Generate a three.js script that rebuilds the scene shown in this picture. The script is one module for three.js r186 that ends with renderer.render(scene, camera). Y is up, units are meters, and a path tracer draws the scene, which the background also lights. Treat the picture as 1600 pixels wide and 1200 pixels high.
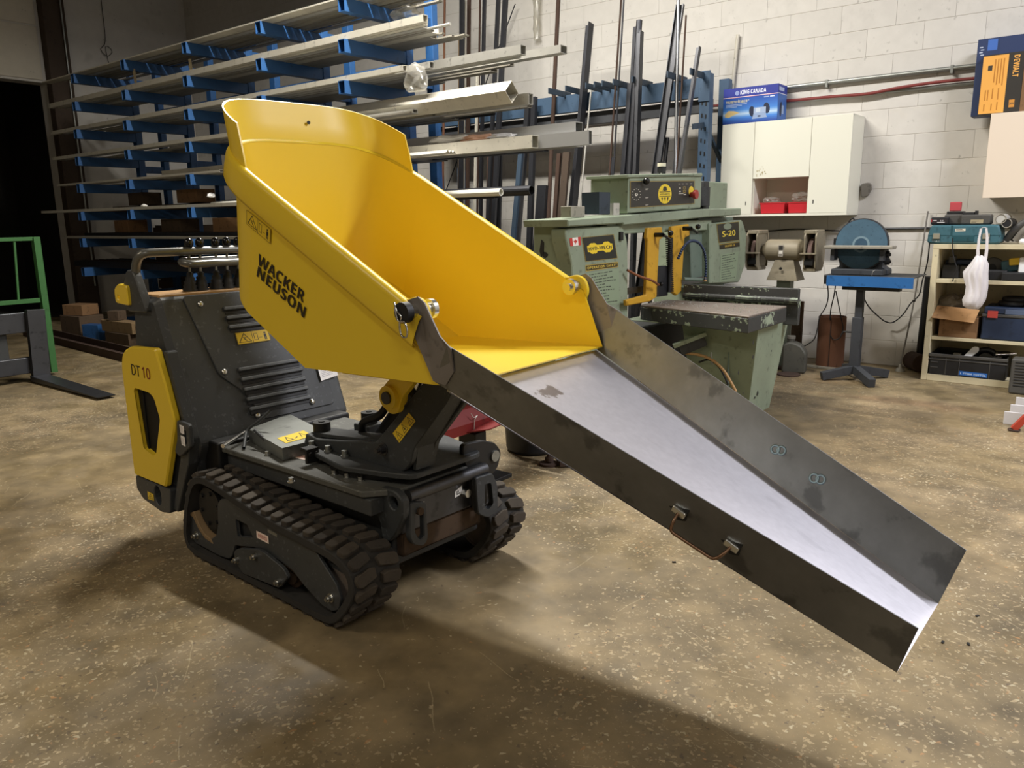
import * as THREE from 'three';
import { RoundedBoxGeometry } from 'three/addons/geometries/RoundedBoxGeometry.js';
import { mergeGeometries } from 'three/addons/utils/BufferGeometryUtils.js';
import { RectAreaLightUniformsLib } from 'three/addons/lights/RectAreaLightUniformsLib.js';
import { FontLoader } from 'three/addons/loaders/FontLoader.js';
import { TextGeometry } from 'three/addons/geometries/TextGeometry.js';

// ---------------------------------------------------------------- camera, exposure, lamps
const scene = new THREE.Scene();
scene.background = new THREE.Color(0x000000);
const renderer = new THREE.WebGLRenderer({ antialias: true });
renderer.toneMapping = THREE.LinearToneMapping;
renderer.toneMappingExposure = 1.12;
renderer.shadowMap.enabled = true;
RectAreaLightUniformsLib.init();
const FOCAL = 1215, CAM = new THREE.Vector3(0, 1.22, 6.884);
const camera = new THREE.PerspectiveCamera(2 * Math.atan(600 / FOCAL) * 180 / Math.PI, 4 / 3, 0.05, 60);
camera.position.copy(CAM);
camera.rotation.order = 'YXZ';
camera.rotation.set(-11.9 * Math.PI / 180, 38.28 * Math.PI / 180, -0.85 * Math.PI / 180);
camera.updateMatrixWorld(true);
scene.add(camera);

const LAMP_Y = 4.55;
// [centre x, centre z, length, intensity, colour]: rows of twin-tube fittings that run along x
const LAMPS = [
  [-3.9, 3.1, 2.4, 178, 0xfffaf0],
  [2.2, 2.7, 2.4, 165, 0xf6f7ff],
  [-3.4, 9.2, 2.4, 44, 0xfff0d8],  // fill lamp behind the camera, added to brighten the console side
  [2.2, 8.6, 2.4, 40, 0xfff8ee],  // second added fill lamp behind the camera
];

// ---------------------------------------------------------------- helpers
const D2R = Math.PI / 180;
const V = (x, y, z) => new THREE.Vector3(x, y, z);
function rng(seed) { let s = seed >>> 0; return () => { s = (s + 0x6D2B79F5) >>> 0; let t = s; t = Math.imul(t ^ (t >>> 15), t | 1); t ^= t + Math.imul(t ^ (t >>> 7), t | 61); return ((t ^ (t >>> 14)) >>> 0) / 4294967296; }; }
const R = rng(20240611);
const rr = (a, b) => a + (b - a) * R();
// a pixel of the 1600 x 1200 photograph gives a direction; the plane it meets gives the distance
function ray(px, py) { return V((px - 800) / FOCAL, -(py - 600) / FOCAL, -1).applyQuaternion(camera.quaternion); }
function onPlane(px, py, p0, n) { const d = ray(px, py); return CAM.clone().addScaledVector(d, p0.clone().sub(CAM).dot(n) / d.dot(n)); }
const atY = (px, py, y = 0) => onPlane(px, py, V(0, y, 0), V(0, 1, 0));
const atZ = (px, py, z) => onPlane(px, py, V(0, 0, z), V(0, 0, 1));
const atX = (px, py, x) => onPlane(px, py, V(x, 0, 0), V(1, 0, 0));

const taken = {};
function numbered(n) { if (taken[n] === undefined) { taken[n] = 0; return n; } taken[n]++; return n + '_' + String(taken[n]).padStart(3, '0'); }
function finish(m) { m.castShadow = true; m.receiveShadow = true; return m; }
function part(name, geo, mat, parent, pos, rot) {
  const m = finish(new THREE.Mesh(geo, mat)); m.name = name;
  if (pos) m.position.set(pos[0], pos[1], pos[2]);
  if (rot) m.rotation.set(rot[0], rot[1], rot[2]);
  parent.add(m); return m;
}
function tag(o, label, category, group) { o.userData.label = label; o.userData.category = category; if (group) o.userData.group = group; return o; }
function thing(name, label, category, pos, turn, group) {
  const g = new THREE.Group(); g.name = numbered(name); if (pos) g.position.set(pos[0], pos[1], pos[2]); if (turn) g.rotation.y = turn;
  tag(g, label, category, group); scene.add(g); return g;
}
function solo(name, label, category, geo, mat, pos, rot, group) {
  const m = finish(new THREE.Mesh(geo, mat)); m.name = numbered(name);
  if (pos) m.position.set(pos[0], pos[1], pos[2]); if (rot) m.rotation.set(rot[0], rot[1], rot[2]);
  tag(m, label, category, group); scene.add(m); return m;
}
function subgroup(name, parent, pos, rot) { const g = new THREE.Group(); g.name = name; if (pos) g.position.set(pos[0], pos[1], pos[2]); if (rot) g.rotation.set(rot[0], rot[1], rot[2]); parent.add(g); return g; }
function struct(name, geo, mat, pos) { const m = finish(new THREE.Mesh(geo, mat)); m.name = name; m.userData.kind = 'structure'; if (pos) m.position.set(...pos); scene.add(m); return m; }

// geometry makers
function boxUV(g, s = 1) {
  const p = g.attributes.position, n = g.attributes.normal, uv = new Float32Array(p.count * 2);
  for (let i = 0; i < p.count; i++) {
    const ax = Math.abs(n.getX(i)), ay = Math.abs(n.getY(i)), az = Math.abs(n.getZ(i));
    let u, v;
    if (ay >= ax && ay >= az) { u = p.getX(i); v = -p.getZ(i); } else if (ax >= az) { u = p.getZ(i); v = p.getY(i); } else { u = p.getX(i); v = p.getY(i); }
    uv[2 * i] = u * s; uv[2 * i + 1] = v * s;
  }
  g.setAttribute('uv', new THREE.BufferAttribute(uv, 2)); return g;
}
function bx(w, h, d, r = 0.004, seg = 1) { r = Math.min(r, w / 2.2, h / 2.2, d / 2.2); const g = r > 0 ? new RoundedBoxGeometry(w, h, d, seg, r) : new THREE.BoxGeometry(w, h, d); return boxUV(g); }
// a box given by its two corners
function bxc(x0, x1, y0, y1, z0, z1, r = 0.004) { const g = bx(Math.abs(x1 - x0), Math.abs(y1 - y0), Math.abs(z1 - z0), r); g.translate((x0 + x1) / 2, (y0 + y1) / 2, (z0 + z1) / 2); return g; }
function shapeOf(pts, holes = []) { const s = new THREE.Shape(pts.map((p) => new THREE.Vector2(p[0], p[1]))); for (const h of holes) s.holes.push(new THREE.Path(h.map((p) => new THREE.Vector2(p[0], p[1])))); return s; }
function ext(pts, depth, bevel = 0.002, holes = [], curve = 6) {
  const g = new THREE.ExtrudeGeometry(pts instanceof THREE.Shape ? pts : shapeOf(pts, holes), { depth: depth - 2 * bevel, bevelEnabled: bevel > 0, bevelThickness: bevel, bevelSize: bevel, bevelOffset: -bevel, bevelSegments: 1, curveSegments: curve });
  g.translate(0, 0, -depth / 2 + bevel); return boxUV(g);
}
const circ = (x, y, r, n = 16, a0 = 0, a1 = Math.PI * 2) => { const o = []; const full = Math.abs(a1 - a0 - Math.PI * 2) < 1e-6; for (let i = 0; i < (full ? n : n + 1); i++) { const a = a0 + (a1 - a0) * i / n; o.push([x + r * Math.cos(a), y + r * Math.sin(a)]); } return o; };
function roundPts(pts, r, seg = 4) {
  const out = [], n = pts.length;
  for (let i = 0; i < n; i++) {
    const a = pts[(i + n - 1) % n], b = pts[i], c = pts[(i + 1) % n];
    const rad = b[2] !== undefined ? b[2] : r;
    const u = [a[0] - b[0], a[1] - b[1]], w = [c[0] - b[0], c[1] - b[1]], lu = Math.hypot(...u), lw = Math.hypot(...w), d = Math.min(rad, lu * 0.45, lw * 0.45);
    if (d < 1e-5) { out.push([b[0], b[1]]); continue; }
    const p = [b[0] + u[0] / lu * d, b[1] + u[1] / lu * d], q = [b[0] + w[0] / lw * d, b[1] + w[1] / lw * d];
    for (let k = 0; k <= seg; k++) { const t = k / seg; out.push([(1 - t) * (1 - t) * p[0] + 2 * t * (1 - t) * b[0] + t * t * q[0], (1 - t) * (1 - t) * p[1] + 2 * t * (1 - t) * b[1] + t * t * q[1]]); }
  }
  return out;
}
const cyl = (r, h, n = 20, r2) => new THREE.CylinderGeometry(r2 === undefined ? r : r2, r, h, n);
function cylZ(r, h, n = 20, r2) { const g = cyl(r, h, n, r2); g.rotateX(Math.PI / 2); return g; }
function cylX(r, h, n = 20, r2) { const g = cyl(r, h, n, r2); g.rotateZ(-Math.PI / 2); return g; }
function lathe(pts, n = 24) { return new THREE.LatheGeometry(pts.map((p) => new THREE.Vector2(Math.max(p[0], 0.0001), p[1])), n); }
function tube(pts, r, seg, rs = 8, closed = false) { const c = new THREE.CatmullRomCurve3(pts.map((p) => p.isVector3 ? p : V(...p)), closed, 'centripetal'); return new THREE.TubeGeometry(c, seg || pts.length * 6, r, rs, closed); }
// straight run with rounded bends
function pipe(pts, r, bend = 0.05, rs = 10) {
  const path = new THREE.CurvePath(), P = pts.map((p) => p.isVector3 ? p : V(...p)); let cur = P[0];
  for (let i = 1; i < P.length; i++) {
    if (i < P.length - 1) {
      const u = P[i - 1].clone().sub(P[i]), w = P[i + 1].clone().sub(P[i]), d = Math.min(bend, u.length() * 0.45, w.length() * 0.45);
      const a = P[i].clone().addScaledVector(u.normalize(), d), b = P[i].clone().addScaledVector(w.normalize(), d);
      path.add(new THREE.LineCurve3(cur, a)); path.add(new THREE.QuadraticBezierCurve3(a, P[i], b)); cur = b;
    } else path.add(new THREE.LineCurve3(cur, P[i]));
  }
  const all = []; for (const c of path.curves) { const k = c.isLineCurve3 ? 1 : 5; for (let j = 0; j < k; j++) all.push(c.getPoint(j / k)); } all.push(P[P.length - 1]);
  const poly = new THREE.CurvePath(); for (let i = 0; i + 1 < all.length; i++) if (all[i].distanceTo(all[i + 1]) > 1e-5) poly.add(new THREE.LineCurve3(all[i], all[i + 1]));
  poly.getPoint = function (t) { const f = t * (all.length - 1), i = Math.min(Math.floor(f), all.length - 2); return all[i].clone().lerp(all[i + 1], f - i); };
  poly.getPointAt = poly.getPoint; poly.getTangent = function (t) { const f = t * (all.length - 1), i = Math.min(Math.max(Math.round(f), 1), all.length - 2); return (all.length > 2 ? all[i + 1].clone().sub(all[i - 1]) : all[1].clone().sub(all[0])).normalize(); }; poly.getTangentAt = poly.getTangent;
  return new THREE.TubeGeometry(poly, all.length - 1, r, rs, false);
}
// square / round bar between two points
function barBetween(p, q, w, h = w, r = 0.002) {
  p = p.isVector3 ? p : V(...p); q = q.isVector3 ? q : V(...q); const d = q.clone().sub(p), L = d.length(), g = bx(w, h, L, r);
  const m = new THREE.Matrix4().lookAt(p, q, Math.abs(d.y) / L > 0.9 ? V(0, 0, 1) : V(0, 1, 0)); g.applyMatrix4(m); const c = p.clone().add(q).multiplyScalar(0.5); g.translate(c.x, c.y, c.z); return g;
}
function rodBetween(p, q, r, n = 12, r2) { p = p.isVector3 ? p : V(...p); q = q.isVector3 ? q : V(...q); const d = q.clone().sub(p), g = cyl(r, d.length(), n, r2); g.applyQuaternion(new THREE.Quaternion().setFromUnitVectors(V(0, 1, 0), d.clone().normalize())); const c = p.clone().add(q).multiplyScalar(0.5); g.translate(c.x, c.y, c.z); return g; }
// any 2D profile swept straight from p to q, `up` fixes the profile's second axis
function sweep(profile, p, q, up = V(0, 1, 0), holes = []) {
  p = p.isVector3 ? p : V(...p); q = q.isVector3 ? q : V(...q); const d = q.clone().sub(p), L = d.length(), z = d.clone().normalize(), x = up.clone().cross(z).normalize(), y = z.clone().cross(x);
  const g = new THREE.ExtrudeGeometry(shapeOf(profile, holes), { depth: L, bevelEnabled: false, curveSegments: 4 }); boxUV(g);
  g.applyMatrix4(new THREE.Matrix4().makeBasis(x, y, z)); g.translate(p.x, p.y, p.z); return g;
}
const rect = (w, h, cx = 0, cy = 0) => [[cx - w / 2, cy - h / 2], [cx + w / 2, cy - h / 2], [cx + w / 2, cy + h / 2], [cx - w / 2, cy + h / 2]];
function clean(g) { const o = new THREE.BufferGeometry(); const s = g.index ? g.toNonIndexed() : g; for (const k of ['position', 'normal', 'uv']) { if (s.attributes[k]) o.setAttribute(k, s.attributes[k]); } if (!o.attributes.uv) o.setAttribute('uv', new THREE.BufferAttribute(new Float32Array(o.attributes.position.count * 2), 2)); return o; }
const merge = (...gs) => mergeGeometries(gs.flat().map(clean));
function moved(g, x, y, z) { const c = g.clone(); c.translate(x, y, z); return c; }
// surface from a grid of points (rows of Vector3-like arrays)
function gridSurface(rows, closeU = false) {
  const pos = [], uv = [], idx = [], n = rows[0].length;
  rows.forEach((r, j) => r.forEach((p, i) => { pos.push(p[0], p[1], p[2]); uv.push(i / (n - 1), j / (rows.length - 1)); }));
  for (let j = 0; j + 1 < rows.length; j++) for (let i = 0; i + 1 < n + (closeU ? 1 : 0); i++) { const a = j * n + i, b = j * n + (i + 1) % n, c = a + n, d = b + n; idx.push(a, b, c, b, d, c); }
  const g = new THREE.BufferGeometry(); g.setAttribute('position', new THREE.Float32BufferAttribute(pos, 3)); g.setAttribute('uv', new THREE.Float32BufferAttribute(uv, 2)); g.setIndex(idx); g.computeVertexNormals(); return g;
}
// sheet of given thickness over a polygon lying in a plane: corners in 3D, in order
function plate(corners, t) {
  const P = corners.map((p) => p.isVector3 ? p : V(...p)), n = new THREE.Vector3();
  for (let i = 0; i < P.length; i++) { const a = P[i], b = P[(i + 1) % P.length]; n.x += (a.y - b.y) * (a.z + b.z); n.y += (a.z - b.z) * (a.x + b.x); n.z += (a.x - b.x) * (a.y + b.y); }
  n.normalize(); const x = P[1].clone().sub(P[0]).normalize(), y = n.clone().cross(x);
  const g = new THREE.ExtrudeGeometry(shapeOf(P.map((p) => { const d = p.clone().sub(P[0]); return [d.dot(x), d.dot(y)]; })), { depth: t, bevelEnabled: false }); boxUV(g);
  g.applyMatrix4(new THREE.Matrix4().makeBasis(x, y, n)); g.translate(P[0].x, P[0].y, P[0].z); return g;
}

// ---------------------------------------------------------------- textures
function noiseGrid(seed, n) { const r = rng(seed), a = new Float32Array(n * n); for (let i = 0; i < n * n; i++) a[i] = r(); return (x, y) => { x = ((x % n) + n) % n; y = ((y % n) + n) % n; const i = Math.floor(x), j = Math.floor(y), f = x - i, g = y - j, u = f * f * (3 - 2 * f), v = g * g * (3 - 2 * g), i1 = (i + 1) % n, j1 = (j + 1) % n; return (a[j * n + i] * (1 - u) + a[j * n + i1] * u) * (1 - v) + (a[j1 * n + i] * (1 - u) + a[j1 * n + i1] * u) * v; }; }
function fbm(seed, base, oct) { const L = []; for (let o = 0; o < oct; o++) L.push(noiseGrid(seed + o * 17, base << o)); return (u, v) => { let s = 0, a = 0.5, t = 0; for (let o = 0; o < oct; o++) { s += a * L[o](u * (base << o), v * (base << o)); t += a; a *= 0.55; } return s / t; }; }
function dataTex(n, fn, srgb, rep = 1) {
  const d = new Uint8Array(n * n * 4); for (let j = 0; j < n; j++) for (let i = 0; i < n; i++) { const c = fn(i / n, j / n), k = (j * n + i) * 4; d[k] = c[0]; d[k + 1] = c[1]; d[k + 2] = c[2]; d[k + 3] = 255; }
  const t = new THREE.DataTexture(d, n, n); t.magFilter = THREE.LinearFilter; t.minFilter = THREE.LinearMipmapLinearFilter; t.generateMipmaps = true; t.wrapS = t.wrapT = THREE.RepeatWrapping; if (srgb) t.colorSpace = THREE.SRGBColorSpace; t.repeat.set(rep, rep); t.needsUpdate = true; return t;
}
function canvasTex(w, h, draw) { const c = document.createElement('canvas'); c.width = w; c.height = h; draw(c.getContext('2d'), w, h); const t = new THREE.CanvasTexture(c); t.colorSpace = THREE.SRGBColorSpace; return t; }
const grey = (v) => { v = Math.max(0, Math.min(255, v)); return [v, v, v]; };
const mix = (a, b, t) => a + (b - a) * t;
const sstep = (a, b, x) => { const t = Math.max(0, Math.min(1, (x - a) / (b - a))); return t * t * (3 - 2 * t); };

// generic wear textures: 1 uv unit = 1 m
const fA = fbm(11, 4, 7), fB = fbm(71, 8, 6), fC = fbm(131, 32, 4), fD = fbm(191, 3, 5);
const dustTex = dataTex(512, (u, v) => { const n = fA(u, v), s = fC(u, v); const k = 200 + 55 * n - (s > 0.66 ? 40 * (s - 0.66) * 6 : 0); return grey(k); }, true);
const roughTex = dataTex(512, (u, v) => { const n = fB(u, v); return [0, 150 + 105 * sstep(0.3, 0.7, n), 0]; }, false);
const splatTex = dataTex(1024, (u, v) => { const n = fA(u, v), s = fC(u, v), q = fC((u * 2.3 + 0.4) % 1, (v * 2.3) % 1); let k = 175 + 45 * n; if (q > 0.70) k += Math.min(60, (q - 0.70) * 2600); if (s > 0.70) k -= (s - 0.70) * 200; return grey(k); }, true);
function chipTex(level) { return dataTex(512, (u, v) => { const n = fA(u, v) * 0.75 + fC(u, v) * 0.25, t = sstep(level + 0.012, level - 0.012, n), q = 0.9 + 0.2 * fB(u, v); return [mix(143, 58, t) * q, mix(155, 59, t) * q, mix(134, 58, t) * q]; }, true, 2.2); }
const fineBump = dataTex(512, (u, v) => grey(255 * fC(u, v)), false);

// ---------------------------------------------------------------- materials
function mat(color, rough = 0.6, metal = 0, o = {}) { const c = Array.isArray(color) ? new THREE.Color().setRGB(...color) : new THREE.Color(color); return new THREE.MeshStandardMaterial({ color: c, roughness: rough, metalness: metal, side: THREE.DoubleSide, ...o }); }
function worn(color, rough, metal, o = {}) { return mat(color, rough, metal, { map: dustTex, ...o }); }
const MT = {
  yellow: mat([0.80, 0.565, 0.03], 0.36, 0, {}), yellowPale: mat(0xf4c21d, 0.4),
  body: mat(0x4c4f51, 0.5, 0, { map: splatTex }), bodyDark: mat(0x343638, 0.6, 0, { map: splatTex }), black: mat(0x101011, 0.55), blackGloss: mat(0x0b0b0c, 0.15),
  rubber: worn(0x34322f, 0.9), rubberPad: worn(0x4c443a, 0.92), rubberPadDark: worn(0x403a33, 0.92), cast: mat(0x43474a, 0.58, 0.05, { map: splatTex }), deck: mat(0x6c6d68, 0.55, 0.1, { map: splatTex }), mud: worn(0x4a3826, 0.95),
  zinc: mat(0xc9c9c4, 0.28, 1), chrome: mat(0xd8d8d8, 0.12, 1), galv: worn(0xa9aca8, 0.42, 0.8), steel: worn(0x8b8c8d, 0.38, 1), darkSteel: worn(0x5b5c60, 0.42, 0.85), millSteel: worn(0x47484d, 0.45, 0.7), rust: worn(0x6b4630, 0.9), rustDark: worn(0x47342a, 0.9),
  alu: worn(0xd8d6ce, 0.4, 0.45), aluMatt: worn(0xdad5c6, 0.5, 0.15), aluDull: worn(0xaaa598, 0.55, 0.25),
  rackBlue: worn(0x2c5d96, 0.5), beamBlue: worn(0x4a6480, 0.55), beamNavy: worn(0x384a5c, 0.6), benchBlue: worn(0x2f70b4, 0.45),
  green: worn(0x98a58e, 0.5), greenDark: worn(0x76867a, 0.55), chipGreen: mat(0xffffff, 0.55, 0, { map: chipTex(0.40) }), chipDark: mat(0xffffff, 0.55, 0, { map: chipTex(0.60) }), greenPost: worn(0x356b33, 0.65), sawYellow: worn(0xd9a62a, 0.6), wornTable: worn(0x8a7f76, 0.55, 0.2), chipped: worn(0x3a3c3c, 0.65),
  cabinet: mat(0xe2e1d3, 0.45), cream: worn(0xe2d6b2, 0.6), redBin: mat(0xb8222c, 0.4), red: worn(0xa52420, 0.5), redDark: worn(0x801a18, 0.55),
  white: mat(0xeeeeee, 0.5), paper: mat(0xe8e6e0, 0.8), plasticBag: new THREE.MeshPhysicalMaterial({ color: 0xf2eef0, roughness: 0.55, transmission: 0.25, thickness: 0, side: THREE.DoubleSide }),
  film: new THREE.MeshPhysicalMaterial({ color: 0xe8e6df, roughness: 0.2, transmission: 0.85, thickness: 0, side: THREE.DoubleSide }),
  teal: worn(0x44707c, 0.45), tealDark: worn(0x235660, 0.5), navy: worn(0x24344f, 0.55), cardboard: worn(0xb58a5c, 0.85), cardboardDark: worn(0x8d6a47, 0.85), wood: worn(0x8f7654, 0.8), woodDark: worn(0x5c4a38, 0.85),
  grinder: worn(0x9a907a, 0.55, 0.1), grinderDark: worn(0x4f4a42, 0.6), disc: worn(0x4b6b80, 0.8), discDark: worn(0x33536a, 0.8), sanderBody: worn(0x3c3f44, 0.6), blackPlastic: worn(0x232427, 0.5), greyPlastic: worn(0x55534f, 0.55), jug: worn(0x55544c, 0.6), hoseTan: mat(0xb08a5a, 0.5), hoseRed: mat(0x7a2f2c, 0.6), hoseCopper: mat(0x8a5538, 0.4, 0.4), cable: mat(0x161616, 0.6), cableGrey: mat(0x77746f, 0.5), concretePipe: worn(0x5f5448, 0.9), orange: mat(0xe7a03a, 0.6), brownPaint: worn(0x4a3c30, 0.8), stone: worn(0x8a857c, 0.9),
};
// ---------------------------------------------------------------- lamps (fittings hung from the ceiling, above the frame; front pair added as fill)
const CEIL = 5.2;
LAMPS.forEach(([x, z, len, power, color], i) => {
  const g = thing('ceiling_lamp', 'twin tube ceiling strip lamp hung on two rods above the shop floor', 'lamp', [x, LAMP_Y, z], 0, 'ceiling strip lamps');
  part('housing', ext([[-0.13, 0], [-0.1, 0.05], [-0.05, 0.09], [0.05, 0.09], [0.1, 0.05], [0.13, 0]], len + 0.06, 0.002), MT.white, g, [0, 0, 0], [0, Math.PI / 2, 0]);
  for (const s of [-1, 1]) {
    part('tube', cylX(0.016, len, 12), new THREE.MeshStandardMaterial({ color: 0xffffff, emissive: new THREE.Color(color), emissiveIntensity: 3 }), g, [0, -0.012, s * 0.055]);
    part('hanger', cyl(0.005, CEIL - LAMP_Y - 0.08, 6), MT.steel, g, [s * len * 0.4, 0.085 + (CEIL - LAMP_Y - 0.09) / 2, 0]);
  }
  const l = new THREE.RectAreaLight(color, power, len, 0.24); l.position.set(x, LAMP_Y - 0.04, z); l.lookAt(x, 0, z); l.castShadow = true; scene.add(l);
});

// ---------------------------------------------------------------- the room
const XL = -11.6, XR = 5.2, ZF = 12.2;
const floorTex = (() => {
  const N = 2048, d = new Uint8Array(N * N * 4), a = fbm(301, 6, 8), b = fbm(401, 24, 5), r = rng(77);
  for (let j = 0; j < N; j++) for (let i = 0; i < N; i++) { const u = i / N, v = j / N, n = a(u, v), m = b(u, v), k = (j * N + i) * 4, t = 0.84 + 0.34 * (n - 0.5) + 0.42 * (m - 0.5); d[k] = 143 * t; d[k + 1] = 126 * t; d[k + 2] = 95 * t; d[k + 3] = 255; }
  const spot = (cx, cy, rx, ry, an, c, al) => { const ca = Math.cos(an), sa = Math.sin(an), R0 = Math.ceil(Math.max(rx, ry) * 1.3); const ph = r() * 6; for (let y = -R0; y <= R0; y++) for (let x = -R0; x <= R0; x++) { const p = (x * ca + y * sa) / rx, q = (-x * sa + y * ca) / ry, an2 = Math.atan2(q, p); if (Math.hypot(p, q) > 1 + 0.22 * Math.sin(3 * an2 + ph)) continue; const k = (((cy + y + N) % N) * N + (cx + x + N) % N) * 4; for (let q2 = 0; q2 < 3; q2++) d[k + q2] = d[k + q2] * (1 - al) + c[q2] * al; } };
  const dens = fbm(501, 3, 4);
  for (let i = 0; i < 52000; i++) { const x = Math.floor(r() * N), y = Math.floor(r() * N), q = dens(x / N, y / N); if (r() > sstep(0.42, 0.62, q) + 0.12) continue; const s = 0.9 + Math.pow(r(), 4) * 4.2, tone = r(); const c = tone < 0.6 ? [178, 160, 128] : tone < 0.8 ? [190, 180, 154] : tone < 0.92 ? [92, 80, 66] : [170, 128, 88]; spot(x, y, s * (0.8 + r() * 0.9), s * 0.7, r() * 3.2, c, 0.34 + r() * 0.45); }
  for (let i = 0; i < 60; i++) { let x = r() * N, y = r() * N, an = r() * 6.3; const L = 30 + r() * 160; for (let k = 0; k < L; k++) { x += Math.cos(an); y += Math.sin(an); an += (r() - 0.5) * 0.08; spot(Math.floor(x + N) % N, Math.floor(y + N) % N, 1.2, 1.0, 0, [196, 182, 150], 0.25); } }
  const t = new THREE.DataTexture(d, N, N); t.magFilter = THREE.LinearFilter; t.minFilter = THREE.LinearMipmapLinearFilter; t.generateMipmaps = true; t.wrapS = t.wrapT = THREE.RepeatWrapping; t.colorSpace = THREE.SRGBColorSpace; t.repeat.set(1 / 2.6, 1 / 2.6); t.needsUpdate = true; return t;
})();
const floorRough = dataTex(512, (u, v) => [0, 120 + 110 * sstep(0.35, 0.65, fB(u, v)), 0], false, 1 / 1.7);
{
  const W = XR - XL, g = new THREE.BoxGeometry(W, 0.2, ZF + 0.2, Math.round(W / 0.09), 1, Math.round(ZF / 0.09)); g.translate((XL + XR) / 2, -0.1, ZF / 2);
  boxUV(g);
  const p = g.attributes.position, col = new Float32Array(p.count * 3), f1 = fbm(901, 5, 6), f2 = fbm(911, 9, 6), f3 = fbm(921, 14, 5);
  for (let i = 0; i < p.count; i++) {
    const x = p.getX(i), z = p.getZ(i), u = (x + 12) / 18, v = z / 18, worn1 = sstep(0.44, 0.60, f1(u, v)), oil = sstep(0.57, 0.72, f2(u, v)), pale = sstep(0.56, 0.70, f3(u, v));
    let k = 0.92 + 0.12 * worn1; k *= 1 - 0.22 * oil; k *= 1 + 0.15 * pale;
    let c = [k, k * (0.995 - 0.03 * oil), k * (0.97 - 0.06 * oil + 0.05 * pale)];
    const sp = (cx, cz, rx, rz, cc, s) => { const dd = Math.hypot((x - cx) / rx, (z - cz) / rz) + (f3(u * 5 % 1, v * 5 % 1) - 0.5) * 1.2; const t = s * (1 - sstep(0.4, 1, dd)); for (let q = 0; q < 3; q++) c[q] = mix(c[q], cc[q], t); };
    sp(0.06, 3.72, 0.26, 0.13, [1.25, 0.95, 0.5], 0.6);      // worn yellow floor paint
    sp(-1.05, 1.35, 0.6, 0.12, [0.85, 0.62, 0.55], 0.5);     // rusty red stain near the shelves
    sp(-1.75, 0.9, 0.5, 0.3, [0.72, 0.62, 0.55], 0.5);
    col.set(c, i * 3);
  }
  g.setAttribute('color', new THREE.BufferAttribute(col, 3));
  struct('floor', g, new THREE.MeshStandardMaterial({ map: floorTex, vertexColors: true, roughness: 0.8, roughnessMap: floorRough, bumpMap: floorTex, bumpScale: 0.0015 }));
}
const wallTex = dataTex(1024, (u, v) => { const n = fA(u, v), m = fB(u, v), s = fC(u, v), q = fbmSpot(u, v); let k = 240 + 18 * (n - 0.5) + 10 * (s - 0.5); k -= 16 * sstep(0.62, 0.8, m); const w = sstep(0.60, 0.75, n) * 6; const dk = q > 0.80 ? (q - 0.80) * 500 : 0; return [k - dk, k - dk - 2 - w * 0.4, k - dk - 6 - w]; }, true, 0.5);
function fbmSpot(u, v) { return fC((u * 1.7) % 1, (v * 1.7) % 1) * 0.6 + fB((u * 3 + 0.3) % 1, (v * 3) % 1) * 0.4 + 0.12; }
const wallTones = [[0.715, 0.70, 0.675], [0.705, 0.69, 0.665], [0.725, 0.71, 0.685], [0.70, 0.685, 0.662]].map((c) => mat(c, 0.62, 0, { map: wallTex }));
const wallGrey = mat([0.66, 0.645, 0.62], 0.8, 0, { map: wallTex });
const wallBack = struct('wall_back', boxUV(new THREE.BoxGeometry(XR - XL + 0.4, CEIL, 0.2).translate((XL + XR) / 2, CEIL / 2, -0.1035)), wallGrey);
{
  // concrete blocks, painted over: each one stands 7 mm proud of its joints
  const BW = 0.4064, BH = 0.2032, J = 0.002, all = [];
  const blockGeo = (w) => { const g = new THREE.BufferGeometry(), a = w / 2, b = (BH - J) / 2, c = 0.0025, d = 0.0035, e = 0.0008; const P = [[-a, -b, 0], [a, -b, 0], [a, b, 0], [-a, b, 0], [-a + e, -b + c, d], [a - e, -b + c, d], [a - e, b - c, d], [-a + e, b - c, d]], Fq = [[4, 5, 6, 7], [0, 1, 5, 4], [1, 2, 6, 5], [2, 3, 7, 6], [3, 0, 4, 7]], pos = []; for (const q of Fq) for (const k of [q[0], q[1], q[2], q[0], q[2], q[3]]) pos.push(...P[k]); g.setAttribute('position', new THREE.Float32BufferAttribute(pos, 3)); g.computeVertexNormals(); return boxUV(g); };
  const variants = [0, 1, 2, 3, 4, 5].map((i) => { const g = blockGeo(BW - 0.0004), uv = g.attributes.uv; for (let k = 0; k < uv.count; k++) uv.setXY(k, uv.getX(k) + i * 0.37, uv.getY(k) + i * 0.71); return g; });
  for (let row = 0; row < Math.floor(CEIL / BH); row++) for (let c = -1; c < 42; c++) { const x = XL + 0.02 + (c + (row % 2 ? 0.5 : 0)) * BW + BW / 2, y = (row + 0.5) * BH; if (x < XL + 0.1 || x > XR) continue; all.push([x, y, (x > -5.9 && x < 0.75 && y < 1.75 + 0.055 * 0 + 1.3) ? Math.hypot(x, 6.9) : 100 + Math.hypot(x, y)]); }
  all.sort((a, b) => a[2] - b[2]);
  all.slice(0, 300).forEach(([x, y]) => part('concrete_block', variants[Math.floor(R() * 6)], wallTones[Math.floor(R() * 4)], wallBack, [x, y, -0.0035]));
  const rest = part('concrete_blocks', merge(all.slice(300).map(([x, y]) => moved(variants[Math.floor(R() * 6)], x, y, -0.0035))), wallTones[1], wallBack); rest.userData.kind = 'stuff';
}
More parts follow.
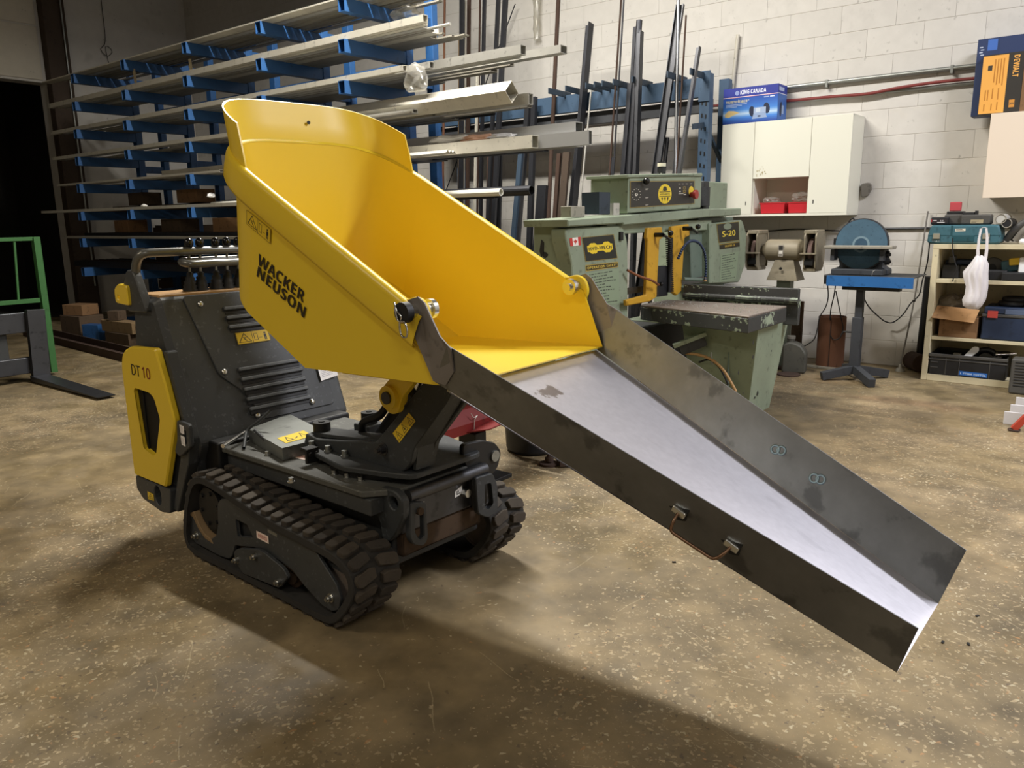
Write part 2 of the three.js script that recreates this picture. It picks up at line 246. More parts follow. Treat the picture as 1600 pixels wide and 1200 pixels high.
// left wall with the tall dark doorway
{
  const z0 = 2.06, z1 = 5.9, h = 3.09, t = 0.25, x = XL - t / 2, P = [];
  const g = (a, b, c, d) => boxUV(new THREE.BoxGeometry(t, d - c, b - a).translate(x, (c + d) / 2, (a + b) / 2));
  const wl = struct('wall_left', merge(g(-0.2, z0, 0, CEIL), g(z0, z1, h, CEIL), g(z1, ZF, 0, CEIL)), mat([0.66, 0.645, 0.62], 0.8, 0, { map: wallTex }));
  // panels over the doorway and the brown jamb column
  for (const [a, b, c, d] of [[2.12, 3.9, 3.12, 3.78], [2.12, 3.9, 3.80, 4.6], [3.93, 5.85, 3.12, 3.78], [3.93, 5.85, 3.80, 4.6]]) part('lintel_panel', bxc(XL, XL + 0.02, c, d, a, b, 0.006), mat([0.66, 0.62, 0.53], 0.7, 0, { map: wallTex }), wl);
  part('jamb_column', bxc(XL, XL + 0.16, 0, CEIL - 0.01, 1.80, 2.08, 0.01), MT.brownPaint, wl);
  part('conduit', rodBetween([XL + 0.19, 0.4, 1.86], [XL + 0.19, CEIL - 0.05, 1.86], 0.012, 8), MT.galv, wl);
  part('hanging_cable', tube([[XL + 0.03, CEIL - 0.1, 1.25], [XL + 0.03, 4.2, 1.24], [XL + 0.03, 3.7, 1.26], [XL + 0.04, 3.62, 1.33], [XL + 0.04, 3.54, 1.25], [XL + 0.04, 3.62, 1.17], [XL + 0.04, 3.68, 1.25], [XL + 0.03, 3.3, 1.22], [XL + 0.03, 2.8, 1.22]], 0.0045, 60, 6), MT.cable, wl);
  // the unlit room behind the doorway
  const dk = worn(0x2a2724, 0.9), dx = XL - t;
  struct('wall_doorway', merge(bxc(dx - 3.2, dx - 3, 0, 3.6, z0 - 0.6, z1 + 0.6, 0), bxc(dx - 3.2, dx, 0, 3.6, z0 - 0.8, z0 - 0.6, 0), bxc(dx - 3.2, dx, 0, 3.6, z1 + 0.6, z1 + 0.8, 0), bxc(dx - 3.2, dx, 3.6, 3.8, z0 - 0.8, z1 + 0.8, 0), bxc(dx - 3.2, dx + t, -0.2, -0.001, z0 - 0.8, z1 + 0.8, 0)), dk);
}
struct('wall_right', boxUV(new THREE.BoxGeometry(0.2, CEIL, ZF + 0.4).translate(XR + 0.1, CEIL / 2, ZF / 2)), mat([0.66, 0.645, 0.62], 0.8, 0, { map: wallTex }));
struct('wall_front', boxUV(new THREE.BoxGeometry(XR - XL + 0.4, CEIL, 0.2).translate((XL + XR) / 2, CEIL / 2, ZF + 0.1)), mat([0.32, 0.30, 0.27], 0.8, 0, { map: wallTex }));
struct('ceiling', boxUV(new THREE.BoxGeometry(XR - XL + 0.4, 0.2, ZF + 0.4).translate((XL + XR) / 2, CEIL + 0.1, ZF / 2)), mat([0.22, 0.215, 0.2], 0.85));
// unseen steel girder, added above the rack to shade the upper left wall
struct('added_shade_girder', merge(bxc(-6.46, -6.24, 4.2, 4.225, 0, ZF, 0), bxc(-6.36, -6.34, 4.22, CEIL - 0.02, 0, ZF, 0), bxc(-6.46, -6.24, CEIL - 0.025, CEIL, 0, ZF, 0)), MT.rustDark);
// ---------------------------------------------------------------- the tracked mini dumper
const font = await new FontLoader().loadAsync('fonts/droid/droid_sans_bold.typeface.json');
const fontReg = await new FontLoader().loadAsync('fonts/droid/droid_sans_regular.typeface.json');
function text(str, size, depth = 0.001, f = font) { const g = new TextGeometry(str, { font: f, size, depth, curveSegments: 4, bevelEnabled: false }); return boxUV(g); }
function decal(name, tex, c, parent, rough = 0.5) {
  const g = new THREE.BufferGeometry(); g.setAttribute('position', new THREE.Float32BufferAttribute([...c[0], ...c[1], ...c[2], ...c[3]], 3)); g.setAttribute('uv', new THREE.Float32BufferAttribute([0, 0, 1, 0, 1, 1, 0, 1], 2)); g.setIndex([0, 1, 2, 0, 2, 3]); g.computeVertexNormals();
  return part(name, g, new THREE.MeshStandardMaterial({ map: tex, roughness: rough, side: THREE.DoubleSide }), parent);
}
const YAW = 2.3 * D2R, DU = V(Math.cos(YAW), 0, Math.sin(YAW)), DZ = V(-Math.sin(YAW), 0, Math.cos(YAW));
const DO = V(-1.798, 0, 5.529).addScaledVector(DZ, -0.39);
const toM = (p) => { const d = p.clone().sub(DO); return [d.dot(DU), d.y, d.dot(DZ)]; };
const mZ = (px, py, mz) => toM(onPlane(px, py, DO.clone().addScaledVector(DZ, mz), DZ));
const mX = (px, py, mx) => toM(onPlane(px, py, DO.clone().addScaledVector(DU, mx), DU));
const mY = (px, py, my) => toM(atY(px, py, my));
const dumper = thing('tracked_dumper', 'yellow and grey tracked mini dumper with its hopper tipped up', 'dumper', [DO.x, 0, DO.z], -YAW);

const warnTex = (n, bg = '#e3c22e') => canvasTex(128 * n, 128, (c, w, h) => {
  c.fillStyle = bg; c.fillRect(0, 0, w, h); c.strokeStyle = '#151515'; c.lineWidth = 3; c.strokeRect(2, 2, w - 4, h - 4);
  for (let i = 0; i < n; i++) { const x = i * 128 + 64; c.lineWidth = 6; c.beginPath(); c.moveTo(x, 20); c.lineTo(x + 46, 104); c.lineTo(x - 46, 104); c.closePath(); c.stroke(); c.fillStyle = '#151515'; if (i % 2) { c.beginPath(); c.arc(x, 58, 8, 0, 7); c.fill(); c.fillRect(x - 7, 66, 14, 24); c.fillRect(x - 20, 74, 40, 6); } else { c.fillRect(x - 5, 52, 10, 28); c.fillRect(x - 5, 86, 10, 9); } }
});
const pictoTex = canvasTex(256, 128, (c, w, h) => {
  c.fillStyle = '#d9b722'; c.fillRect(0, 0, w, h); c.strokeStyle = '#1c1a10'; c.lineWidth = 3; c.strokeRect(3, 3, w - 6, h - 6); c.beginPath(); c.moveTo(122, 3); c.lineTo(122, 125); c.stroke();
  c.lineWidth = 6; c.beginPath(); c.moveTo(62, 18); c.lineTo(108, 108); c.lineTo(16, 108); c.closePath(); c.stroke(); c.fillStyle = '#1c1a10'; c.fillRect(48, 58, 28, 6); c.beginPath(); c.moveTo(58, 64); c.lineTo(80, 96); c.lineTo(72, 98); c.lineTo(54, 74); c.fill();
  c.lineWidth = 4; c.strokeRect(136, 30, 26, 70); c.beginPath(); c.moveTo(172, 80); c.lineTo(196, 80); c.stroke(); c.beginPath(); c.arc(222, 34, 9, 0, 7); c.fill(); c.fillRect(212, 46, 20, 34); c.fillRect(213, 78, 8, 32); c.fillRect(224, 78, 8, 32);
});
const paperTex = canvasTex(128, 128, (c, w, h) => { c.fillStyle = '#e9e6e4'; c.fillRect(0, 0, w, h); c.fillStyle = '#8f8c94'; for (let i = 0; i < 8; i++) c.fillRect(14, 26 + i * 11, 50 + ((i * 37) % 46), 3); c.fillStyle = '#222'; c.beginPath(); c.arc(88, 70, 4, 0, 7); c.fill(); });
const stickTex = canvasTex(64, 128, (c, w, h) => { c.fillStyle = '#e8e8ea'; c.fillRect(0, 0, w, h); c.strokeStyle = '#2b4f93'; c.lineWidth = 7; c.beginPath(); c.arc(32, 46, 17, 0.9, 6.0); c.stroke(); c.beginPath(); c.moveTo(32, 62); c.lineTo(32, 112); c.stroke(); c.beginPath(); c.arc(26, 104, 8, 0, 3); c.stroke(); });
const hookTex = canvasTex(64, 64, (c, w, h) => { c.fillStyle = '#deddd8'; c.fillRect(0, 0, w, h); c.strokeStyle = '#1b1b1b'; c.lineWidth = 7; c.beginPath(); c.moveTo(18, 14); c.lineTo(18, 48); c.lineTo(46, 48); c.moveTo(30, 20); c.lineTo(30, 38); c.stroke(); });
const redTagTex = canvasTex(128, 96, (c, w, h) => { c.fillStyle = '#ecd7cc'; c.fillRect(0, 0, w, h); c.strokeStyle = '#b8503a'; c.lineWidth = 6; c.strokeRect(22, 30, 84, 38); c.fillStyle = '#9a3f30'; c.fillRect(30, 40, 68, 8); c.fillRect(36, 54, 52, 6); });
const yellowTagTex = canvasTex(192, 64, (c, w, h) => { c.fillStyle = '#e9c92d'; c.fillRect(0, 0, w, h); c.strokeStyle = '#241f0c'; c.lineWidth = 5; c.beginPath(); c.moveTo(46, 12); c.lineTo(66, 50); c.lineTo(26, 50); c.closePath(); c.stroke(); c.beginPath(); c.moveTo(84, 46); c.lineTo(108, 36); c.moveTo(128, 48); c.lineTo(146, 14); c.lineTo(166, 48); c.stroke(); });

// --- tracks
const OUTLINE = [[-0.83, 0.002], [-0.882, 0.022], [-0.905, 0.075], [-0.892, 0.15], [-0.868, 0.22], [-0.832, 0.29], [-0.785, 0.337], [-0.72, 0.357], [-0.63, 0.352], [-0.5, 0.332], [-0.32, 0.305], [-0.01, 0.283], [0.075, 0.268], [0.122, 0.242], [0.147, 0.203], [0.15, 0.165], [0.132, 0.12], [0.092, 0.066], [0.045, 0.022], [0, 0.002], [-0.2, 0.0], [-0.42, 0], [-0.62, 0]];
function trackLoop(off, n = 168) {
  const c = new THREE.CatmullRomCurve3(OUTLINE.map((p) => V(p[0], p[1], 0)), true, 'centripetal'), out = [];
  for (let i = 0; i < n; i++) { const p = c.getPointAt(i / n), t = c.getTangentAt(i / n); out.push([p.x + t.y * off, p.y - t.x * off, Math.atan2(t.y, t.x)]); }
  return out;
}
const beltGeo = (() => { const o = trackLoop(0.016).map((p) => [p[0], p[1]]), i = trackLoop(0.038).map((p) => [p[0], p[1]]); return ext(o, 0.18, 0.003, [i]); })();
const lugGeo = (() => { const s = roundPts([[-0.038, -0.011], [-0.022, -0.019], [0.030, -0.019], [0.038, -0.009], [0.038, 0.013], [0.026, 0.019], [-0.03, 0.017]], 0.0015, 1); const g = new THREE.ExtrudeGeometry(shapeOf(s), { depth: 0.014, bevelEnabled: true, bevelThickness: 0.002, bevelSize: 0.002, bevelOffset: -0.002, bevelSegments: 1, curveSegments: 2 }); g.rotateX(-Math.PI / 2); g.rotateY(-Math.PI / 2); return boxUV(g, 3); })();
const boltGeo = merge(new THREE.CylinderGeometry(0.011, 0.011, 0.012, 6).rotateX(Math.PI / 2), cylZ(0.015, 0.004, 14).translate(0, 0, -0.007), cylZ(0.006, 0.02, 10).translate(0, 0, 0.004));
const PLATE = [[-0.897, 0.13], [-0.885, 0.165], [-0.82, 0.18], [-0.79, 0.135], [-0.76, 0.108], [-0.715, 0.1], [-0.675, 0.125], [-0.655, 0.17], [-0.645, 0.25], [-0.62, 0.275], [-0.575, 0.288], [-0.396, 0.277], [-0.221, 0.259], [-0.095, 0.252], [-0.075, 0.238], [-0.049, 0.215], [0.028, 0.15], [0.045, 0.11], [0.03, 0.068], [-0.005, 0.052], [-0.051, 0.056], [-0.143, 0.094], [-0.205, 0.13], [-0.283, 0.143], [-0.419, 0.148], [-0.55, 0.12], [-0.575, 0.075], [-0.6, 0.055], [-0.66, 0.048], [-0.84, 0.052], [-0.875, 0.075]];
for (const s of [1, -1]) {
  const t = subgroup('track', dumper, [0, 0, s * 0.30]);
  part('belt', beltGeo, MT.rubber, t).userData.label = 'dark rubber crawler belt';
  const lp = trackLoop(0.017, 43 * 4);
  for (let k = 0; k < 43; k++) for (const row of [1, -1]) {
    const p = lp[(k * 4 + (row > 0 ? 0 : 2)) % lp.length];
    const m = part('tread_lug', lugGeo, (k * 7 + row) % 3 ? MT.rubberPad : MT.rubberPadDark, t); m.position.set(p[0], p[1], row * 0.045);
    m.rotation.order = 'ZYX'; m.rotation.set(0, row * 0.22, p[2]);
    if (row < 0) m.scale.z = -1;
  }
  part('side_plate', ext(roundPts(PLATE, 0.008, 2), 0.012, 0.002, [roundPts([[-0.532, 0.226], [-0.455, 0.224], [-0.42, 0.183], [-0.43, 0.178], [-0.527, 0.158]], 0.008, 2)]), MT.body, t, [0, 0, s * 0.066]);
  part('side_plate_flange', merge(barBetween([-0.6, 0.281, s * 0.03], [-0.396, 0.279, s * 0.03], 0.07, 0.008), barBetween([-0.396, 0.279, s * 0.03], [-0.1, 0.252, s * 0.03], 0.07, 0.008)), MT.mud, t);
  part('sprocket_guard', ext(roundPts([[-0.87, 0.162], [-0.82, 0.182], [-0.79, 0.137], [-0.757, 0.11], [-0.715, 0.102], [-0.70, 0.085], [-0.757, 0.092], [-0.80, 0.12], [-0.83, 0.155]], 0.004, 2), 0.06, 0.002), MT.wood, t, [0, 0, s * 0.045]).userData.label = 'dusty curved sprocket guard';
  part('rocker_plate', ext(roundPts([[-0.53, 0.112], [-0.494, 0.13], [-0.375, 0.16], [-0.34, 0.16], [-0.229, 0.135], [-0.205, 0.11], [-0.262, 0.055], [-0.484, 0.04], [-0.532, 0.075]], 0.014, 3), 0.014, 0.002), MT.body, t, [0, 0, s * 0.082]);
  for (const [x, y, z] of [[-0.823, 0.087, 0.078], [-0.513, 0.084, 0.094], [-0.39, 0.131, 0.094], [-0.258, 0.08, 0.094], [-0.003, 0.099, 0.08]]) { const b = part('bolt', boltGeo, MT.zinc, t, [x, y, s * z]); if (s < 0) b.rotation.y = Math.PI; }
  for (const [x, y, r] of [[-0.823, 0.098, 0.058], [-0.513, 0.098, 0.056], [-0.258, 0.098, 0.056]]) part('roller', merge(cylZ(r * 0.75, 0.1, 20), cylZ(r, 0.018, 24).translate(0, 0, 0.03), cylZ(r, 0.018, 24).translate(0, 0, -0.03)), MT.mud, t, [x, y, 0]);
  part('idler_wheel', merge(cylZ(0.07, 0.07, 24), cylZ(0.088, 0.012, 28).translate(0, 0, 0.035), cylZ(0.088, 0.012, 28).translate(0, 0, -0.035), new THREE.TorusGeometry(0.084, 0.005, 6, 28).translate(0, 0, 0.042)), MT.wornTable, t, [0.022, 0.142, 0]);
  part('idler_yoke', ext(roundPts([[-0.1, 0.235], [0.05, 0.215], [0.10, 0.18], [0.095, 0.15], [0.03, 0.175], [-0.09, 0.19]], 0.008, 2), 0.03, 0.002), MT.cast, t, [0, 0, s * 0.03]);
  part('drive_sprocket', merge(cylZ(0.105, 0.10, 28), cylZ(0.078, 0.13, 24), ...Array.from({ length: 9 }, (_, i) => bx(0.03, 0.03, 0.03, 0.004).translate(Math.cos(i * 0.698) * 0.118, Math.sin(i * 0.698) * 0.118, 0)), ...Array.from({ length: 6 }, (_, i) => cylZ(0.008, 0.01, 6).translate(Math.cos(i * 1.047 + 0.3) * 0.06, Math.sin(i * 1.047 + 0.3) * 0.06, s * 0.067))), MT.black, t, [-0.715, 0.215, 0]);
  part('track_beam', bxc(-0.62, -0.06, 0.13, 0.24, -0.05, 0.05, 0.008), MT.bodyDark, t);
  if (s > 0) { decal('side_tag', redTagTex, [mZ(401, 840, 0.3735), mZ(420, 850, 0.3735), mZ(419, 838, 0.3735), mZ(400.5, 829, 0.3735)].map((p) => [p[0], p[1], 0.0735]), t).userData.label = 'small pale warning tag with red print'; part('side_mark', bx(0.055, 0.012, 0.001, 0), MT.galv, t, [-0.30, 0.232, 0.073], [0, 0, -0.08]); }
}
// --- chassis and deck
part('chassis', bxc(-0.78, 0.09, 0.16, 0.395, -0.195, 0.195, 0.012), MT.bodyDark, dumper);
part('side_rail', merge(bxc(-0.80, 0.075, 0.345, 0.40, 0.19, 0.265, 0.006), bxc(-0.80, 0.075, 0.345, 0.40, -0.265, -0.19, 0.006)), MT.body, dumper);
part('deck_plate', ext(roundPts([[-0.84, -0.275], [0.05, -0.27], [0.11, -0.19], [0.125, -0.17], [0.125, 0.17], [0.11, 0.2], [0.05, 0.275], [-0.84, 0.285]], 0.01, 2), 0.02, 0.003), MT.deck, dumper, [0, 0.413, 0], [Math.PI / 2, 0, 0]);
part('front_roller', cylZ(0.021, 0.35, 18), MT.darkSteel, dumper, [0.137, 0.398, -0.005]);
part('front_plate', bxc(0.09, 0.122, 0.275, 0.385, -0.18, 0.185, 0.004), MT.darkSteel, dumper);
{ const g = bx(0.06, 0.085, 0.36, 0.01, 3), p = g.attributes.position, r = rng(5); for (let i = 0; i < p.count; i++) p.setX(i, p.getX(i) + (r() - 0.5) * 0.004); g.computeVertexNormals(); part('mud_crusted_beam', g, MT.mud, dumper, [0.085, 0.235, 0]); }
part('front_bracket', ext(roundPts([[0.015, 0.42], [0.13, 0.427], [0.165, 0.405], [0.163, 0.35], [0.125, 0.285], [0.09, 0.25], [0.06, 0.255], [0.055, 0.31], [0.015, 0.35]], 0.014, 3), 0.03, 0.004, [circ(0.122, 0.386, 0.02, 14)]), MT.cast, dumper, [0, 0, 0.2]);
part('bracket_peg', cylZ(0.009, 0.05, 12), MT.galv, dumper, [0.055, 0.357, 0.235]);
for (const [pts, hole, x] of [[[[0.118, 0.372], [0.185, 0.388], [0.193, 0.28], [0.178, 0.25], [0.135, 0.232], [0.116, 0.25]], [[0.132, 0.345], [0.165, 0.35], [0.17, 0.29], [0.152, 0.258], [0.134, 0.262]], 0.155], [[[-0.104, 0.39], [-0.19, 0.385], [-0.215, 0.33], [-0.213, 0.24], [-0.16, 0.232], [-0.112, 0.262]], [[-0.145, 0.36], [-0.183, 0.355], [-0.193, 0.275], [-0.165, 0.258], [-0.143, 0.272]], 0.155]])
  part('tie_down_loop', ext(roundPts(pts.map((p) => [-p[0], p[1]]), 0.014, 3), 0.022, 0.003, [roundPts(hole.map((p) => [-p[0], p[1]]), 0.01, 3)]), MT.cast, dumper, [x, 0, 0], [0, Math.PI / 2, 0]);
part('loop_bolt', cylX(0.014, 0.02, 12), MT.zinc, dumper, [0.135, 0.335, -0.09]);
part('loop_bolt', cylX(0.012, 0.02, 12), MT.mud, dumper, [0.165, 0.352, 0.15]);
part('pivot_lug', ext(roundPts([[0.092, 0.5], [0.19, 0.492], [0.25, 0.47], [0.283, 0.43], [0.262, 0.375], [0.215, 0.355], [0.205, 0.26], [0.13, 0.26], [0.11, 0.41], [0.09, 0.45]], 0.016, 3), 0.02, 0.003), MT.black, dumper, [0.115, 0, 0], [0, Math.PI / 2, 0]);
part('pivot_pin', cylX(0.02, 0.03, 18), MT.galv, dumper, [0.118, 0.425, -0.243]);
const onFront = (px, py) => { const p = mX(px, py, 0.1235); return p; };
decal('lashing_label', hookTex, [onFront(651, 801), onFront(663, 798), onFront(663, 783), onFront(651, 790)], dumper);
decal('lashing_label', hookTex, [onFront(711, 778), onFront(722, 771), onFront(722, 758), onFront(711, 768)], dumper);
decal('hook_label', stickTex, [[0.014, 0.392, 0.2165], [0.042, 0.389, 0.2165], [0.04, 0.424, 0.2165], [0.012, 0.424, 0.2165]].map((p, i) => { const q = mZ([572, 582, 580, 570.5][i], [777, 780, 760, 758][i], 0.2165); return q; }), dumper).userData.label = 'white label with a blue hook drawing';
for (const [px, py] of [[418, 709], [522, 739], [542, 744], [563, 749], [730, 713], [455, 751]]) { const p = mY(px, py, 0.428); part('deck_bolt', merge(cyl(0.012, 0.004, 14), new THREE.CylinderGeometry(0.009, 0.009, 0.012, 6).translate(0, 0.007, 0)), MT.zinc, dumper, [p[0], 0.425, p[2]]); }
{ // bright sheet cover lying on the deck, with its yellow label
  const c = [mY(388, 672, 0.465), mY(441, 702, 0.465), mY(520, 682, 0.465), mY(452, 648, 0.465)].map((p) => [p[0], 0.465, p[2]]);
  part('sheet_cover', merge(plate([c[0], c[1], c[2], c[3]], 0.004), plate([c[0], c[1], [c[1][0], 0.425, c[1][2]], [c[0][0], 0.425, c[0][2]]], 0.004), plate([c[1], c[2], [c[2][0], 0.425, c[2][2]], [c[1][0], 0.425, c[1][2]]], 0.004), plate([c[3], c[0], [c[0][0], 0.425, c[0][2]], [c[3][0], 0.425, c[3][2]]], 0.004)), MT.galv, dumper).userData.label = 'bright galvanised sheet cover on the deck';
  const f = (u, v) => { const a = V(...c[1]).lerp(V(...c[2]), u), b = V(...c[0]).lerp(V(...c[3]), u); return a.lerp(b, v).toArray(); }, up = (p) => [p[0], 0.4705, p[2]];
  decal('cover_label', yellowTagTex, [up(f(0.16, 0.12)), up(f(0.72, 0.12)), up(f(0.72, 0.36)), up(f(0.16, 0.36))], dumper).userData.label = 'yellow warning label';
  const pale = mY(470, 716, 0.426); decal('deck_label', redTagTex, [mY(460, 715, 0.4245), mY(478, 719, 0.4245), mY(479, 711, 0.4245), mY(466, 709, 0.4245)], dumper);
}
for (const [px, py] of [[503, 668], [577, 652]]) { const p = mY(px, py, 0.515); part('rubber_buffer', merge(cyl(0.03, 0.042, 24), cyl(0.011, 0.004, 12).translate(0, 0.022, 0)), MT.black, dumper, [p[0], 0.515, p[2]]); part('buffer_block', bx(0.085, 0.07, 0.085, 0.006), MT.cast, dumper, [p[0], 0.46, p[2]]); }
// --- turntable and lifting arm
part('turntable', merge(cyl(0.215, 0.022, 40).translate(-0.12, 0.436, 0), cyl(0.17, 0.02, 40).translate(-0.12, 0.43, 0)), MT.black, dumper);
part('turntable_plate', ext(roundPts([[-0.44, -0.14], [-0.3, -0.19], [-0.1, -0.23], [0.06, -0.19], [0.15, -0.155], [0.15, 0.155], [0.06, 0.19], [-0.1, 0.235], [-0.3, 0.195], [-0.44, 0.14]], 0.03, 4), 0.018, 0.003), MT.cast, dumper, [0, 0.456, 0], [Math.PI / 2, 0, 0]);
for (const s of [1, 0.36]) part('arm_plate', ext(roundPts([[-0.42, 0.463], [-0.4, 0.502], [-0.337, 0.492], [-0.2, 0.51], [-0.076, 0.53], [-0.03, 0.533, 0.02], [0.085, 0.64], [0.191, 0.745], [0.25, 0.80], [0.31, 0.81], [0.345, 0.775], [0.30, 0.71], [0.155, 0.55], [0.138, 0.5], [0.10, 0.463]], 0.012, 3), 0.022, 0.003), MT.cast, dumper, [0, 0, s * 0.14]);
part('arm_web', merge(plate([[-0.03, 0.528, 0.13], [0.22, 0.765, 0.13], [0.22, 0.765, 0.05], [-0.03, 0.528, 0.05]], 0.012), plate([[-0.40, 0.49, 0.13], [-0.03, 0.525, 0.13], [-0.03, 0.525, 0.05], [-0.40, 0.49, 0.05]], 0.012), plate([[0.135, 0.47, 0.13], [0.15, 0.545, 0.13], [0.15, 0.545, 0.05], [0.135, 0.47, 0.05]], 0.012), plate([[0.15, 0.545, 0.13], [0.31, 0.74, 0.13], [0.31, 0.74, 0.05], [0.15, 0.545, 0.05]], 0.012)), MT.cast, dumper);
{ const q = [mZ(613, 677, 0.152), mZ(624, 692.5, 0.152), mZ(650, 658, 0.152), mZ(639, 644, 0.152)].map((p) => [p[0], p[1], 0.1522]); decal('warning_sticker', warnTex(3), [q[1], q[2], q[3], q[0]], dumper).userData.label = 'yellow sticker with three warning triangles'; }
part('arm_bolt', boltGeo.clone().scale(1.35, 1.35, 1.6), MT.darkSteel, dumper, [0.014, 0.523, 0.162]);
for (const [px, py] of [[503, 690], [518, 700], [553, 705]]) { const p = mY(px, py, 0.475); part('turntable_bolt', merge(cyl(0.013, 0.006, 14), new THREE.CylinderGeometry(0.010, 0.010, 0.018, 6).translate(0, 0.01, 0)), MT.galv, dumper, [p[0], 0.468, Math.max(p[2], 0.165)]); }
{ const p = mY(488, 718, 0.44); part('sensor_bracket', merge(bx(0.012, 0.05, 0.05, 0.002), bx(0.035, 0.012, 0.045, 0.002).translate(-0.015, 0.02, 0), cylX(0.007, 0.012, 10).translate(0.01, 0.008, 0.012), cylX(0.007, 0.012, 10).translate(0.01, 0.008, -0.012)), MT.black, dumper, [p[0], 0.455, p[2]]); }
part('tipping_cylinder', rodBetween([-0.16, 0.49, 0], [0.02, 0.68, 0], 0.042, 20), MT.black, dumper);
part('cylinder_rod', rodBetween([0.0, 0.66, 0], [0.09, 0.82, 0], 0.02, 16), MT.chrome, dumper);
part('hydraulic_hose', tube([[-0.2, 0.47, -0.05], [-0.16, 0.56, -0.07], [-0.06, 0.62, -0.07], [-0.02, 0.7, -0.05]], 0.014, 30, 8), MT.black, dumper);
part('hydraulic_hose', tube([[-0.22, 0.47, 0.04], [-0.2, 0.55, 0.06], [-0.1, 0.6, 0.06], [-0.05, 0.69, 0.04]], 0.014, 30, 8), MT.black, dumper);
// --- console and engine housing at the rear
const faceX = (y) => -0.81 - (y - 0.45) * 0.371;
part('console_housing', ext(roundPts([[-0.80, 0.425, 0.02], [faceX(0.962), 0.962, 0.025], [-1.19, 0.962, 0.03], [-1.22, 0.75], [-1.22, 0.2], [-1.0, 0.15], [-0.88, 0.2], [-0.84, 0.36]], 0.015, 4), 0.70, 0.022), MT.body, dumper);
part('console_skirt', bxc(-0.85, -0.74, 0.2, 0.44, -0.30, 0.30, 0.01), MT.black, dumper);
part('engine_cover', ext(shapeOf(roundPts([[-1.252, 0.24], [-1.252, 0.69, 0.05], [-1.225, 0.745, 0.05], [-1.15, 0.772], [-0.952, 0.782], [-0.90, 0.656], [-0.86, 0.53], [-0.865, 0.50], [-0.99, 0.243]], 0.012, 5), [roundPts([[-1.170, 0.60], [-1.155, 0.617], [-1.03, 0.613], [-0.995, 0.595], [-0.963, 0.515], [-1.03, 0.362], [-1.06, 0.35], [-1.142, 0.368]], 0.016, 4)]), 0.028, 0.006), MT.yellow, dumper, [0, 0, 0.379]).userData.label = 'yellow side cover with a dark grille opening';
part('rear_hood', ext(roundPts([[-1.258, 0.25], [-1.258, 0.69, 0.06], [-1.2, 0.765], [-1.16, 0.765], [-1.2, 0.25]], 0.02, 4), 0.68, 0.01), MT.yellow, dumper);
const meshTex = dataTex(64, (u, v) => { const a = Math.abs(Math.sin((u + v) * Math.PI * 16)), b = Math.abs(Math.sin((u - v) * Math.PI * 16)); return grey(a < 0.5 || b < 0.5 ? 70 : 14); }, true, 8);
part('grille', merge(ext(roundPts([[-1.18, 0.34], [-1.18, 0.63], [-0.99, 0.63], [-0.955, 0.515], [-1.02, 0.34]], 0.02, 3), 0.008, 0.001), bxc(-1.176, -1.13, 0.35, 0.62, 0.002, 0.01, 0.004)), mat(0x5a5a58, 0.6, 0.2, { map: meshTex }), dumper, [0, 0, 0.366]);
{ const g = text('DT', 0.042, 0.001, fontReg), h = text('10', 0.042, 0.001, fontReg); const gb = (gg) => { gg.computeBoundingBox(); return gg.boundingBox; };
  const w1 = gb(g).max.x; const a = part('model_lettering', g, mat(0x33281a, 0.5), dumper, [-1.168, 0.662, 0.3935], [0, 0, -0.02]); a.scale.x = 1.12; const b = part('model_lettering', h, mat(0x7a2418, 0.5), dumper, [-1.168 + w1 * 1.12 + 0.012, 0.661, 0.3935], [0, 0, -0.02]); b.scale.x = 1.12; }
part('rear_skid', ext(roundPts([[-1.256, 0.235], [-1.258, 0.18], [-1.21, 0.145], [-1.06, 0.125], [-0.985, 0.138], [-0.965, 0.237]], 0.008, 2), 0.05, 0.003, [circ(0, 0, 1, 16).map((p) => [-1.075 + p[0] * 0.028, 0.19 + p[1] * 0.04])]), MT.body, dumper, [0, 0, 0.362]);
part('skid_backing', bxc(-1.2, -0.98, 0.14, 0.24, 0.30, 0.335, 0.003), MT.black, dumper);
decal('skid_label', warnTex(1), [mZ(231, 780, 0.388), mZ(241, 783, 0.388), mZ(240, 772, 0.388), mZ(230, 767, 0.388)], dumper);
part('corner_strip', ext(roundPts([[-0.935, 0.772], [-0.90, 0.772], [-0.80, 0.46], [-0.83, 0.36], [-0.955, 0.145], [-0.99, 0.15], [-0.875, 0.40], [-0.845, 0.49], [-0.848, 0.53]], 0.006, 2), 0.04, 0.003), MT.body, dumper, [0, 0, 0.352]);
{ const L = [mZ(281, 655, 0.375), mZ(300, 663, 0.375), mZ(303, 697, 0.375), mZ(286, 713, 0.375), mZ(278, 705, 0.375), mZ(282, 685, 0.375)].map((p) => [p[0], p[1]]); const h = [mZ(290, 668, 0.375), mZ(297, 671, 0.375), mZ(298, 694, 0.375), mZ(292, 696, 0.375)].map((p) => [p[0], p[1]]);
  part('latch_plate', ext(roundPts(L, 0.012, 3), 0.016, 0.003, [roundPts(h, 0.006, 2)]), MT.body, dumper, [0, 0, 0.38]);
  decal('latch_label', paperTex, [mZ(282, 676, 0.389), mZ(288, 679, 0.389), mZ(287, 666, 0.389), mZ(280, 663, 0.389)], dumper); decal('latch_label', paperTex, [mZ(284, 695, 0.389), mZ(290, 698, 0.389), mZ(288.5, 683, 0.389), mZ(282, 680, 0.389)], dumper); }
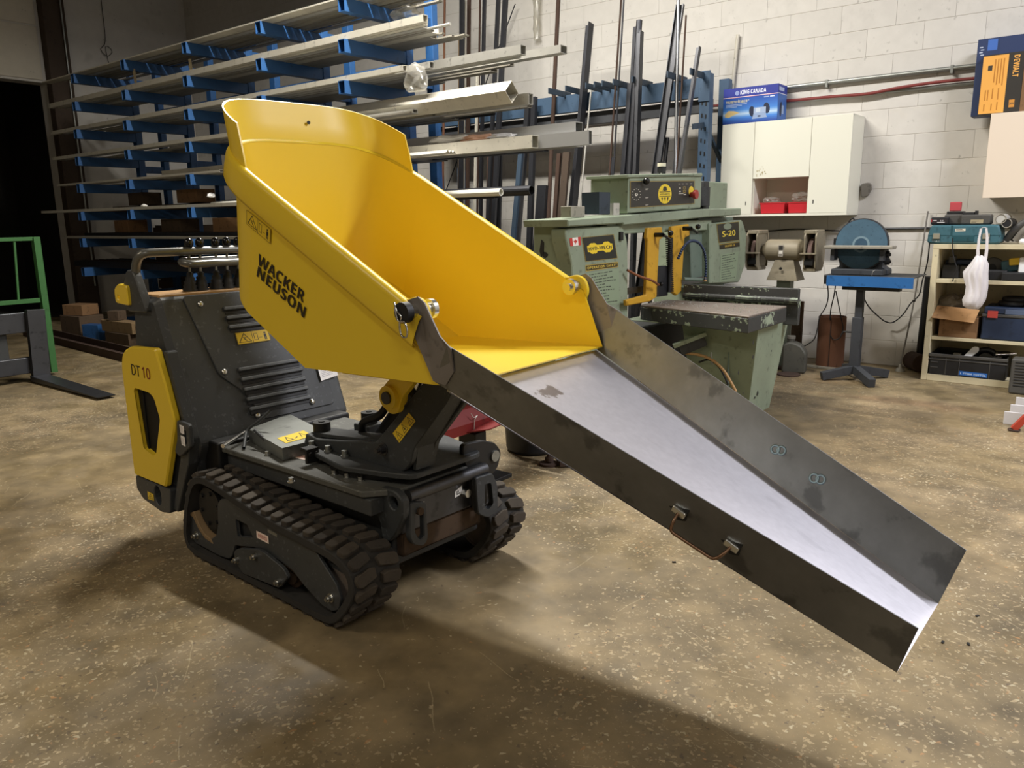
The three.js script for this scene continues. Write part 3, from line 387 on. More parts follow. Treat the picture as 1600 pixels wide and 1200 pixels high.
// front face of the console: raised panel, louvres, bolts, labels
const face = subgroup('front_panel', dumper, [faceX(0.45), 0.45, 0], [0, 0, Math.atan2(0.371, 1)]);   // local y runs up the leaning face, x stands out of it
part('panel_sheet', ext(roundPts([[-0.25, 0.52], [0.28, 0.52], [0.28, 0.0], [-0.06, 0.0], [-0.11, 0.12], [-0.19, 0.2]].map((p) => [p[0], p[1]]), 0.02, 3), 0.008, 0.002), MT.body, face, [0.004, 0.02, 0], [0, Math.PI / 2, 0]);
const louvre = (z0, z1, y) => { const l = ext(roundPts([[0, 0.008], [0.014, 0.004], [0.017, -0.008], [0.008, -0.012], [0, -0.004]], 0.002, 2), z1 - z0, 0.003); part('louvre', l, MT.body, face, [0.008, y, (z0 + z1) / 2]); part('louvre_slot', bx(0.006, 0.014, z1 - z0 - 0.01, 0.001), MT.black, face, [0.008, y - 0.017, (z0 + z1) / 2]); };
for (const y of [0.895, 0.86, 0.825]) louvre(-0.18, 0.105, (y - 0.45) * 1.067);
for (const y of [0.665, 0.628, 0.59, 0.553, 0.516]) louvre(-0.165, 0.115, (y - 0.45) * 1.067);
for (const [y, z] of [[0.92, 0.19], [0.665, 0.17], [0.487, 0.085], [0.493, -0.17], [0.93, -0.25]]) part('panel_bolt', new THREE.SphereGeometry(0.012, 12, 8).scale(0.7, 1, 1), MT.zinc, face, [0.012, (y - 0.45) * 1.067, z]);
{ const p = (y, z) => [0.0135, (y - 0.45) * 1.067, z]; decal('panel_label', pictoTex, [p(0.755, 0.085), p(0.755, -0.06), p(0.80, -0.06), p(0.80, 0.085)], face).userData.label = 'yellow pictogram label'; decal('paper_tag', paperTex, [p(0.565, -0.235), p(0.575, -0.325), p(0.65, -0.325), p(0.64, -0.235)].map((q) => [0.02, q[1], q[2]]), face).userData.label = 'white paper tag'; }
part('console_top', bxc(-1.18, -1.01, 0.955, 0.968, -0.33, 0.33, 0.004), MT.hoseTan, dumper);
part('side_ear', ext(roundPts([[-1.20, 0.90], [-1.205, 1.0], [-1.165, 1.06], [-1.11, 1.055], [-1.03, 0.905]], 0.02, 3), 0.03, 0.004), MT.body, dumper, [0, 0, 0.355]);
part('side_ear', ext(roundPts([[-1.20, 0.90], [-1.205, 1.0], [-1.165, 1.06], [-1.11, 1.055], [-1.03, 0.905]], 0.02, 3), 0.03, 0.004), MT.body, dumper, [0, 0, -0.355]);
part('yellow_hook_plate', ext(roundPts([[-1.26, 0.93], [-1.262, 0.985, 0.02], [-1.22, 1.005], [-1.15, 1.0], [-1.15, 0.925]], 0.012, 3), 0.02, 0.003, [circ(-1.232, 0.952, 0.009, 12)]), MT.yellow, dumper, [0, 0, 0.372]);
part('grab_rail', pipe([[-1.10, 0.93, 0.352], [-1.13, 1.06, 0.352], [-1.08, 1.12, 0.352], [-1.05, 1.122, 0.20], [-1.05, 1.122, -0.20], [-1.08, 1.12, -0.352], [-1.13, 1.06, -0.352], [-1.10, 0.93, -0.352]], 0.0165, 0.05, 12), mat(0x6c6c68, 0.32, 0.6), dumper).userData.label = 'round grey grab rail';
part('control_guard', pipe([[-1.12, 0.96, -0.2], [-1.08, 1.085, -0.2], [-1.06, 1.085, 0.215], [-0.99, 1.075, 0.215], [-0.99, 1.075, -0.2], [-1.06, 0.96, -0.2]], 0.014, 0.035, 10), mat(0x6c6c68, 0.32, 0.6), dumper);
for (const z of [0.172, 0.128, 0.062, 0.015, -0.035]) {
  const l = subgroup('control_lever', dumper, [-1.075, 0.965, z], [0, 0, -0.12]);
  part('boot', lathe([[0.024, 0], [0.026, 0.008], [0.02, 0.012], [0.023, 0.018], [0.018, 0.022], [0.02, 0.029], [0.014, 0.033], [0.016, 0.04], [0.01, 0.045], [0.012, 0.052], [0.005, 0.058]], 14).scale(1.15, 1.35, 1.15), MT.black, l);
  part('stem', cyl(0.0048, 0.14, 8), MT.galv, l, [0, 0.12, 0]); part('knob', new THREE.SphereGeometry(0.0175, 16, 12).scale(1, 1.15, 1), MT.blackGloss, l, [0, 0.188, 0]);
}
part('tow_pin', rodBetween(mY(348, 697, 0.45), mY(382, 675, 0.46), 0.008, 8), MT.chrome, dumper);
part('lock_rod', pipe([mY(381, 700, 0.43), mY(385, 672, 0.47), mY(402, 660, 0.5), mY(422, 642, 0.54)], 0.006, 0.03, 8), MT.cast, dumper);
part('stay_rod', rodBetween(mY(398, 672, 0.485), mY(428, 700, 0.44), 0.006, 8), MT.cast, dumper);

// --- hopper: own frame, x along the rim towards the spout, tilted with the skip
const hop = subgroup('hopper', dumper); hop.rotation.set(1 * D2R, 0.3 * D2R, 0); hop.userData.label = 'yellow steel tipping hopper with rounded back';
const TILT = -27.5 * D2R, HC = Math.cos(TILT), HS = Math.sin(TILT), PIN = [0.42, 1.01];
const SBasis = new THREE.Matrix4().makeRotationY(-YAW).multiply(new THREE.Matrix4().makeRotationFromEuler(new THREE.Euler(1 * D2R, 0.3 * D2R, 0)));
const SU = V(1, 0, 0).transformDirection(SBasis), SUP = V(0, 1, 0).transformDirection(SBasis), SN = V(0, 0, 1).transformDirection(SBasis);
const toS = (p) => { const d = p.clone().sub(DO); return [d.dot(SU), d.dot(SUP), d.dot(SN)]; };
const sZ = (px, py, n) => toS(onPlane(px, py, DO.clone().addScaledVector(SN, n), SN));
const toH = (s) => { const a = s[0] - PIN[0], b = s[1] - PIN[1]; return [a * HC + b * HS, -a * HS + b * HC, s[2]]; };
const hZ = (px, py, n) => toH(sZ(px, py, n));
const hG = (g) => { g.rotateZ(TILT); g.translate(PIN[0], PIN[1], 0); return g; };
const hPart = (n, g, m) => part(n, hG(g), m, hop);
const sgn = (v, e) => Math.sign(v) * Math.pow(Math.abs(v), e);
// rounded back in plan: starts with a fold against the flat side; returns [depth, half width], both 0..1
function backArc(t) { const a0 = 0.12, a = mix(a0, Math.PI / 2, Math.pow(t, 1.2)), f = (x) => Math.pow(Math.sin(x), 0.72), g = (x) => Math.pow(Math.max(Math.cos(x), 0), 0.5); return [(f(a) - f(a0)) / (1 - f(a0)), g(a) / g(a0)]; }
function hopCols(o) {   // o = inward offset
  const c = [];
  const w = 0.337 - o, wb = 0.330 - o, yb = -0.42 + o, q = (t) => [mix(0.174, -0.363, t), mix(-0.118, -0.42, t) + o * 1.1];
  for (const t of [0, 0.33, 0.66, 1]) c.push([[mix(0.03, -0.38, t), 0, w], [q(t)[0], q(t)[1], wb], t === 1 ? 'kink' : '']);
  for (const t of [0.5, 1]) c.push([[mix(-0.38, -0.77, t), 0, w], [mix(-0.363, -0.68, t), yb, wb], t === 1 ? 'fold' : '']);
  for (let i = 1; i <= 14; i++) { const [sx, q2] = backArc(i / 14); c.push([[-0.77 - (0.27 - o) * sx, 0, w * q2], [-0.68 - (0.18 - o) * sx, yb + 0.012 * sx, wb * q2], '']); }
  const full = c.slice(); for (let i = c.length - 2; i >= 0; i--) { const m = (p) => [p[0], p[1], -p[2]]; full.push([m(c[i][0]), m(c[i][1]), c[i][2]]); }
  return { half: c, full };
}
{
  const T = 0.005, o = hopCols(0), i = hopCols(T), lerpRow = (f, t) => f.map((c) => [0, 1, 2].map((k) => mix(c[1][k], c[0][k], t)));
  const wall = (h) => { const F = h.full, k = F.findIndex((c) => c[2] === 'fold'), n = F.length - 1 - k; return merge([[0, k], [k, n], [n, F.length - 1]].map(([a, b]) => gridSurface([0, 0.25, 0.5, 0.75, 1].map((t) => lerpRow(F.slice(a, b + 1), t))))); };
  const flo = (h) => { const N = h.half.length, k = h.half.findIndex((c) => c[2] === 'kink'), rows = h.half.map((c) => [1, 0.5, 0, -0.5, -1].map((s) => [c[1][0], c[1][1], c[1][2] * s])); return [gridSurface(rows.slice(0, k + 1)), gridSurface(rows.slice(k))]; };
  const lip = gridSurface([o.full.map((c) => c[0]), i.full.map((c) => c[0])]), endA = gridSurface([[o.full[0][0], o.full[0][1]], [i.full[0][0], i.full[0][1]]]), Ln = o.full.length - 1, endB = gridSurface([[o.full[Ln][0], o.full[Ln][1]], [i.full[Ln][0], i.full[Ln][1]]]), endC = gridSurface([[o.full[0][1], o.full[Ln][1]], [i.full[0][1], i.full[Ln][1]]]);
  hPart('hopper_shell', merge(wall(o), wall(i), ...flo(o), ...flo(i), lip, endA, endB, endC), MT.yellow);
  // rolled rim band
  const path = o.full.map((c) => c[0]).filter((p, k) => true), nrm = path.map((p, k) => { const a = path[Math.max(k - 1, 0)], b = path[Math.min(k + 1, path.length - 1)], t = [b[0] - a[0], b[2] - a[2]], l = Math.hypot(...t); return [-t[1] / l * -1, t[0] / l * -1]; });
  const prof = [[-0.006, 0.001], [0.002, 0.006], [0.012, 0.006], [0.02, 0.001], [0.024, -0.01], [0.024, -0.05], [0.022, -0.078], [0.016, -0.09], [0, -0.094]];
  const flip = nrm[8][1] * path[8][2] < 0 ? -1 : 1;
  hPart('rim_band', gridSurface(prof.map(([q, y]) => path.map((p, k) => [p[0] + flip * nrm[k][0] * q, y, p[2] + flip * nrm[k][1] * q]))), MT.yellow);
  // high back plate above the rim, flush with the shell
  const arc = (x0, dep, y, zs) => { const out = []; for (let k = 0; k <= 30; k++) { const [sx, q2] = backArc(k <= 15 ? k / 15 : (30 - k) / 15); out.push([x0 - dep * sx, y, 0.337 * zs * q2 * (k <= 15 ? 1 : -1)]); } return out; };
  const side = (x, y, zs) => [x, y, 0.337 * zs], U = (x0, xf, dep, y, zs) => { const A = arc(x0, dep, y, zs); return [[xf, y, 0.337 * zs], ...A, [xf, y, -0.337 * zs]]; };
  const rowsO = [U(-0.81, -0.80, 0.23, -0.03, 1.002), U(-0.825, -0.81, 0.22, 0, 1.002), U(-0.865, -0.85, 0.22, 0.05, 1.0), U(-0.912, -0.9, 0.215, 0.106, 0.995)];
  const rowsI = rowsO.map((r, j) => r.map((p) => [p[0] + (Math.abs(p[2]) < 0.3 ? 0.0055 : 0.0), p[1], p[2] * 0.984]));
  hPart('high_back', merge(gridSurface(rowsO), gridSurface(rowsI), gridSurface([rowsO[3], rowsI[3]]), gridSurface(rowsO.map((r, j) => [r[0], rowsI[j][0]])), gridSurface(rowsO.map((r, j) => [r[32], rowsI[j][32]]))), MT.yellow);
  // lugs with pins
  for (const s of [1, -1]) {
    hPart('spout_lug', ext(roundPts([[-0.11, -0.002], [-0.045, 0.004], [-0.02, 0.03, 0.02], [0.018, 0.034, 0.02], [0.046, 0.006, 0.02], [0.05, -0.05], [0.08, -0.08], [-0.02, -0.08], [-0.11, -0.05]], 0.012, 4), 0.014, 0.002).translate(0, 0, s * 0.34), MT.yellow);
    hPart('lug_pin', merge(cylZ(0.017, 0.10, 18).translate(0, 0, s * 0.345), cylZ(0.025, 0.014, 20).translate(0, 0, s * 0.3), cylZ(0.012, 0.012, 6).translate(0, 0, s * 0.29)), MT.zinc);
  }
  hPart('spring_clip', tube([[-0.03, 0.012, 0.40], [-0.012, 0.0, 0.402], [0.006, -0.008, 0.40], [0.006, -0.03, 0.398], [0.022, -0.05, 0.398], [0.04, -0.045, 0.4], [0.04, -0.028, 0.402], [0.022, -0.012, 0.402], [0.002, -0.02, 0.402], [-0.02, 0.004, 0.404]], 0.0028, 60, 6), MT.chrome);
  hPart('pin_head', cylZ(0.026, 0.02, 18).translate(0, 0, 0.388), MT.black);
  // lettering on the near side
  const word = (s, h) => { const g = text(s, h, 0.001); g.computeBoundingBox(); return g; };
  const P1 = hZ(403, 412, 0.333), P2 = hZ(475, 473, 0.333), Q1 = hZ(402, 431, 0.333), Q2 = hZ(476, 497, 0.333), cap = Math.abs(P1[1] - Q1[1]) * 0.93;
  const L = (s, a, b) => { const g = word(s, 0.05), bb = g.boundingBox, dx = b[0] - a[0], dy = b[1] - a[1], len = Math.hypot(dx, dy); g.translate(-bb.min.x, -bb.min.y, 0); g.scale(len / (bb.max.x - bb.min.x), cap / (bb.max.y - bb.min.y), 1); g.rotateZ(Math.atan2(dy, dx)); g.translate(a[0], a[1], 0.3352); return g; };
  hPart('brand_lettering', L('WACKER', P1, P2), mat(0x2a2214, 0.5)); hPart('brand_lettering', L('NEUSON', Q1, Q2), mat(0x2a2214, 0.5));
  const d = [hZ(387, 350, 0.3345), hZ(424, 381, 0.3345), hZ(425, 358, 0.3345), hZ(387, 327, 0.3345)]; const m = decal('pictogram', pictoTex, d.map((p) => [p[0], p[1], 0.3385]), hop); hG(m.geometry); m.geometry.computeVertexNormals();
  // welded seams and stiffener under the floor
  hPart('floor_stiffener', merge(bxc(-0.36, 0.05, -0.02, 0.0, -0.24, 0.24, 0.004).rotateZ(0.515).translate(-0.0, -0.225, 0)), MT.yellow);
  const lugY = (z) => merge(ext(roundPts([[-0.04, 0.02], [-0.03, -0.045], [0.0, -0.055], [0.03, -0.045], [0.045, 0.0], [0.14, 0.09], [0.05, 0.1]], 0.02, 4), 0.022, 0.002).translate(0.101, 0.712, z), cylZ(0.036, 0.05, 24).translate(0.101, 0.712, z));
  for (const z of [0.165, -0.165]) { part('pivot_bracket', lugY(z), MT.yellow, hop); part('pivot_pin', cylZ(0.019, 0.064, 18), MT.darkSteel, hop, [0.101, 0.712, z]); }
  part('drain_hole', cylX(0.006, 0.004, 10), MT.black, hop, (() => { const p = [-1.075, 0.06, -0.05]; const x = p[0] * HC - p[1] * HS + PIN[0], y = p[0] * HS + p[1] * HC + PIN[1]; return [x, y, p[2]]; })());
}

// ---------------------------------------------------------------- sheet steel chute pinned to the hopper spout
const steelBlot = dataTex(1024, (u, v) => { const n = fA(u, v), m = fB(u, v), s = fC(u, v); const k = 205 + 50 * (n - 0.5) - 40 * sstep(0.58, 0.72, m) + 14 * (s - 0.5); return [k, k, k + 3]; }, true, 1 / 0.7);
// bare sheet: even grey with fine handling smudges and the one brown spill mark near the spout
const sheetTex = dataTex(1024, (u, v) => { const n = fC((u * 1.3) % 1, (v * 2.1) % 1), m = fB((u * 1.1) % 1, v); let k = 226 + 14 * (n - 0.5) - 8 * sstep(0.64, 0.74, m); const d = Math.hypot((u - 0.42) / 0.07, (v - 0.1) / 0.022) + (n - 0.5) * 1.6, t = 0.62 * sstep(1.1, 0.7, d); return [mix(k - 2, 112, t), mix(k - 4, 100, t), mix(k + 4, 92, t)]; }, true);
const chuteMat = mat(0xffffff, 0.38, 0.85, { map: sheetTex }), chuteWall = mat(0xa2a4a3, 0.4, 0.86, { map: steelBlot });  // same steel twice; floor coloured lighter to carry its bright reflection
{
  const ch = thing('steel_chute', 'tapered bare steel chute with folded sides pinned to the yellow hopper', 'chute', [DO.x, 0, DO.z]);
  ch.quaternion.setFromRotationMatrix(SBasis);
  const A0 = [0.497, 0.815, 0.331], A1 = [1.529, 0.359, 0.167], up = [0.406, 0.914], t = 0.003;
  { // floor, uv along its length
    const f = (s, z, d) => [mix(A0[0], A1[0], s) - up[0] * d, mix(A0[1], A1[1], s) - up[1] * d, z * mix(A0[2], A1[2], s)];
    const top = gridSurface([0, 0.25, 0.5, 0.75, 1].map((s) => [1, 0.5, 0, -0.5, -1].map((z) => f(s, z, 0)))), bot = gridSurface([0, 1].map((s) => [1, -1].map((z) => f(s, z, t)))), end = gridSurface([0, t].map((d) => [1, -1].map((z) => f(1, z, d))));
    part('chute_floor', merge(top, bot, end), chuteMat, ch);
  }
  const slab = (loop, th, s) => { const q = loop.map((p) => new THREE.Vector2(p[0], p[1])), tri = THREE.ShapeUtils.triangulateShape(q, []), pos = [], P = (i, d) => [loop[i][0], loop[i][1], s * (loop[i][2] + d)]; for (const [a, b, c] of tri) { pos.push(...P(a, 0), ...P(b, 0), ...P(c, 0), ...P(a, th), ...P(c, th), ...P(b, th)); } for (let i = 0; i < loop.length; i++) { const j = (i + 1) % loop.length; pos.push(...P(i, 0), ...P(i, th), ...P(j, th), ...P(i, 0), ...P(j, th), ...P(j, 0)); } const g = new THREE.BufferGeometry(); g.setAttribute('position', new THREE.Float32BufferAttribute(pos, 3)); g.computeVertexNormals(); return boxUV(g); };
  const loop = [[0.462, 0.833, 0.335], A1, [1.566, 0.483, 0.207], [0.545, 0.938, 0.3675]];
  for (const s of [1, -1]) {
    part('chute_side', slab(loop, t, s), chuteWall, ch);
    part('pin_ear', slab([[0.462, 0.835, 0.3385], [0.505, 0.83, 0.339], [0.545, 0.87, 0.349], [0.56, 0.932, 0.371], [0.515, 0.956, 0.3605], [0.462, 1.033, 0.3555], [0.44, 1.047, 0.3555], [0.405, 1.037, 0.3555], [0.397, 0.985, 0.3535]], 0.004, s), worn(0x8f8985, 0.55, 0.35), ch).userData.label = 'ground bare metal ear';
  }
  // grab handle welded on the near side
  const pa = V(...loop[0]), pb = V(...loop[1]), pc = V(...loop[2]), nn = pb.clone().sub(pa).cross(pc.clone().sub(pa)).normalize(); if (nn.z < 0) nn.negate();
  const Nw = nn.clone().transformDirection(SBasis), Pw = DO.clone().addScaledVector(SU, pb.x).addScaledVector(SUP, pb.y).addScaledVector(SN, pb.z + t);
  const onWall = (px, py, d = 0) => V(...toS(onPlane(px, py, Pw, Nw))).addScaledVector(nn, d);
  const a = onWall(1063, 797), b = onWall(1145, 850), c1 = onWall(1060, 812), c2 = onWall(1128, 856), h = subgroup('grab_handle', ch);
  for (const p of [a, b]) { const g = bx(0.034, 0.016, 0.012, 0.004, 2); g.rotateZ(-0.45); part('weld_tab', g, MT.zinc, h, p.clone().addScaledVector(nn, 0.006).toArray()); const st = ext(roundPts(circ(0, 0, 0.024, 9).map((q, i) => [q[0] * (1 + 0.25 * ((i * 7) % 3 - 1)), q[1] * (0.8 + 0.2 * ((i * 5) % 3 - 1))]), 0.004, 2), 0.0012, 0); st.rotateZ(-0.45); const m = part('weld_scorch', st, MT.black, h, p.clone().addScaledVector(nn, 0.0012).toArray()); }
  part('handle_rod', pipe([a.clone().addScaledVector(nn, 0.008), a.clone().lerp(c1, 0.3).addScaledVector(nn, 0.03), c1.clone().addScaledVector(nn, 0.04), c2.clone().addScaledVector(nn, 0.04), b.clone().lerp(c2, 0.3).addScaledVector(nn, 0.03), b.clone().addScaledVector(nn, 0.008)], 0.0036, 0.012, 8), worn(0x9a7a62, 0.4, 0.9), h);
  // bluish heat rings left by the welds on the far side
  const fn = nn.clone(); fn.z *= -1; const FN = fn.clone().transformDirection(SBasis), FP = DO.clone().addScaledVector(SU, pb.x).addScaledVector(SUP, pb.y).addScaledVector(SN, -pb.z);
  for (const [px, py] of [[1216, 703], [1277, 748]]) { const p = V(...toS(onPlane(px, py, FP, FN))), g = new THREE.TorusGeometry(0.0105, 0.003, 4, 18); g.scale(1, 1, 0.12); const g2 = merge(g.clone().translate(-0.008, 0, 0), g.clone().translate(0.008, 0, 0)); g2.applyQuaternion(new THREE.Quaternion().setFromUnitVectors(V(0, 0, 1), fn.clone().negate())); part('heat_mark', g2, mat(0x9db4bd, 0.5, 0.6), ch, p.addScaledVector(fn, -0.0012).toArray()); }
}
// ---------------------------------------------------------------- blue cantilever rack with its stock
const RX = [-5.0, -6.09, -7.28, -8.49, -9.66], RY = [2.91, 2.61, 2.305, 2.005, 1.70, 1.387, 1.083, 0.746];
const tipZ = (l) => 2.6 + 0.15 * l / 7;
{
  const rack = thing('cantilever_rack', 'tall blue cantilever rack loaded with metal bars along the back wall', 'rack');
  RX.forEach((x) => {
    const col = subgroup('rack_column', rack);
    part('front_post', bxc(x - 0.045, x + 0.045, 0, 3.08, 1.88, 1.96, 0.004), MT.rackBlue, col);
    part('rear_post', bxc(x - 0.045, x + 0.045, 0, 3.12, 1.57, 1.64, 0.004), MT.rackBlue, col);
    for (let k = 0; k < 6; k++) part('brace', bxc(x - 0.03, x + 0.03, 0.35 + k * 0.5, 0.43 + k * 0.5, 1.63, 1.89, 0.003), MT.rackBlue, col);
    part('base', bxc(x - 0.05, x + 0.05, 0, 0.12, 1.55, 2.75, 0.004), MT.rackBlue, col);
  });
  RX.forEach((x) => RY.forEach((y, l) => {
    // hollow rectangular arm, open at its tip
    const g = sweep(rect(0.075, 0.098), V(x, y - 0.049, 1.9), V(x, y - 0.049, tipZ(l)), V(0, 1, 0), [rect(0.066, 0.088)]);
    part('arm', g, MT.rackBlue, rack);
  }));
  part('rear_tie', merge(rodBetween([RX[4], 2.6, 1.6], [RX[0], 2.6, 1.6], 0.02, 8), rodBetween([RX[4], 0.9, 1.6], [RX[0], 0.9, 1.6], 0.02, 8)), MT.rackBlue, rack);
}
// profiles
const sqTube = (w, h, t = 0.003) => [rect(w, h, 0, h / 2), [rect(w - 2 * t, h - 2 * t, 0, h / 2)]];
const angleP = (w, t = 0.005) => [[[-w / 2, 0], [w / 2, 0], [w / 2, t], [-w / 2 + t, t], [-w / 2 + t, w], [-w / 2, w]], []];
const veeP = (w, t = 0.004) => [[[-w, 0], [0, w], [w, 0], [w - t * 1.4, 0], [0, w - t * 1.4], [-w + t * 1.4, 0]].reverse(), []];
const roundP = (r, t) => [circ(0, r, r, 16), t ? [circ(0, r, r - t, 14)] : []];
const chanP = (w, h, t = 0.005) => [[[-w / 2, 0], [w / 2, 0], [w / 2, h], [w / 2 - t, h], [w / 2 - t, t], [-w / 2 + t, t], [-w / 2 + t, h], [-w / 2, h]], []];
function stock(name, label, cat, prof, x0, x1, y, z, m, grp) { const g = sweep(prof[0], V(x0, y, z), V(x1, y, z), V(0, 1, 0), prof[1]); return solo(name, label, cat, g, m, null, null, grp); }
const xAt = (px, py, z) => atZ(px, py, z).x;
const BAR = 'metal bars on the cantilever rack';
const levelWord = ['topmost', 'second highest', 'third highest', 'fourth highest', 'fifth highest', 'sixth highest', 'second lowest', 'lowest'];
{
  const used = RY.map(() => []);
  const put = (l, name, desc, prof, x0, x1, z, m, dy = 0) => { const xs = prof[0].map((p) => p[0]); used[l].push([z + Math.min(...xs), z + Math.max(...xs)]); return stock(name, desc + ' on the ' + levelWord[l] + ' rack arms', 'bar', prof, x0, x1, RY[l] + 0.0005 + dy, z, m, BAR); };
  const L = -10.25;
  // level 0: flat bars in front, film wrapped tubes behind
  put(0, 'aluminium_flat_bar', 'wide flat aluminium bar', sqTube(0.11, 0.012, 0.003), -10.5, -4.3, 2.53, MT.aluMatt);
  put(0, 'aluminium_tube', 'slim square aluminium tube', sqTube(0.05, 0.05), -10.1, -4.35, 2.42, MT.alu);
  for (const [z, r, a, b, w] of [[2.33, 0.035, -9.9, -4.55, 'outer'], [2.25, 0.035, -9.7, -4.42, 'middle'], [2.16, 0.04, -9.9, -4.5, 'inner thicker']]) put(0, 'wrapped_tube', w + ' paper wrapped round tube', roundP(r, 0.004), a, b, z, MT.aluDull);
  put(0, 'chrome_tube', 'bright round tube with open end', roundP(0.03, 0.003), -9.0, xAt(640, 4, 2.07), 2.07, MT.chrome);
  // level 1
  const e1 = xAt(674, 35, 2.5);
  put(1, 'aluminium_tube', 'front pale square aluminium tube', sqTube(0.05, 0.05), -10.4, e1, 2.56, MT.aluMatt);
  put(1, 'aluminium_tube', 'pale box aluminium tube', sqTube(0.05, 0.05), -10.3, e1 - 0.06, 2.50, MT.aluMatt);
  put(1, 'aluminium_tube', 'thin walled aluminium tube', sqTube(0.05, 0.05), -10.3, e1 - 0.12, 2.44, MT.alu);
  put(1, 'aluminium_rod', 'thin bright aluminium rod sticking out', roundP(0.011), -8.4, xAt(705, 38, 2.36), 2.37, MT.alu);
  put(1, 'aluminium_channel', 'aluminium channel', chanP(0.08, 0.04), -10.1, xAt(680, 48, 2.27), 2.27, MT.aluMatt);
  put(1, 'aluminium_tube', 'flat dull aluminium tube', sqTube(0.08, 0.03), -10.1, xAt(676, 53, 2.17), 2.16, MT.aluDull);
  put(1, 'aluminium_strip', 'flat dark strip', sqTube(0.06, 0.01, 0.003), -10.0, -4.2, 2.06, MT.aluDull);
  // level 2
  put(2, 'aluminium_tube', 'front cream square tube', sqTube(0.04, 0.04), -10.4, xAt(634, 103, 2.57), 2.58, MT.aluMatt);
  put(2, 'aluminium_tube', 'square tube with bright end', sqTube(0.045, 0.045), -10.2, xAt(678, 103, 2.5), 2.52, MT.alu);
  put(2, 'aluminium_tube', 'long square tube reaching past the rack end', sqTube(0.06, 0.06), -8.9, xAt(822, 84, 2.42), 2.45, MT.alu);
  put(2, 'aluminium_tube', 'slim square tube beside the long tube', sqTube(0.04, 0.04), -8.6, xAt(815, 91, 2.36), 2.385, MT.alu);
  put(2, 'aluminium_tube', 'longest twin walled tube reaching far past the rack', sqTube(0.075, 0.05), -8.0, xAt(881, 92, 2.3), 2.3, MT.alu);
  put(2, 'aluminium_tube', 'dull square tube by the posts', sqTube(0.05, 0.05), -9.8, xAt(800, 97, 2.2), 2.2, MT.aluDull);
  put(2, 'aluminium_tube', 'plain flat tube by the posts', sqTube(0.08, 0.025), -9.8, -3.9, 2.1, MT.aluDull);
  for (const [k, z] of [[0, 2.13], [1, 2.05]]) put(3, 'black_pipe', ['outer', 'inner'][k] + ' thin black pipe', roundP(0.014, 0.002), -7.5, xAt(772, 124, z), z, MT.darkSteel);
  // level 3
  put(3, 'aluminium_tube', 'front square tube', sqTube(0.035, 0.035), -10.35, xAt(360, 160, 2.6), 2.62, MT.aluMatt);
  put(3, 'aluminium_tube', 'bright rectangular tube', sqTube(0.05, 0.03), -10.3, xAt(650, 175, 2.55), 2.555, MT.alu);
  put(3, 'aluminium_diamond_tube', 'large square tube standing on its corner', [[[0, 0], [0.075, 0.075], [0, 0.15], [-0.075, 0.075]], [[[0, 0.006], [0.069, 0.075], [0, 0.144], [-0.069, 0.075]]]], xAt(640, 190, 2.45) - 1.6, xAt(800, 156, 2.44), 2.44, MT.aluMatt);
  put(3, 'aluminium_tube', 'wide rectangular tube with square open end', sqTube(0.05, 0.075, 0.004), -8.2, xAt(831, 158, 2.3), 2.31, MT.alu);
  put(3, 'aluminium_tube', 'dull tube behind the wide tube', sqTube(0.06, 0.04), -9.6, -3.5, 2.2, MT.aluDull);
  // level 4
  put(4, 'steel_sheet_strip', 'front grey strip', sqTube(0.09, 0.02, 0.003), -10.3, xAt(345, 215, 2.6), 2.6, MT.aluMatt);
  for (let k = 0; k < 3; k++) put(4, 'aluminium_angle', ['outer', 'middle', 'inner'][k] + ' bright aluminium angle of three', veeP(0.022), xAt(620, 250, 2.58) - 1.2, xAt(704 + k * 5, 236, 2.56 - k * 0.046), 2.59 - k * 0.046, MT.alu, 0.0);
  put(4, 'aluminium_tube', 'square tube with open black end', sqTube(0.075, 0.085, 0.005), -8.2, xAt(838, 226, 2.4), 2.412, MT.aluMatt);
  put(4, 'aluminium_beam', 'tall grey rectangular beam reaching far past the rack', sqTube(0.09, 0.16, 0.005), -7.0, xAt(905, 212, 2.28), 2.28, mat(0xa9a9a8, 0.45, 0.5));
  put(4, 'aluminium_tube', 'lower rectangular tube along the tall beam', sqTube(0.04, 0.09, 0.004), -6.5, xAt(922, 226, 2.35), 2.3475, mat(0xb4b4b3, 0.42, 0.6));
  put(4, 'steel_tube', 'dark square tube against the posts', sqTube(0.06, 0.06), -9.6, -3.4, 2.14, MT.millSteel);
  // level 5
  put(5, 'steel_flat_bar', 'wide pale flat bar', sqTube(0.1, 0.03, 0.003), -10.8, -4.6, 2.62, MT.aluMatt);
  put(5, 'white_pipe', 'white plastic pipe with open end', roundP(0.026, 0.006), -7.2, xAt(783, 295, 2.5), 2.5, mat(0xe8e6da, 0.4));
  put(5, 'steel_tube', 'dark round tube beyond the white pipe', roundP(0.035, 0.005), -7.2, xAt(831, 312, 2.38), 2.38, MT.millSteel, -0.0);
  put(5, 'steel_tube', 'rusty square tube', sqTube(0.06, 0.06), -9.8, -4.2, 2.22, MT.rustDark);
  put(5, 'steel_tube', 'black square tube', sqTube(0.06, 0.06), -9.8, -3.9, 2.1, MT.millSteel);
  // level 6, 7
  put(6, 'steel_flat_bar', 'long brown flat bar', sqTube(0.1, 0.025, 0.003), -10.2, -4.4, 2.64, MT.aluDull);
  for (const [k, z] of [[0, 2.5], [1, 2.38], [2, 2.22]]) put(6, 'steel_tube', ['first', 'second', 'third'][k] + ' dark tube behind the flat bar', sqTube(0.07, 0.06), -10, -4.0 - k * 0.3, z, k % 2 ? MT.rustDark : MT.millSteel);
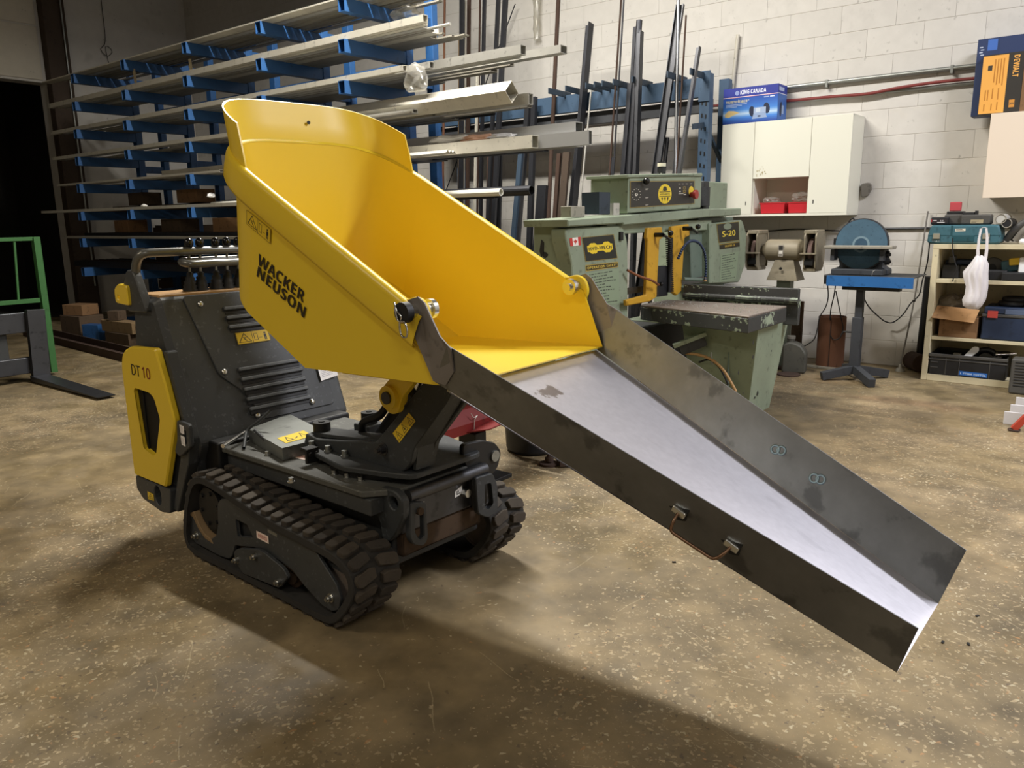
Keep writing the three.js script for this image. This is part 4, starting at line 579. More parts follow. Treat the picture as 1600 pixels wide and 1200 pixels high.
  for (const [k, z] of [[0, 2.56], [1, 2.42], [2, 2.26], [3, 2.1]]) put(7, 'steel_beam', ['outermost', 'second', 'third', 'innermost'][k] + ' dark steel beam', chanP(0.1, 0.07, 0.008), -10.2, -4.2 - k * 0.25, z, k % 2 ? MT.rustDark : MT.millSteel);
  // narrow flat bars added in the remaining gaps to keep light off the arms
  used.forEach((u, l) => { u = u.slice().sort((p, q) => p[0] - q[0]); let at = 1.985; for (const [p, q] of u.slice()) { if (p - at > 0.012) put(l, 'shade_filler_bar', 'narrow dull flat bar added for shade between wider bars', sqTube(p - at - 0.004, 0.012, 0.002), -10.2 + (l % 3) * 0.2, -4.5 + (l % 2) * 0.2, (p + at) / 2, l > 4 ? MT.rustDark : MT.aluDull); at = Math.max(at, q); } });
  // crumpled film and scraps on the stock
  const crumple = (w, h, d, seed) => { const g = new THREE.IcosahedronGeometry(1, 3), p = g.attributes.position, n = noiseGrid(seed, 8); for (let i = 0; i < p.count; i++) { const x = p.getX(i), y = p.getY(i), z = p.getZ(i), k = 0.65 + 0.7 * n((x + 1) * 3, (y + 1) * 3 + z * 2); p.setXYZ(i, x * k * w / 2, Math.max(y * k, -0.6) * h / 2, z * k * d / 2); } g.computeVertexNormals(); return g; };
  const cr = (label, px, py, z, w, h, d, seed, m = MT.film) => { const p = atZ(px, py, z); solo('plastic_film', label, 'plastic film', crumple(w, h, d, seed), m, [p.x, p.y, p.z]); };
  cr('clear crumpled film bunched on tubes at the last rack arm', 650, 128, 2.62, 0.2, 0.22, 0.09, 3);
  cr('clear crumpled film at the open end of the top tube', 632, 20, 2.2, 0.3, 0.1, 0.12, 4);
  cr('white crumpled film on the tall grey beam', 705, 219, 2.36, 0.42, 0.07, 0.1, 5, MT.white);
  cr('orange tinted crumpled film on the tall grey beam', 746, 216, 2.36, 0.28, 0.06, 0.1, 6, mat(0xe6b79a, 0.6));
  cr('small white film scrap beside the orange tinted film', 784, 213, 2.36, 0.25, 0.05, 0.1, 7, MT.white);
  cr('white film scrap on the wide pale flat bar', 330, 306, 2.6, 0.1, 0.05, 0.06, 8, MT.white);
  cr('second film scrap on the wide pale flat bar', 226, 322, 2.62, 0.09, 0.04, 0.05, 9, MT.paper);
  for (const [px, py, h, w] of [[298, 110, 0.2, 'longer'], [210, 122, 0.14, 'shorter']]) { const p = atZ(px, py - 8, 2.5); solo('paper_flap', w + ' torn brown paper flap hanging from the wrapped tubes', 'paper', bx(0.035, h, 0.004, 0.001), mat(0xb7a98c, 0.8), [p.x, p.y - h * 0.2, p.z], [0, 0.3, 0.05], 'torn paper under the top rack arms'); }
}
// cartons, timber and offcuts on the floor under the rack
{
  const rowBox = (name, label, cat, x, y, z, w, h, d, m, turn = 0, tilt = 0) => solo(name, label, cat, bx(w, h, d, 0.006), m, [x, y + h / 2, z], [0, turn, tilt]);
  const f = (px, py, z) => atZ(px, py, z).x;
  const X = -1.45;
  rowBox('carton', 'brown carton with open flap under the rack', 'carton', -6.05 + X, 0.0, 3.02, 0.34, 0.25, 0.3, MT.cardboardDark, 0.1);
  rowBox('carton', 'small brown carton on top of the open carton', 'carton', -6.12 + X, 0.251, 3.02, 0.26, 0.12, 0.24, MT.cardboard, 0.2);
  rowBox('timber_block', 'pale sawn timber log under the rack', 'timber', -6.85 + X, 0.121, 3.0, 0.6, 0.12, 0.14, MT.wood, 0.06);
  rowBox('timber_block', 'dark timber block carrying the pale log', 'timber', -6.85 + X, 0, 2.98, 0.5, 0.12, 0.2, MT.woodDark, 0.02);
  rowBox('blue_offcut', 'blue steel offcut beside the timber', 'offcut', -7.4 + X, 0.0, 3.05, 0.24, 0.17, 0.12, MT.rackBlue, 0.3);
  rowBox('blue_offcut', 'flat blue steel offcut lying before the open carton', 'offcut', -5.7 + X, 0, 3.14, 0.2, 0.1, 0.1, MT.rackBlue, -0.2);
  rowBox('wood_crate', 'dark wooden crate under the rack end', 'crate', -7.85 + X, 0, 2.98, 0.4, 0.24, 0.28, MT.woodDark, 0.1);
  rowBox('carton', 'flat carton on the dark wooden crate', 'carton', -7.85 + X, 0.241, 2.98, 0.3, 0.12, 0.22, MT.cardboardDark, 0.3);
  rowBox('timber_block', 'short round timber offcut on the pale log', 'timber', -6.95 + X, 0.242, 3.0, 0.14, 0.1, 0.12, MT.woodDark, 0.4);
  // tall crates and boards stored between the rack posts and the wall
  [[-6.7, 1.2, 0.95, 'wide wooden crate stored behind the second rack post'], [-7.9, 1.0, 1.15, 'tall wooden crate stored behind the third rack post'], [-9.05, 1.1, 1.0, 'dark wooden crate stored behind the fourth rack post'], [-10.2, 0.9, 1.25, 'tallest wooden crate stored in the dark corner']].forEach(([x, w, h, l], i) => { const g = thing('storage_crate', l, 'crate', [x, 0, 1.05]); for (let k = 0; k < Math.floor(h / 0.12); k++) part('slat', bxc(-w / 2, w / 2, k * 0.12 + 0.004, k * 0.12 + 0.112, 0.26, 0.285, 0.003), k % 2 ? MT.woodDark : MT.brownPaint, g); part('crate_body', bxc(-w / 2 + 0.01, w / 2 - 0.01, 0, h - 0.03, -0.26, 0.258, 0.004), MT.woodDark, g); });
  solo('floor_beam', 'long low steel beam lying on the floor before the rack', 'beam', sweep(chanP(0.22, 0.075, 0.012)[0], V(-9.9, 0, 3.28), V(-4.2, 0, 3.66), V(0, 1, 0)), MT.rustDark);
  for (const [k, x, y, z] of [[0, -9.2, RY[6] + 0.062, 2.35], [1, -8.2, RY[6] + 0.062, 2.3], [2, -7.0, RY[6] + 0.062, 2.4], [3, -9.1, RY[5] + 0.065, 2.2], [4, -8.0, RY[5] + 0.065, 2.2], [5, -6.6, RY[7] + 0.072, 2.3]])
    solo('carton', ['dim carton on the second lowest rack arms by the left post', 'dim carton on the second lowest rack arms', 'long dim carton on the second lowest rack arms', 'tan carton on the sixth highest rack arms by the left post', 'tan carton on the sixth highest rack arms', 'dim carton on the lowest rack arms'][k], 'carton', bx(0.4, 0.14, 0.22, 0.006), k % 2 ? MT.woodDark : MT.cardboardDark, [x, y + 0.07, z], [0, (k % 3 - 1) * 0.08, 0]);
}
// ---------------------------------------------------------------- blue pallet frame on the wall with upright steel stock
{
  const fr = thing('pallet_racking', 'dusty blue pallet racking beam with upright post holding upright bars', 'racking');
  const zB = 0.36, xu = -2.93;
  const up = subgroup('upright', fr);
  for (const z of [0.12, 0.5]) { part('post', bxc(xu - 0.045, xu + 0.045, 0, 2.385, z - 0.04, z + 0.04, 0.006), MT.beamBlue, up); }
  for (let k = 0; k < 22; k++) part('slot', merge(bx(0.012, 0.032, 0.002, 0).translate(-0.016, 0, 0), bx(0.012, 0.032, 0.002, 0).translate(0.018, -0.01, 0)), k > 12 ? MT.black : MT.white, up, [xu, 0.15 + k * 0.1, 0.5415]);
  for (let k = 0; k < 4; k++) part('lacing', barBetween([xu, 0.2 + k * 0.5, 0.15], [xu, 0.45 + k * 0.5, 0.47], 0.03, 0.03), MT.beamNavy, up);
  const up2 = subgroup('upright', fr); for (const z of [0.12, 0.5]) part('post', bxc(-6.05, -5.96, 0, 2.385, z - 0.04, z + 0.04, 0.006), MT.beamBlue, up2);
  part('beam', sweep([[-0.03, 0], [0.03, 0], [0.03, 0.11], [0.012, 0.12], [0.012, 0.155], [-0.03, 0.155]], V(-6.0, 2.20, 0.5), V(-2.9, 2.20, 0.5)), MT.beamBlue, fr);
  part('lower_beam', bxc(-6.0, -2.9, 2.08, 2.19, 0.42, 0.47, 0.004), mat(0x4a4c50, 0.6), fr);
  part('beam_connector', bxc(xu - 0.05, xu + 0.05, 2.16, 2.40, 0.535, 0.55, 0.003), MT.beamBlue, fr);
  for (const [a, b, c, d] of [[858, 135, 888, 147], [890, 130, 914, 139], [922, 128, 945, 139], [934, 124, 958, 134], [944, 123, 970, 134], [968, 120, 987, 131], [990, 118, 1016, 131], [1039, 109, 1070, 123], [1075, 111, 1105, 115], [800, 144, 832, 154]]) {
    const p = atZ(a, b, 0.78), q = atZ(c, d, 0.48); q.y = 2.36; p.y = 2.375; const pp = V(q.x, 2.36, 0.44), tip = V(q.x - 0.0, 2.365, 0.80);
    part('divider_finger', barBetween(pp, tip, 0.012, 0.05, 0.001), MT.beamNavy, fr);
  }
  part('short_arm', barBetween(atZ(1082, 198, 0.75), V(xu, 1.98, 0.5), 0.012, 0.045), MT.beamNavy, fr);
}
// each upright bar: [name, description, top pixel, low pixel, profile, material]
{
  const UP = 'upright stock leaning on the wall';
  const angle = (w, t = 0.006) => [[0, 0], [w, 0], [w, t], [t, t], [t, w], [0, w]];
  const list = [
    ['steel_pipe', 'tall dark pipe standing alone before the wall', 873, -12, 863, 205, circ(0, 0, 0.02, 14), MT.rustDark, 0.3, 0.62],
    ['angle_bar', 'wide dark angle bar standing against the blue beam', 928, 38, 913, 205, angle(0.085), MT.millSteel, 0.32, 0.6],
    ['steel_strip', 'bright narrow strip beside the wide angle bar', 924, 138, 916, 220, rect(0.012, 0.01), MT.alu, 0.56, 0.6],
    ['steel_rod', 'thin tall rod of a pair', 971, -5, 960, 160, circ(0, 0, 0.009, 10), MT.rustDark, 0.25, 0.58],
    ['steel_rod', 'darker thin tall rod of a pair', 975, -5, 965, 160, circ(0, 0, 0.008, 10), MT.millSteel, 0.25, 0.58],
    ['steel_tube', 'dark round tube with the tallest top of its bundle', 999, 32, 988, 200, circ(0, 0, 0.026, 14), MT.millSteel, 0.3, 0.6],
    ['angle_bar', 'angle bar behind the dark round tube', 1006, 50, 1001, 200, angle(0.06), MT.darkSteel, 0.25, 0.56],
    ['flat_bar', 'dark flat bar left of the round tube', 992, 42, 983, 200, rect(0.03, 0.012), MT.millSteel, 0.3, 0.62],
    ['flat_bar', 'leaning dark flat bar below the bundle', 984, 130, 973, 265, rect(0.04, 0.01), MT.millSteel, 0.56, 0.66],
    ['channel_bar', 'broad grey channel leaning to the right', 1064, 8, 1032, 230, [[-0.035, 0], [0.035, 0], [0.035, 0.03], [0.029, 0.03], [0.029, 0.006], [-0.029, 0.006], [-0.029, 0.03], [-0.035, 0.03]], MT.darkSteel, 0.28, 0.64],
    ['steel_pipe', 'slim grey pipe crossing the leaning channel', 1060, -8, 1056, 230, circ(0, 0, 0.015, 12), MT.steel, 0.3, 0.66],
    ['steel_rod', 'thin dark rod behind the slim grey pipe', 1072, 24, 1062, 190, circ(0, 0, 0.008, 8), MT.rustDark, 0.2, 0.5],
    ['angle_bar', 'grey angle bar leaning to the right below the clip', 1096, 74, 1070, 240, angle(0.042), MT.darkSteel, 0.3, 0.62],
    ['bright_tube', 'bright aluminium tube standing behind the blue carton', 1153, 54, 1144, 140, circ(0, 0, 0.015, 12), MT.aluMatt, 0.03, 0.03],
    ['steel_rod', 'short dark bar stub beside the bundle', 957, 246, 953, 300, rect(0.05, 0.02), MT.millSteel, 0.62, 0.66],
    ['steel_rod', 'ribbed grey bar stub under the leaning channel', 1043, 215, 1035, 290, rect(0.025, 0.025), MT.darkSteel, 0.6, 0.66],
    ['steel_tube', 'short dark tube stub by the saw lamp', 1060, 215, 1052, 290, rect(0.035, 0.02), MT.millSteel, 0.6, 0.68],
    ['timber_batten', 'pale upright batten behind the rack end', 719, 62, 718, 300, rect(0.03, 0.02), MT.wood, 0.14, 0.4],
    ['steel_strip', 'thin white edged strip behind the rack end', 727, -5, 724, 300, rect(0.02, 0.012), MT.aluMatt, 0.14, 0.4],
    ['steel_pipe', 'slim rust pipe nearest the rack post', 695, -5, 692, 300, circ(0, 0, 0.012, 10), MT.rust, 0.14, 0.3],
    ['steel_channel', 'dark channel with white inner edge', 722, -5, 720, 320, rect(0.045, 0.03), MT.millSteel, 0.2, 0.42],
    ['steel_channel', 'dark narrow bar beside the white edged strip', 733, -5, 730, 320, rect(0.03, 0.03), MT.rustDark, 0.2, 0.42],
    ['steel_strip', 'narrow dark strip left of the tall pair', 750, -5, 746, 320, rect(0.015, 0.015), MT.rustDark, 0.2, 0.42],
    ['steel_channel', 'tall dark bar left of the leaning pair', 757, -5, 751, 330, rect(0.028, 0.03), MT.millSteel, 0.2, 0.46],
    ['flat_bar', 'leaning black bar of the tall pair', 779, -5, 763, 330, rect(0.035, 0.03), MT.millSteel, 0.2, 0.5],
    ['flat_bar', 'right hand black bar of the tall pair', 790, -5, 772, 330, rect(0.05, 0.03), MT.millSteel, 0.2, 0.5],
    ['steel_rod', 'thin rod leaning across the tall pair', 805, 6, 785, 60, circ(0, 0, 0.006, 8), MT.millSteel, 0.08, 0.2],
    ['timber_batten', 'pale white batten under the long tubes', 746, 118, 742, 300, rect(0.02, 0.02), MT.aluMatt, 0.3, 0.42],
    ['steel_tube', 'brown flat bar low behind the rack', 768, 240, 766, 330, rect(0.1, 0.02), MT.rustDark, 0.5, 0.56],
    ['steel_tube', 'dark flat bar beside the brown flat bar', 781, 238, 779, 330, rect(0.06, 0.02), MT.millSteel, 0.5, 0.56],
    ['steel_tube', 'black square tube under the square open tube', 835, 152, 829, 330, rect(0.05, 0.04), MT.millSteel, 0.55, 0.64],
    ['steel_tube', 'second black square tube under the open tube', 826, 155, 812, 330, rect(0.05, 0.04), MT.darkSteel, 0.55, 0.66],
    ['steel_tube', 'dark blue bar left of the square tubes', 814, 240, 806, 330, rect(0.05, 0.03), MT.beamNavy, 0.6, 0.66],
    ['steel_tube', 'brown bar beside the tall dark pipe', 874, 240, 868, 330, rect(0.04, 0.03), MT.rustDark, 0.6, 0.68],
    ['steel_tube', 'wide brown bar right of the tall dark pipe', 886, 238, 878, 330, rect(0.07, 0.03), MT.brownPaint, 0.6, 0.68],
    ['steel_tube', 'black bar next to the wide angle bar', 902, 238, 892, 330, rect(0.05, 0.03), MT.millSteel, 0.6, 0.68],
    ['steel_tube', 'short dark box bar in front of the pale wall', 849, 290, 846, 330, rect(0.1, 0.06), MT.millSteel, 0.7, 0.74],
  ];
  list.forEach(([name, label, ax, ay, bx_, by, prof, m, zt, zb], i) => {
    // bars lean on the front of the blue beam; the bright tube stands behind the carton on the wall side
    const wall = name === 'bright_tube' || ay === 6, off = (i % 7) * 0.032, lean = (y) => wall ? zt : 0.57 + off + 0.13 * (2.28 - y);
    const hit = (px, py) => { let z = zt, p; for (let k = 0; k < 8; k++) { p = atZ(px, py, z); z = lean(p.y); } return p; };
    const a = hit(ax, ay), b = hit(bx_, by), d = b.clone().sub(a), k = (0.004 - a.y) / d.y, q = a.clone().addScaledVector(d, k);
    solo(name, label, 'metal bar', sweep(prof, q, a, V(0, 0, 1)), m, null, null, UP);
  });
  // film sleeve hanging on the wall
  const s = atZ(838, 20, 0.06); const g = new THREE.CylinderGeometry(0.05, 0.035, 0.75, 12, 14, true), p = g.attributes.position, n = noiseGrid(44, 16); for (let i = 0; i < p.count; i++) { const k = 0.7 + 0.6 * n(p.getX(i) * 60 + 3, p.getY(i) * 14 + p.getZ(i) * 40); p.setX(i, p.getX(i) * k); p.setZ(i, p.getZ(i) * k * 0.7); } g.computeVertexNormals();
  solo('film_sleeve', 'crumpled clear film sleeve hanging on the white wall', 'plastic film', g, MT.film, [s.x, s.y + 0.12, 0.055]);
}
// pipes and hoses clipped to the wall
{
  const c = thing('wall_conduit', 'grey metal conduit clipped along the white wall', 'conduit');
  part('conduit_pipe', rodBetween([-2.75, 2.275, 0.03], [0.9, 2.275, 0.03], 0.017, 12), MT.galv, c);
  for (const x of [-2.1, -1.2, -0.2]) part('clip', bx(0.02, 0.06, 0.05, 0.002), MT.galv, c, [x, 2.268, 0.025]);
  solo('wall_pipe', 'thin grey pipe under the red hose on the wall', 'pipe', rodBetween(atZ(1215, 161, 0.025), atZ(1600, 121, 0.025), 0.012, 10), MT.galv);
  solo('red_hose', 'dark red hose sagging along the white wall', 'hose', tube([[1000, 172], [1105, 166], [1235, 157], [1300, 151], [1360, 146], [1400, 138], [1460, 129], [1530, 122], [1600, 117]].map(([a, b]) => atZ(a, b, 0.05)), 0.012, 60, 8), MT.hoseRed);
  solo('red_hose_loop', 'dark red hose end drooping below the blue beam', 'hose', tube([[1000, 172], [960, 178], [915, 183], [893, 188], [882, 200], [880, 212]].map(([a, b]) => atZ(a, b, 0.1)), 0.012, 40, 8), MT.hoseRed);
  solo('low_conduit', 'thin dark conduit low on the wall behind the sander', 'conduit', rodBetween(atZ(1372, 357.5, 0.015), atZ(1600, 355, 0.015), 0.009, 8), MT.darkSteel);
  solo('wall_bracket', 'small dark metal box on the wall by the red hose', 'bracket', bx(0.07, 0.05, 0.06, 0.004), MT.black, atZ(895, 203, 0.03).toArray());
  solo('wall_cable', 'thin dark cable strung between saw and sander', 'cable', tube([[1165, 362], [1200, 361], [1245, 358], [1290, 360], [1318, 361]].map(([a, b]) => atZ(a, b, 0.02)), 0.006, 40, 6), MT.cable);
}
{ const p = atZ(1352, 297, 0.03); solo('dust_pad', 'small grey felt pad hung on the wall beside cream cupboard', 'pad', ext(roundPts([[-0.04, 0.05], [0.03, 0.06], [0.05, 0.02], [0.02, -0.05], [-0.03, -0.06]], 0.02, 3), 0.03, 0.006), MT.stone, [p.x, p.y, 0.016]); }
// ---------------------------------------------------------------- green band saw behind the dumper
const FX = -2.4;
const onX = (px, py, x = FX) => { const p = atX(px, py, x); return [p.x, p.y, p.z]; };
const sideShape = (pts, x = FX) => pts.map(([a, b, r]) => { const p = atX(a, b, x); return r === undefined ? [-p.z, p.y] : [-p.z, p.y, r]; });
// outline traced on the plane x, given thickness behind it
function sidePart(name, pts, x, depth, m, parent, round = 0.01, holes = []) { return part(name, ext(roundPts(sideShape(pts, x), round, 3), depth, Math.min(0.006, depth / 3), holes), m, parent, [x - depth / 2, 0, 0], [0, Math.PI / 2, 0]); }
{
  const saw = thing('band_saw', 'worn green horizontal band saw with yellow blade guides and control box', 'band saw');
  const sawTex = (w, h, draw) => canvasTex(w, h, draw), GRN = '#8a9a80';
  const nc = subgroup('idler_cover', saw);
  sidePart('cover_front', [[884, 357], [972, 352, 0.01], [980, 374, 0.03], [981, 400], [981, 520], [905, 560], [897, 470], [893, 408], [884, 372]], FX, 0.1, MT.green, nc, 0.02);
  part('cover_back', bxc(FX - 0.26, FX - 0.09, 0.45, 1.21, 2.69, 3.30, 0.01), MT.green, nc);
  part('cover_latch', bx(0.02, 0.05, 0.035, 0.004), MT.black, nc, onX(970, 369, FX + 0.005));
  decal('maker_label', canvasTex(512, 384, (c, w, h) => {
    c.fillStyle = '#23241f'; c.fillRect(0, 0, w, h); c.strokeStyle = '#b89b3c'; c.lineWidth = 5; c.strokeRect(4, 4, w - 8, h - 8); c.fillStyle = '#e8c92e';
    const blob = (x, y, r) => { c.beginPath(); for (let i = 0; i < 40; i++) { const a = i / 40 * 6.2832, q = r * (i % 5 === 0 ? 0.9 : 1); c.lineTo(x + q * Math.cos(a), y + q * Math.sin(a)); } c.fill(); };
    blob(150, 190, 88); blob(370, 190, 88); c.fillRect(60, 140, 400, 100); c.fillStyle = '#23241f'; c.font = 'bold 74px sans-serif'; c.textAlign = 'center'; c.textBaseline = 'middle'; c.fillText('HYD-MECH', 260, 194, 380);
  }), [onX(915, 409, FX + 0.002), onX(965, 403.5, FX + 0.002), onX(959, 366, FX + 0.002), onX(909, 371, FX + 0.002)], nc).userData.label = 'black label with yellow lettering';
  decal('notice_label', canvasTex(256, 48, (c, w, h) => { c.fillStyle = '#2a271c'; c.fillRect(0, 0, w, h); c.strokeStyle = '#c9a93a'; c.lineWidth = 4; c.strokeRect(2, 2, w - 4, h - 4); c.fillStyle = '#d8bb4a'; c.font = 'bold 28px sans-serif'; c.textAlign = 'center'; c.fillText('OPERATION SAFETY', 128, 34, 236); }), [onX(915.5, 424, FX + 0.002), onX(966, 417, FX + 0.002), onX(965.5, 409, FX + 0.002), onX(915, 414.5, FX + 0.002)], nc);
  const linesTex = canvasTex(256, 256, (c, w, h) => { c.fillStyle = GRN; c.fillRect(0, 0, w, h); c.fillStyle = '#3a4038'; const r = rng(6); for (let i = 0; i < 11; i++) { let x = 18; const L = 110 + r() * 120; while (x < L) { const q = 8 + r() * 22; c.fillRect(x, 12 + i * 22, q, 7); x += q + 6; } } });
  decal('instruction_text', linesTex, [onX(921, 480, FX + 0.0015), onX(968, 474, FX + 0.0015), onX(967, 419, FX + 0.0015), onX(917, 427, FX + 0.0015)], nc);
  decal('flag_sticker', canvasTex(96, 64, (c, w, h) => { c.fillStyle = '#e9e3dc'; c.fillRect(0, 0, w, h); c.fillStyle = '#c23a34'; c.fillRect(0, 0, 24, h); c.fillRect(72, 0, 24, h); c.beginPath(); c.moveTo(48, 10); c.lineTo(55, 24); c.lineTo(66, 26); c.lineTo(60, 38); c.lineTo(50, 42); c.lineTo(50, 54); c.lineTo(46, 54); c.lineTo(46, 42); c.lineTo(36, 38); c.lineTo(30, 26); c.lineTo(41, 24); c.fill(); }), [onX(891.5, 385, FX + 0.002), onX(908, 383, FX + 0.002), onX(907, 370, FX + 0.002), onX(890, 372.5, FX + 0.002)], nc).userData.label = 'small red and white flag sticker';
  // top beam of the head
  sidePart('head_beam', [[887, 343, 0.004], [1108, 326], [1158, 325], [1158, 336], [1109, 339], [975, 352], [974, 349], [888, 354.5]], FX + 0.03, 0.30, MT.green, saw, 0.006);
  part('blade_carrier', bxc(FX - 0.2, FX - 0.02, 1.13, 1.2, 1.45, 2.9, 0.004), MT.green, saw);
  const cb = subgroup('control_box', saw);
  sidePart('box_body', [[983, 274, 0.004], [1097, 271, 0.004], [1095, 325], [981, 333.5]], FX, 0.27, MT.green, cb, 0.006);
  sidePart('box_lid', [[981, 272.5], [1098, 270.5], [1098, 275.5], [981, 277.5]], FX + 0.012, 0.295, MT.green, cb, 0.002);
  decal('control_panel', canvasTex(768, 288, (c, w, h) => {
    c.fillStyle = '#2a2926'; c.fillRect(0, 0, w, h); c.strokeStyle = '#b9a04a'; c.lineWidth = 4; c.strokeRect(5, 5, w - 10, h - 10); const r = rng(21); c.fillStyle = '#cfcabd';
    for (let i = 0; i < 12; i++) { const a = i / 12 * 6.28; c.fillRect(66 + 44 * Math.cos(a), 142 + 60 * Math.sin(a), 8, 6); } c.beginPath(); c.arc(70, 145, 16, 0, 7); c.fill(); c.fillStyle = '#2a2926'; c.fillRect(66, 133, 8, 14); c.fillStyle = '#bdb8ac'; for (const y of [84, 178, 258]) { c.fillRect(168, y, 34, 5); c.fillRect(168, y + 10, 24, 4); }
    for (const x of [556, 600, 650, 706]) c.fillRect(x, 36, 26, 6); for (const y of [80, 120]) { c.fillRect(566, y, 20, 16); c.strokeRect(620, y - 6, 26, 26); } c.fillRect(560, 150, 60, 8); c.fillRect(624, 160, 30, 14);
    c.save(); c.translate(392, 150); c.fillStyle = '#e3c62f'; c.beginPath(); c.ellipse(0, 0, 80, 112, 0, 0, 7); c.fill(); c.fillStyle = '#28251b'; c.beginPath(); c.ellipse(0, -60, 22, 26, 0, 0, 7); c.fill(); c.fillRect(-64, -28, 128, 8); c.fillRect(-66, 22, 132, 7); c.font = 'bold 26px sans-serif'; c.textAlign = 'center'; c.fillText('HYD-MECH', 0, 12, 116); for (const x of [-34, 0, 34]) { c.beginPath(); c.moveTo(x - 10, 40); c.lineTo(x + 10, 40); c.lineTo(x, 92); c.fill(); } c.beginPath(); c.moveTo(-30, -40); c.lineTo(30, -40); c.lineTo(0, -84); c.fill(); c.restore();
    c.fillStyle = '#e3c62f'; c.beginPath(); c.ellipse(722, 130, 34, 62, 0, 0, 7); c.fill();
  }), [onX(983.9, 325.5, FX + 0.002), onX(1085.5, 318.5, FX + 0.002), onX(1085.5, 282, FX + 0.002), onX(984, 282.8, FX + 0.002)], cb).userData.label = 'black control panel with yellow emblem';
  part('selector_knob', new THREE.SphereGeometry(0.022, 14, 10), MT.blackGloss, cb, onX(1010, 283, FX + 0.03));
  part('emergency_stop', merge(cylX(0.03, 0.02, 20).translate(0.02, 0, 0), cylX(0.017, 0.03, 14)), mat(0x9a2f2a, 0.45), cb, onX(1082.5, 304, FX + 0.02));
  part('signal_lamp', merge(cyl(0.022, 0.05, 18), cyl(0.028, 0.03, 18).translate(0, -0.03, 0)), MT.black, cb, [FX - 0.12, 1.56, 2.05]);
  part('lamp_band', cyl(0.0285, 0.022, 18), mat(0xd9d3bd, 0.5), cb, [FX - 0.12, 1.565, 2.05]);
  // drive cover at the far end
  const dc = subgroup('drive_cover', saw);
  sidePart('cover_front', [[1109, 349], [1160, 344, 0.02], [1166.5, 366], [1164.5, 412], [1155, 441, 0.02], [1109, 443]], FX, 0.12, MT.green, dc, 0.01);
  sidePart('cover_inner', [[1078, 356], [1112, 351], [1112, 443], [1081, 443]], FX - 0.06, 0.12, MT.greenDark, dc, 0.006);
  part('cover_back', bxc(FX - 0.3, FX - 0.1, 0.70, 1.22, 0.86, 1.5, 0.01), MT.greenDark, dc);
  decal('model_label', canvasTex(256, 208, (c, w, h) => { c.fillStyle = '#2a2a24'; c.fillRect(0, 0, w, h); c.strokeStyle = '#9d8a3c'; c.lineWidth = 4; c.strokeRect(3, 3, w - 6, h - 6); c.fillStyle = '#e2c944'; c.font = 'bold 84px sans-serif'; c.textAlign = 'center'; c.textBaseline = 'middle'; c.fillText('S-20', 128, 118, 230); c.fillStyle = '#7f8a76'; c.beginPath(); c.ellipse(120, 40, 46, 34, 0, 0, 7); c.fill(); }), [onX(1123, 380, FX + 0.002), onX(1155.5, 375.5, FX + 0.002), onX(1154.5, 346, FX + 0.002), onX(1119.5, 350, FX + 0.002)], dc).userData.label = 'black label with yellow characters';
  decal('series_label', canvasTex(256, 64, (c, w, h) => { c.fillStyle = '#2a271c'; c.fillRect(0, 0, w, h); c.fillStyle = '#c9a93a'; c.fillRect(0, 4, w, 5); c.font = 'bold 30px sans-serif'; c.textAlign = 'center'; c.fillText('SERIES II', 128, 46); }), [onX(1124.5, 390, FX + 0.002), onX(1156, 385, FX + 0.002), onX(1155.5, 377, FX + 0.002), onX(1124, 381.5, FX + 0.002)], dc);
  decal('instruction_text', linesTex, [onX(1125, 441, FX + 0.0015), onX(1150, 436, FX + 0.0015), onX(1154, 393, FX + 0.0015), onX(1126, 398, FX + 0.0015)], dc);
  const mb = subgroup('hydraulic_unit', saw); part('box', bxc(FX - 0.5, FX - 0.12, 0, 1.48, 0.95, 1.4, 0.008), MT.green, mb); part('motor', merge(cyl(0.06, 0.13, 18), bx(0.08, 0.05, 0.08, 0.006).translate(0, 0.08, 0)), MT.chipped, mb, [FX - 0.06, 1.365, 1.55]); part('motor_base', bx(0.1, 0.1, 0.1, 0.005), MT.chipped, mb, [FX - 0.1, 1.27, 1.48]);
  // yellow guide arms
  sidePart('guide_arm', [[1013, 356], [1035, 355], [1036, 372], [1031, 375], [1028, 430], [1026.5, 464], [1017, 471, 0.02], [980, 478], [979, 469], [1010, 461], [1011, 440], [1013, 376], [1011, 372]], FX + 0.05, 0.028, MT.sawYellow, saw, 0.008);
  sidePart('guide_arm', [[1050, 354], [1077, 350], [1078, 368], [1070, 372], [1067, 420], [1065, 455], [1058, 462], [1050, 456], [1052, 420], [1052, 373], [1049, 370]], FX + 0.03, 0.028, MT.sawYellow, saw, 0.008);
  for (const [a, b] of [[1030, 367], [1074, 357]]) { const p = onX(a, b, FX + 0.08); part('clamp_handle', merge(cylX(0.014, 0.06, 12), rodBetween([0.03, 0, 0], [0.045, -0.03, -0.06], 0.008, 8), new THREE.SphereGeometry(0.018, 12, 10).translate(0.045, 0.01, -0.065)), MT.blackGloss, saw, p); }
  { const a = onX(1045, 372, FX + 0.02), b = onX(1048, 456, FX + 0.02), n = 26, G = []; for (let i = 0; i < n; i++) G.push(cyl(0.022, (a[1] - b[1]) / n * 0.55, 12).translate(a[0], mix(a[1], b[1], (i + 0.5) / n), mix(a[2], b[2], (i + 0.5) / n))); part('bellows', merge(G, cyl(0.016, a[1] - b[1], 10).translate(a[0], (a[1] + b[1]) / 2, (a[2] + b[2]) / 2)), MT.black, saw); }
  sidePart('blade_guard', [[1028, 416], [1044, 415], [1044, 462], [1028, 464]], FX + 0.01, 0.03, MT.darkSteel, saw, 0.004);
  part('guard_knob', new THREE.SphereGeometry(0.015, 10, 8), MT.blackGloss, saw, onX(1033, 444, FX + 0.035));
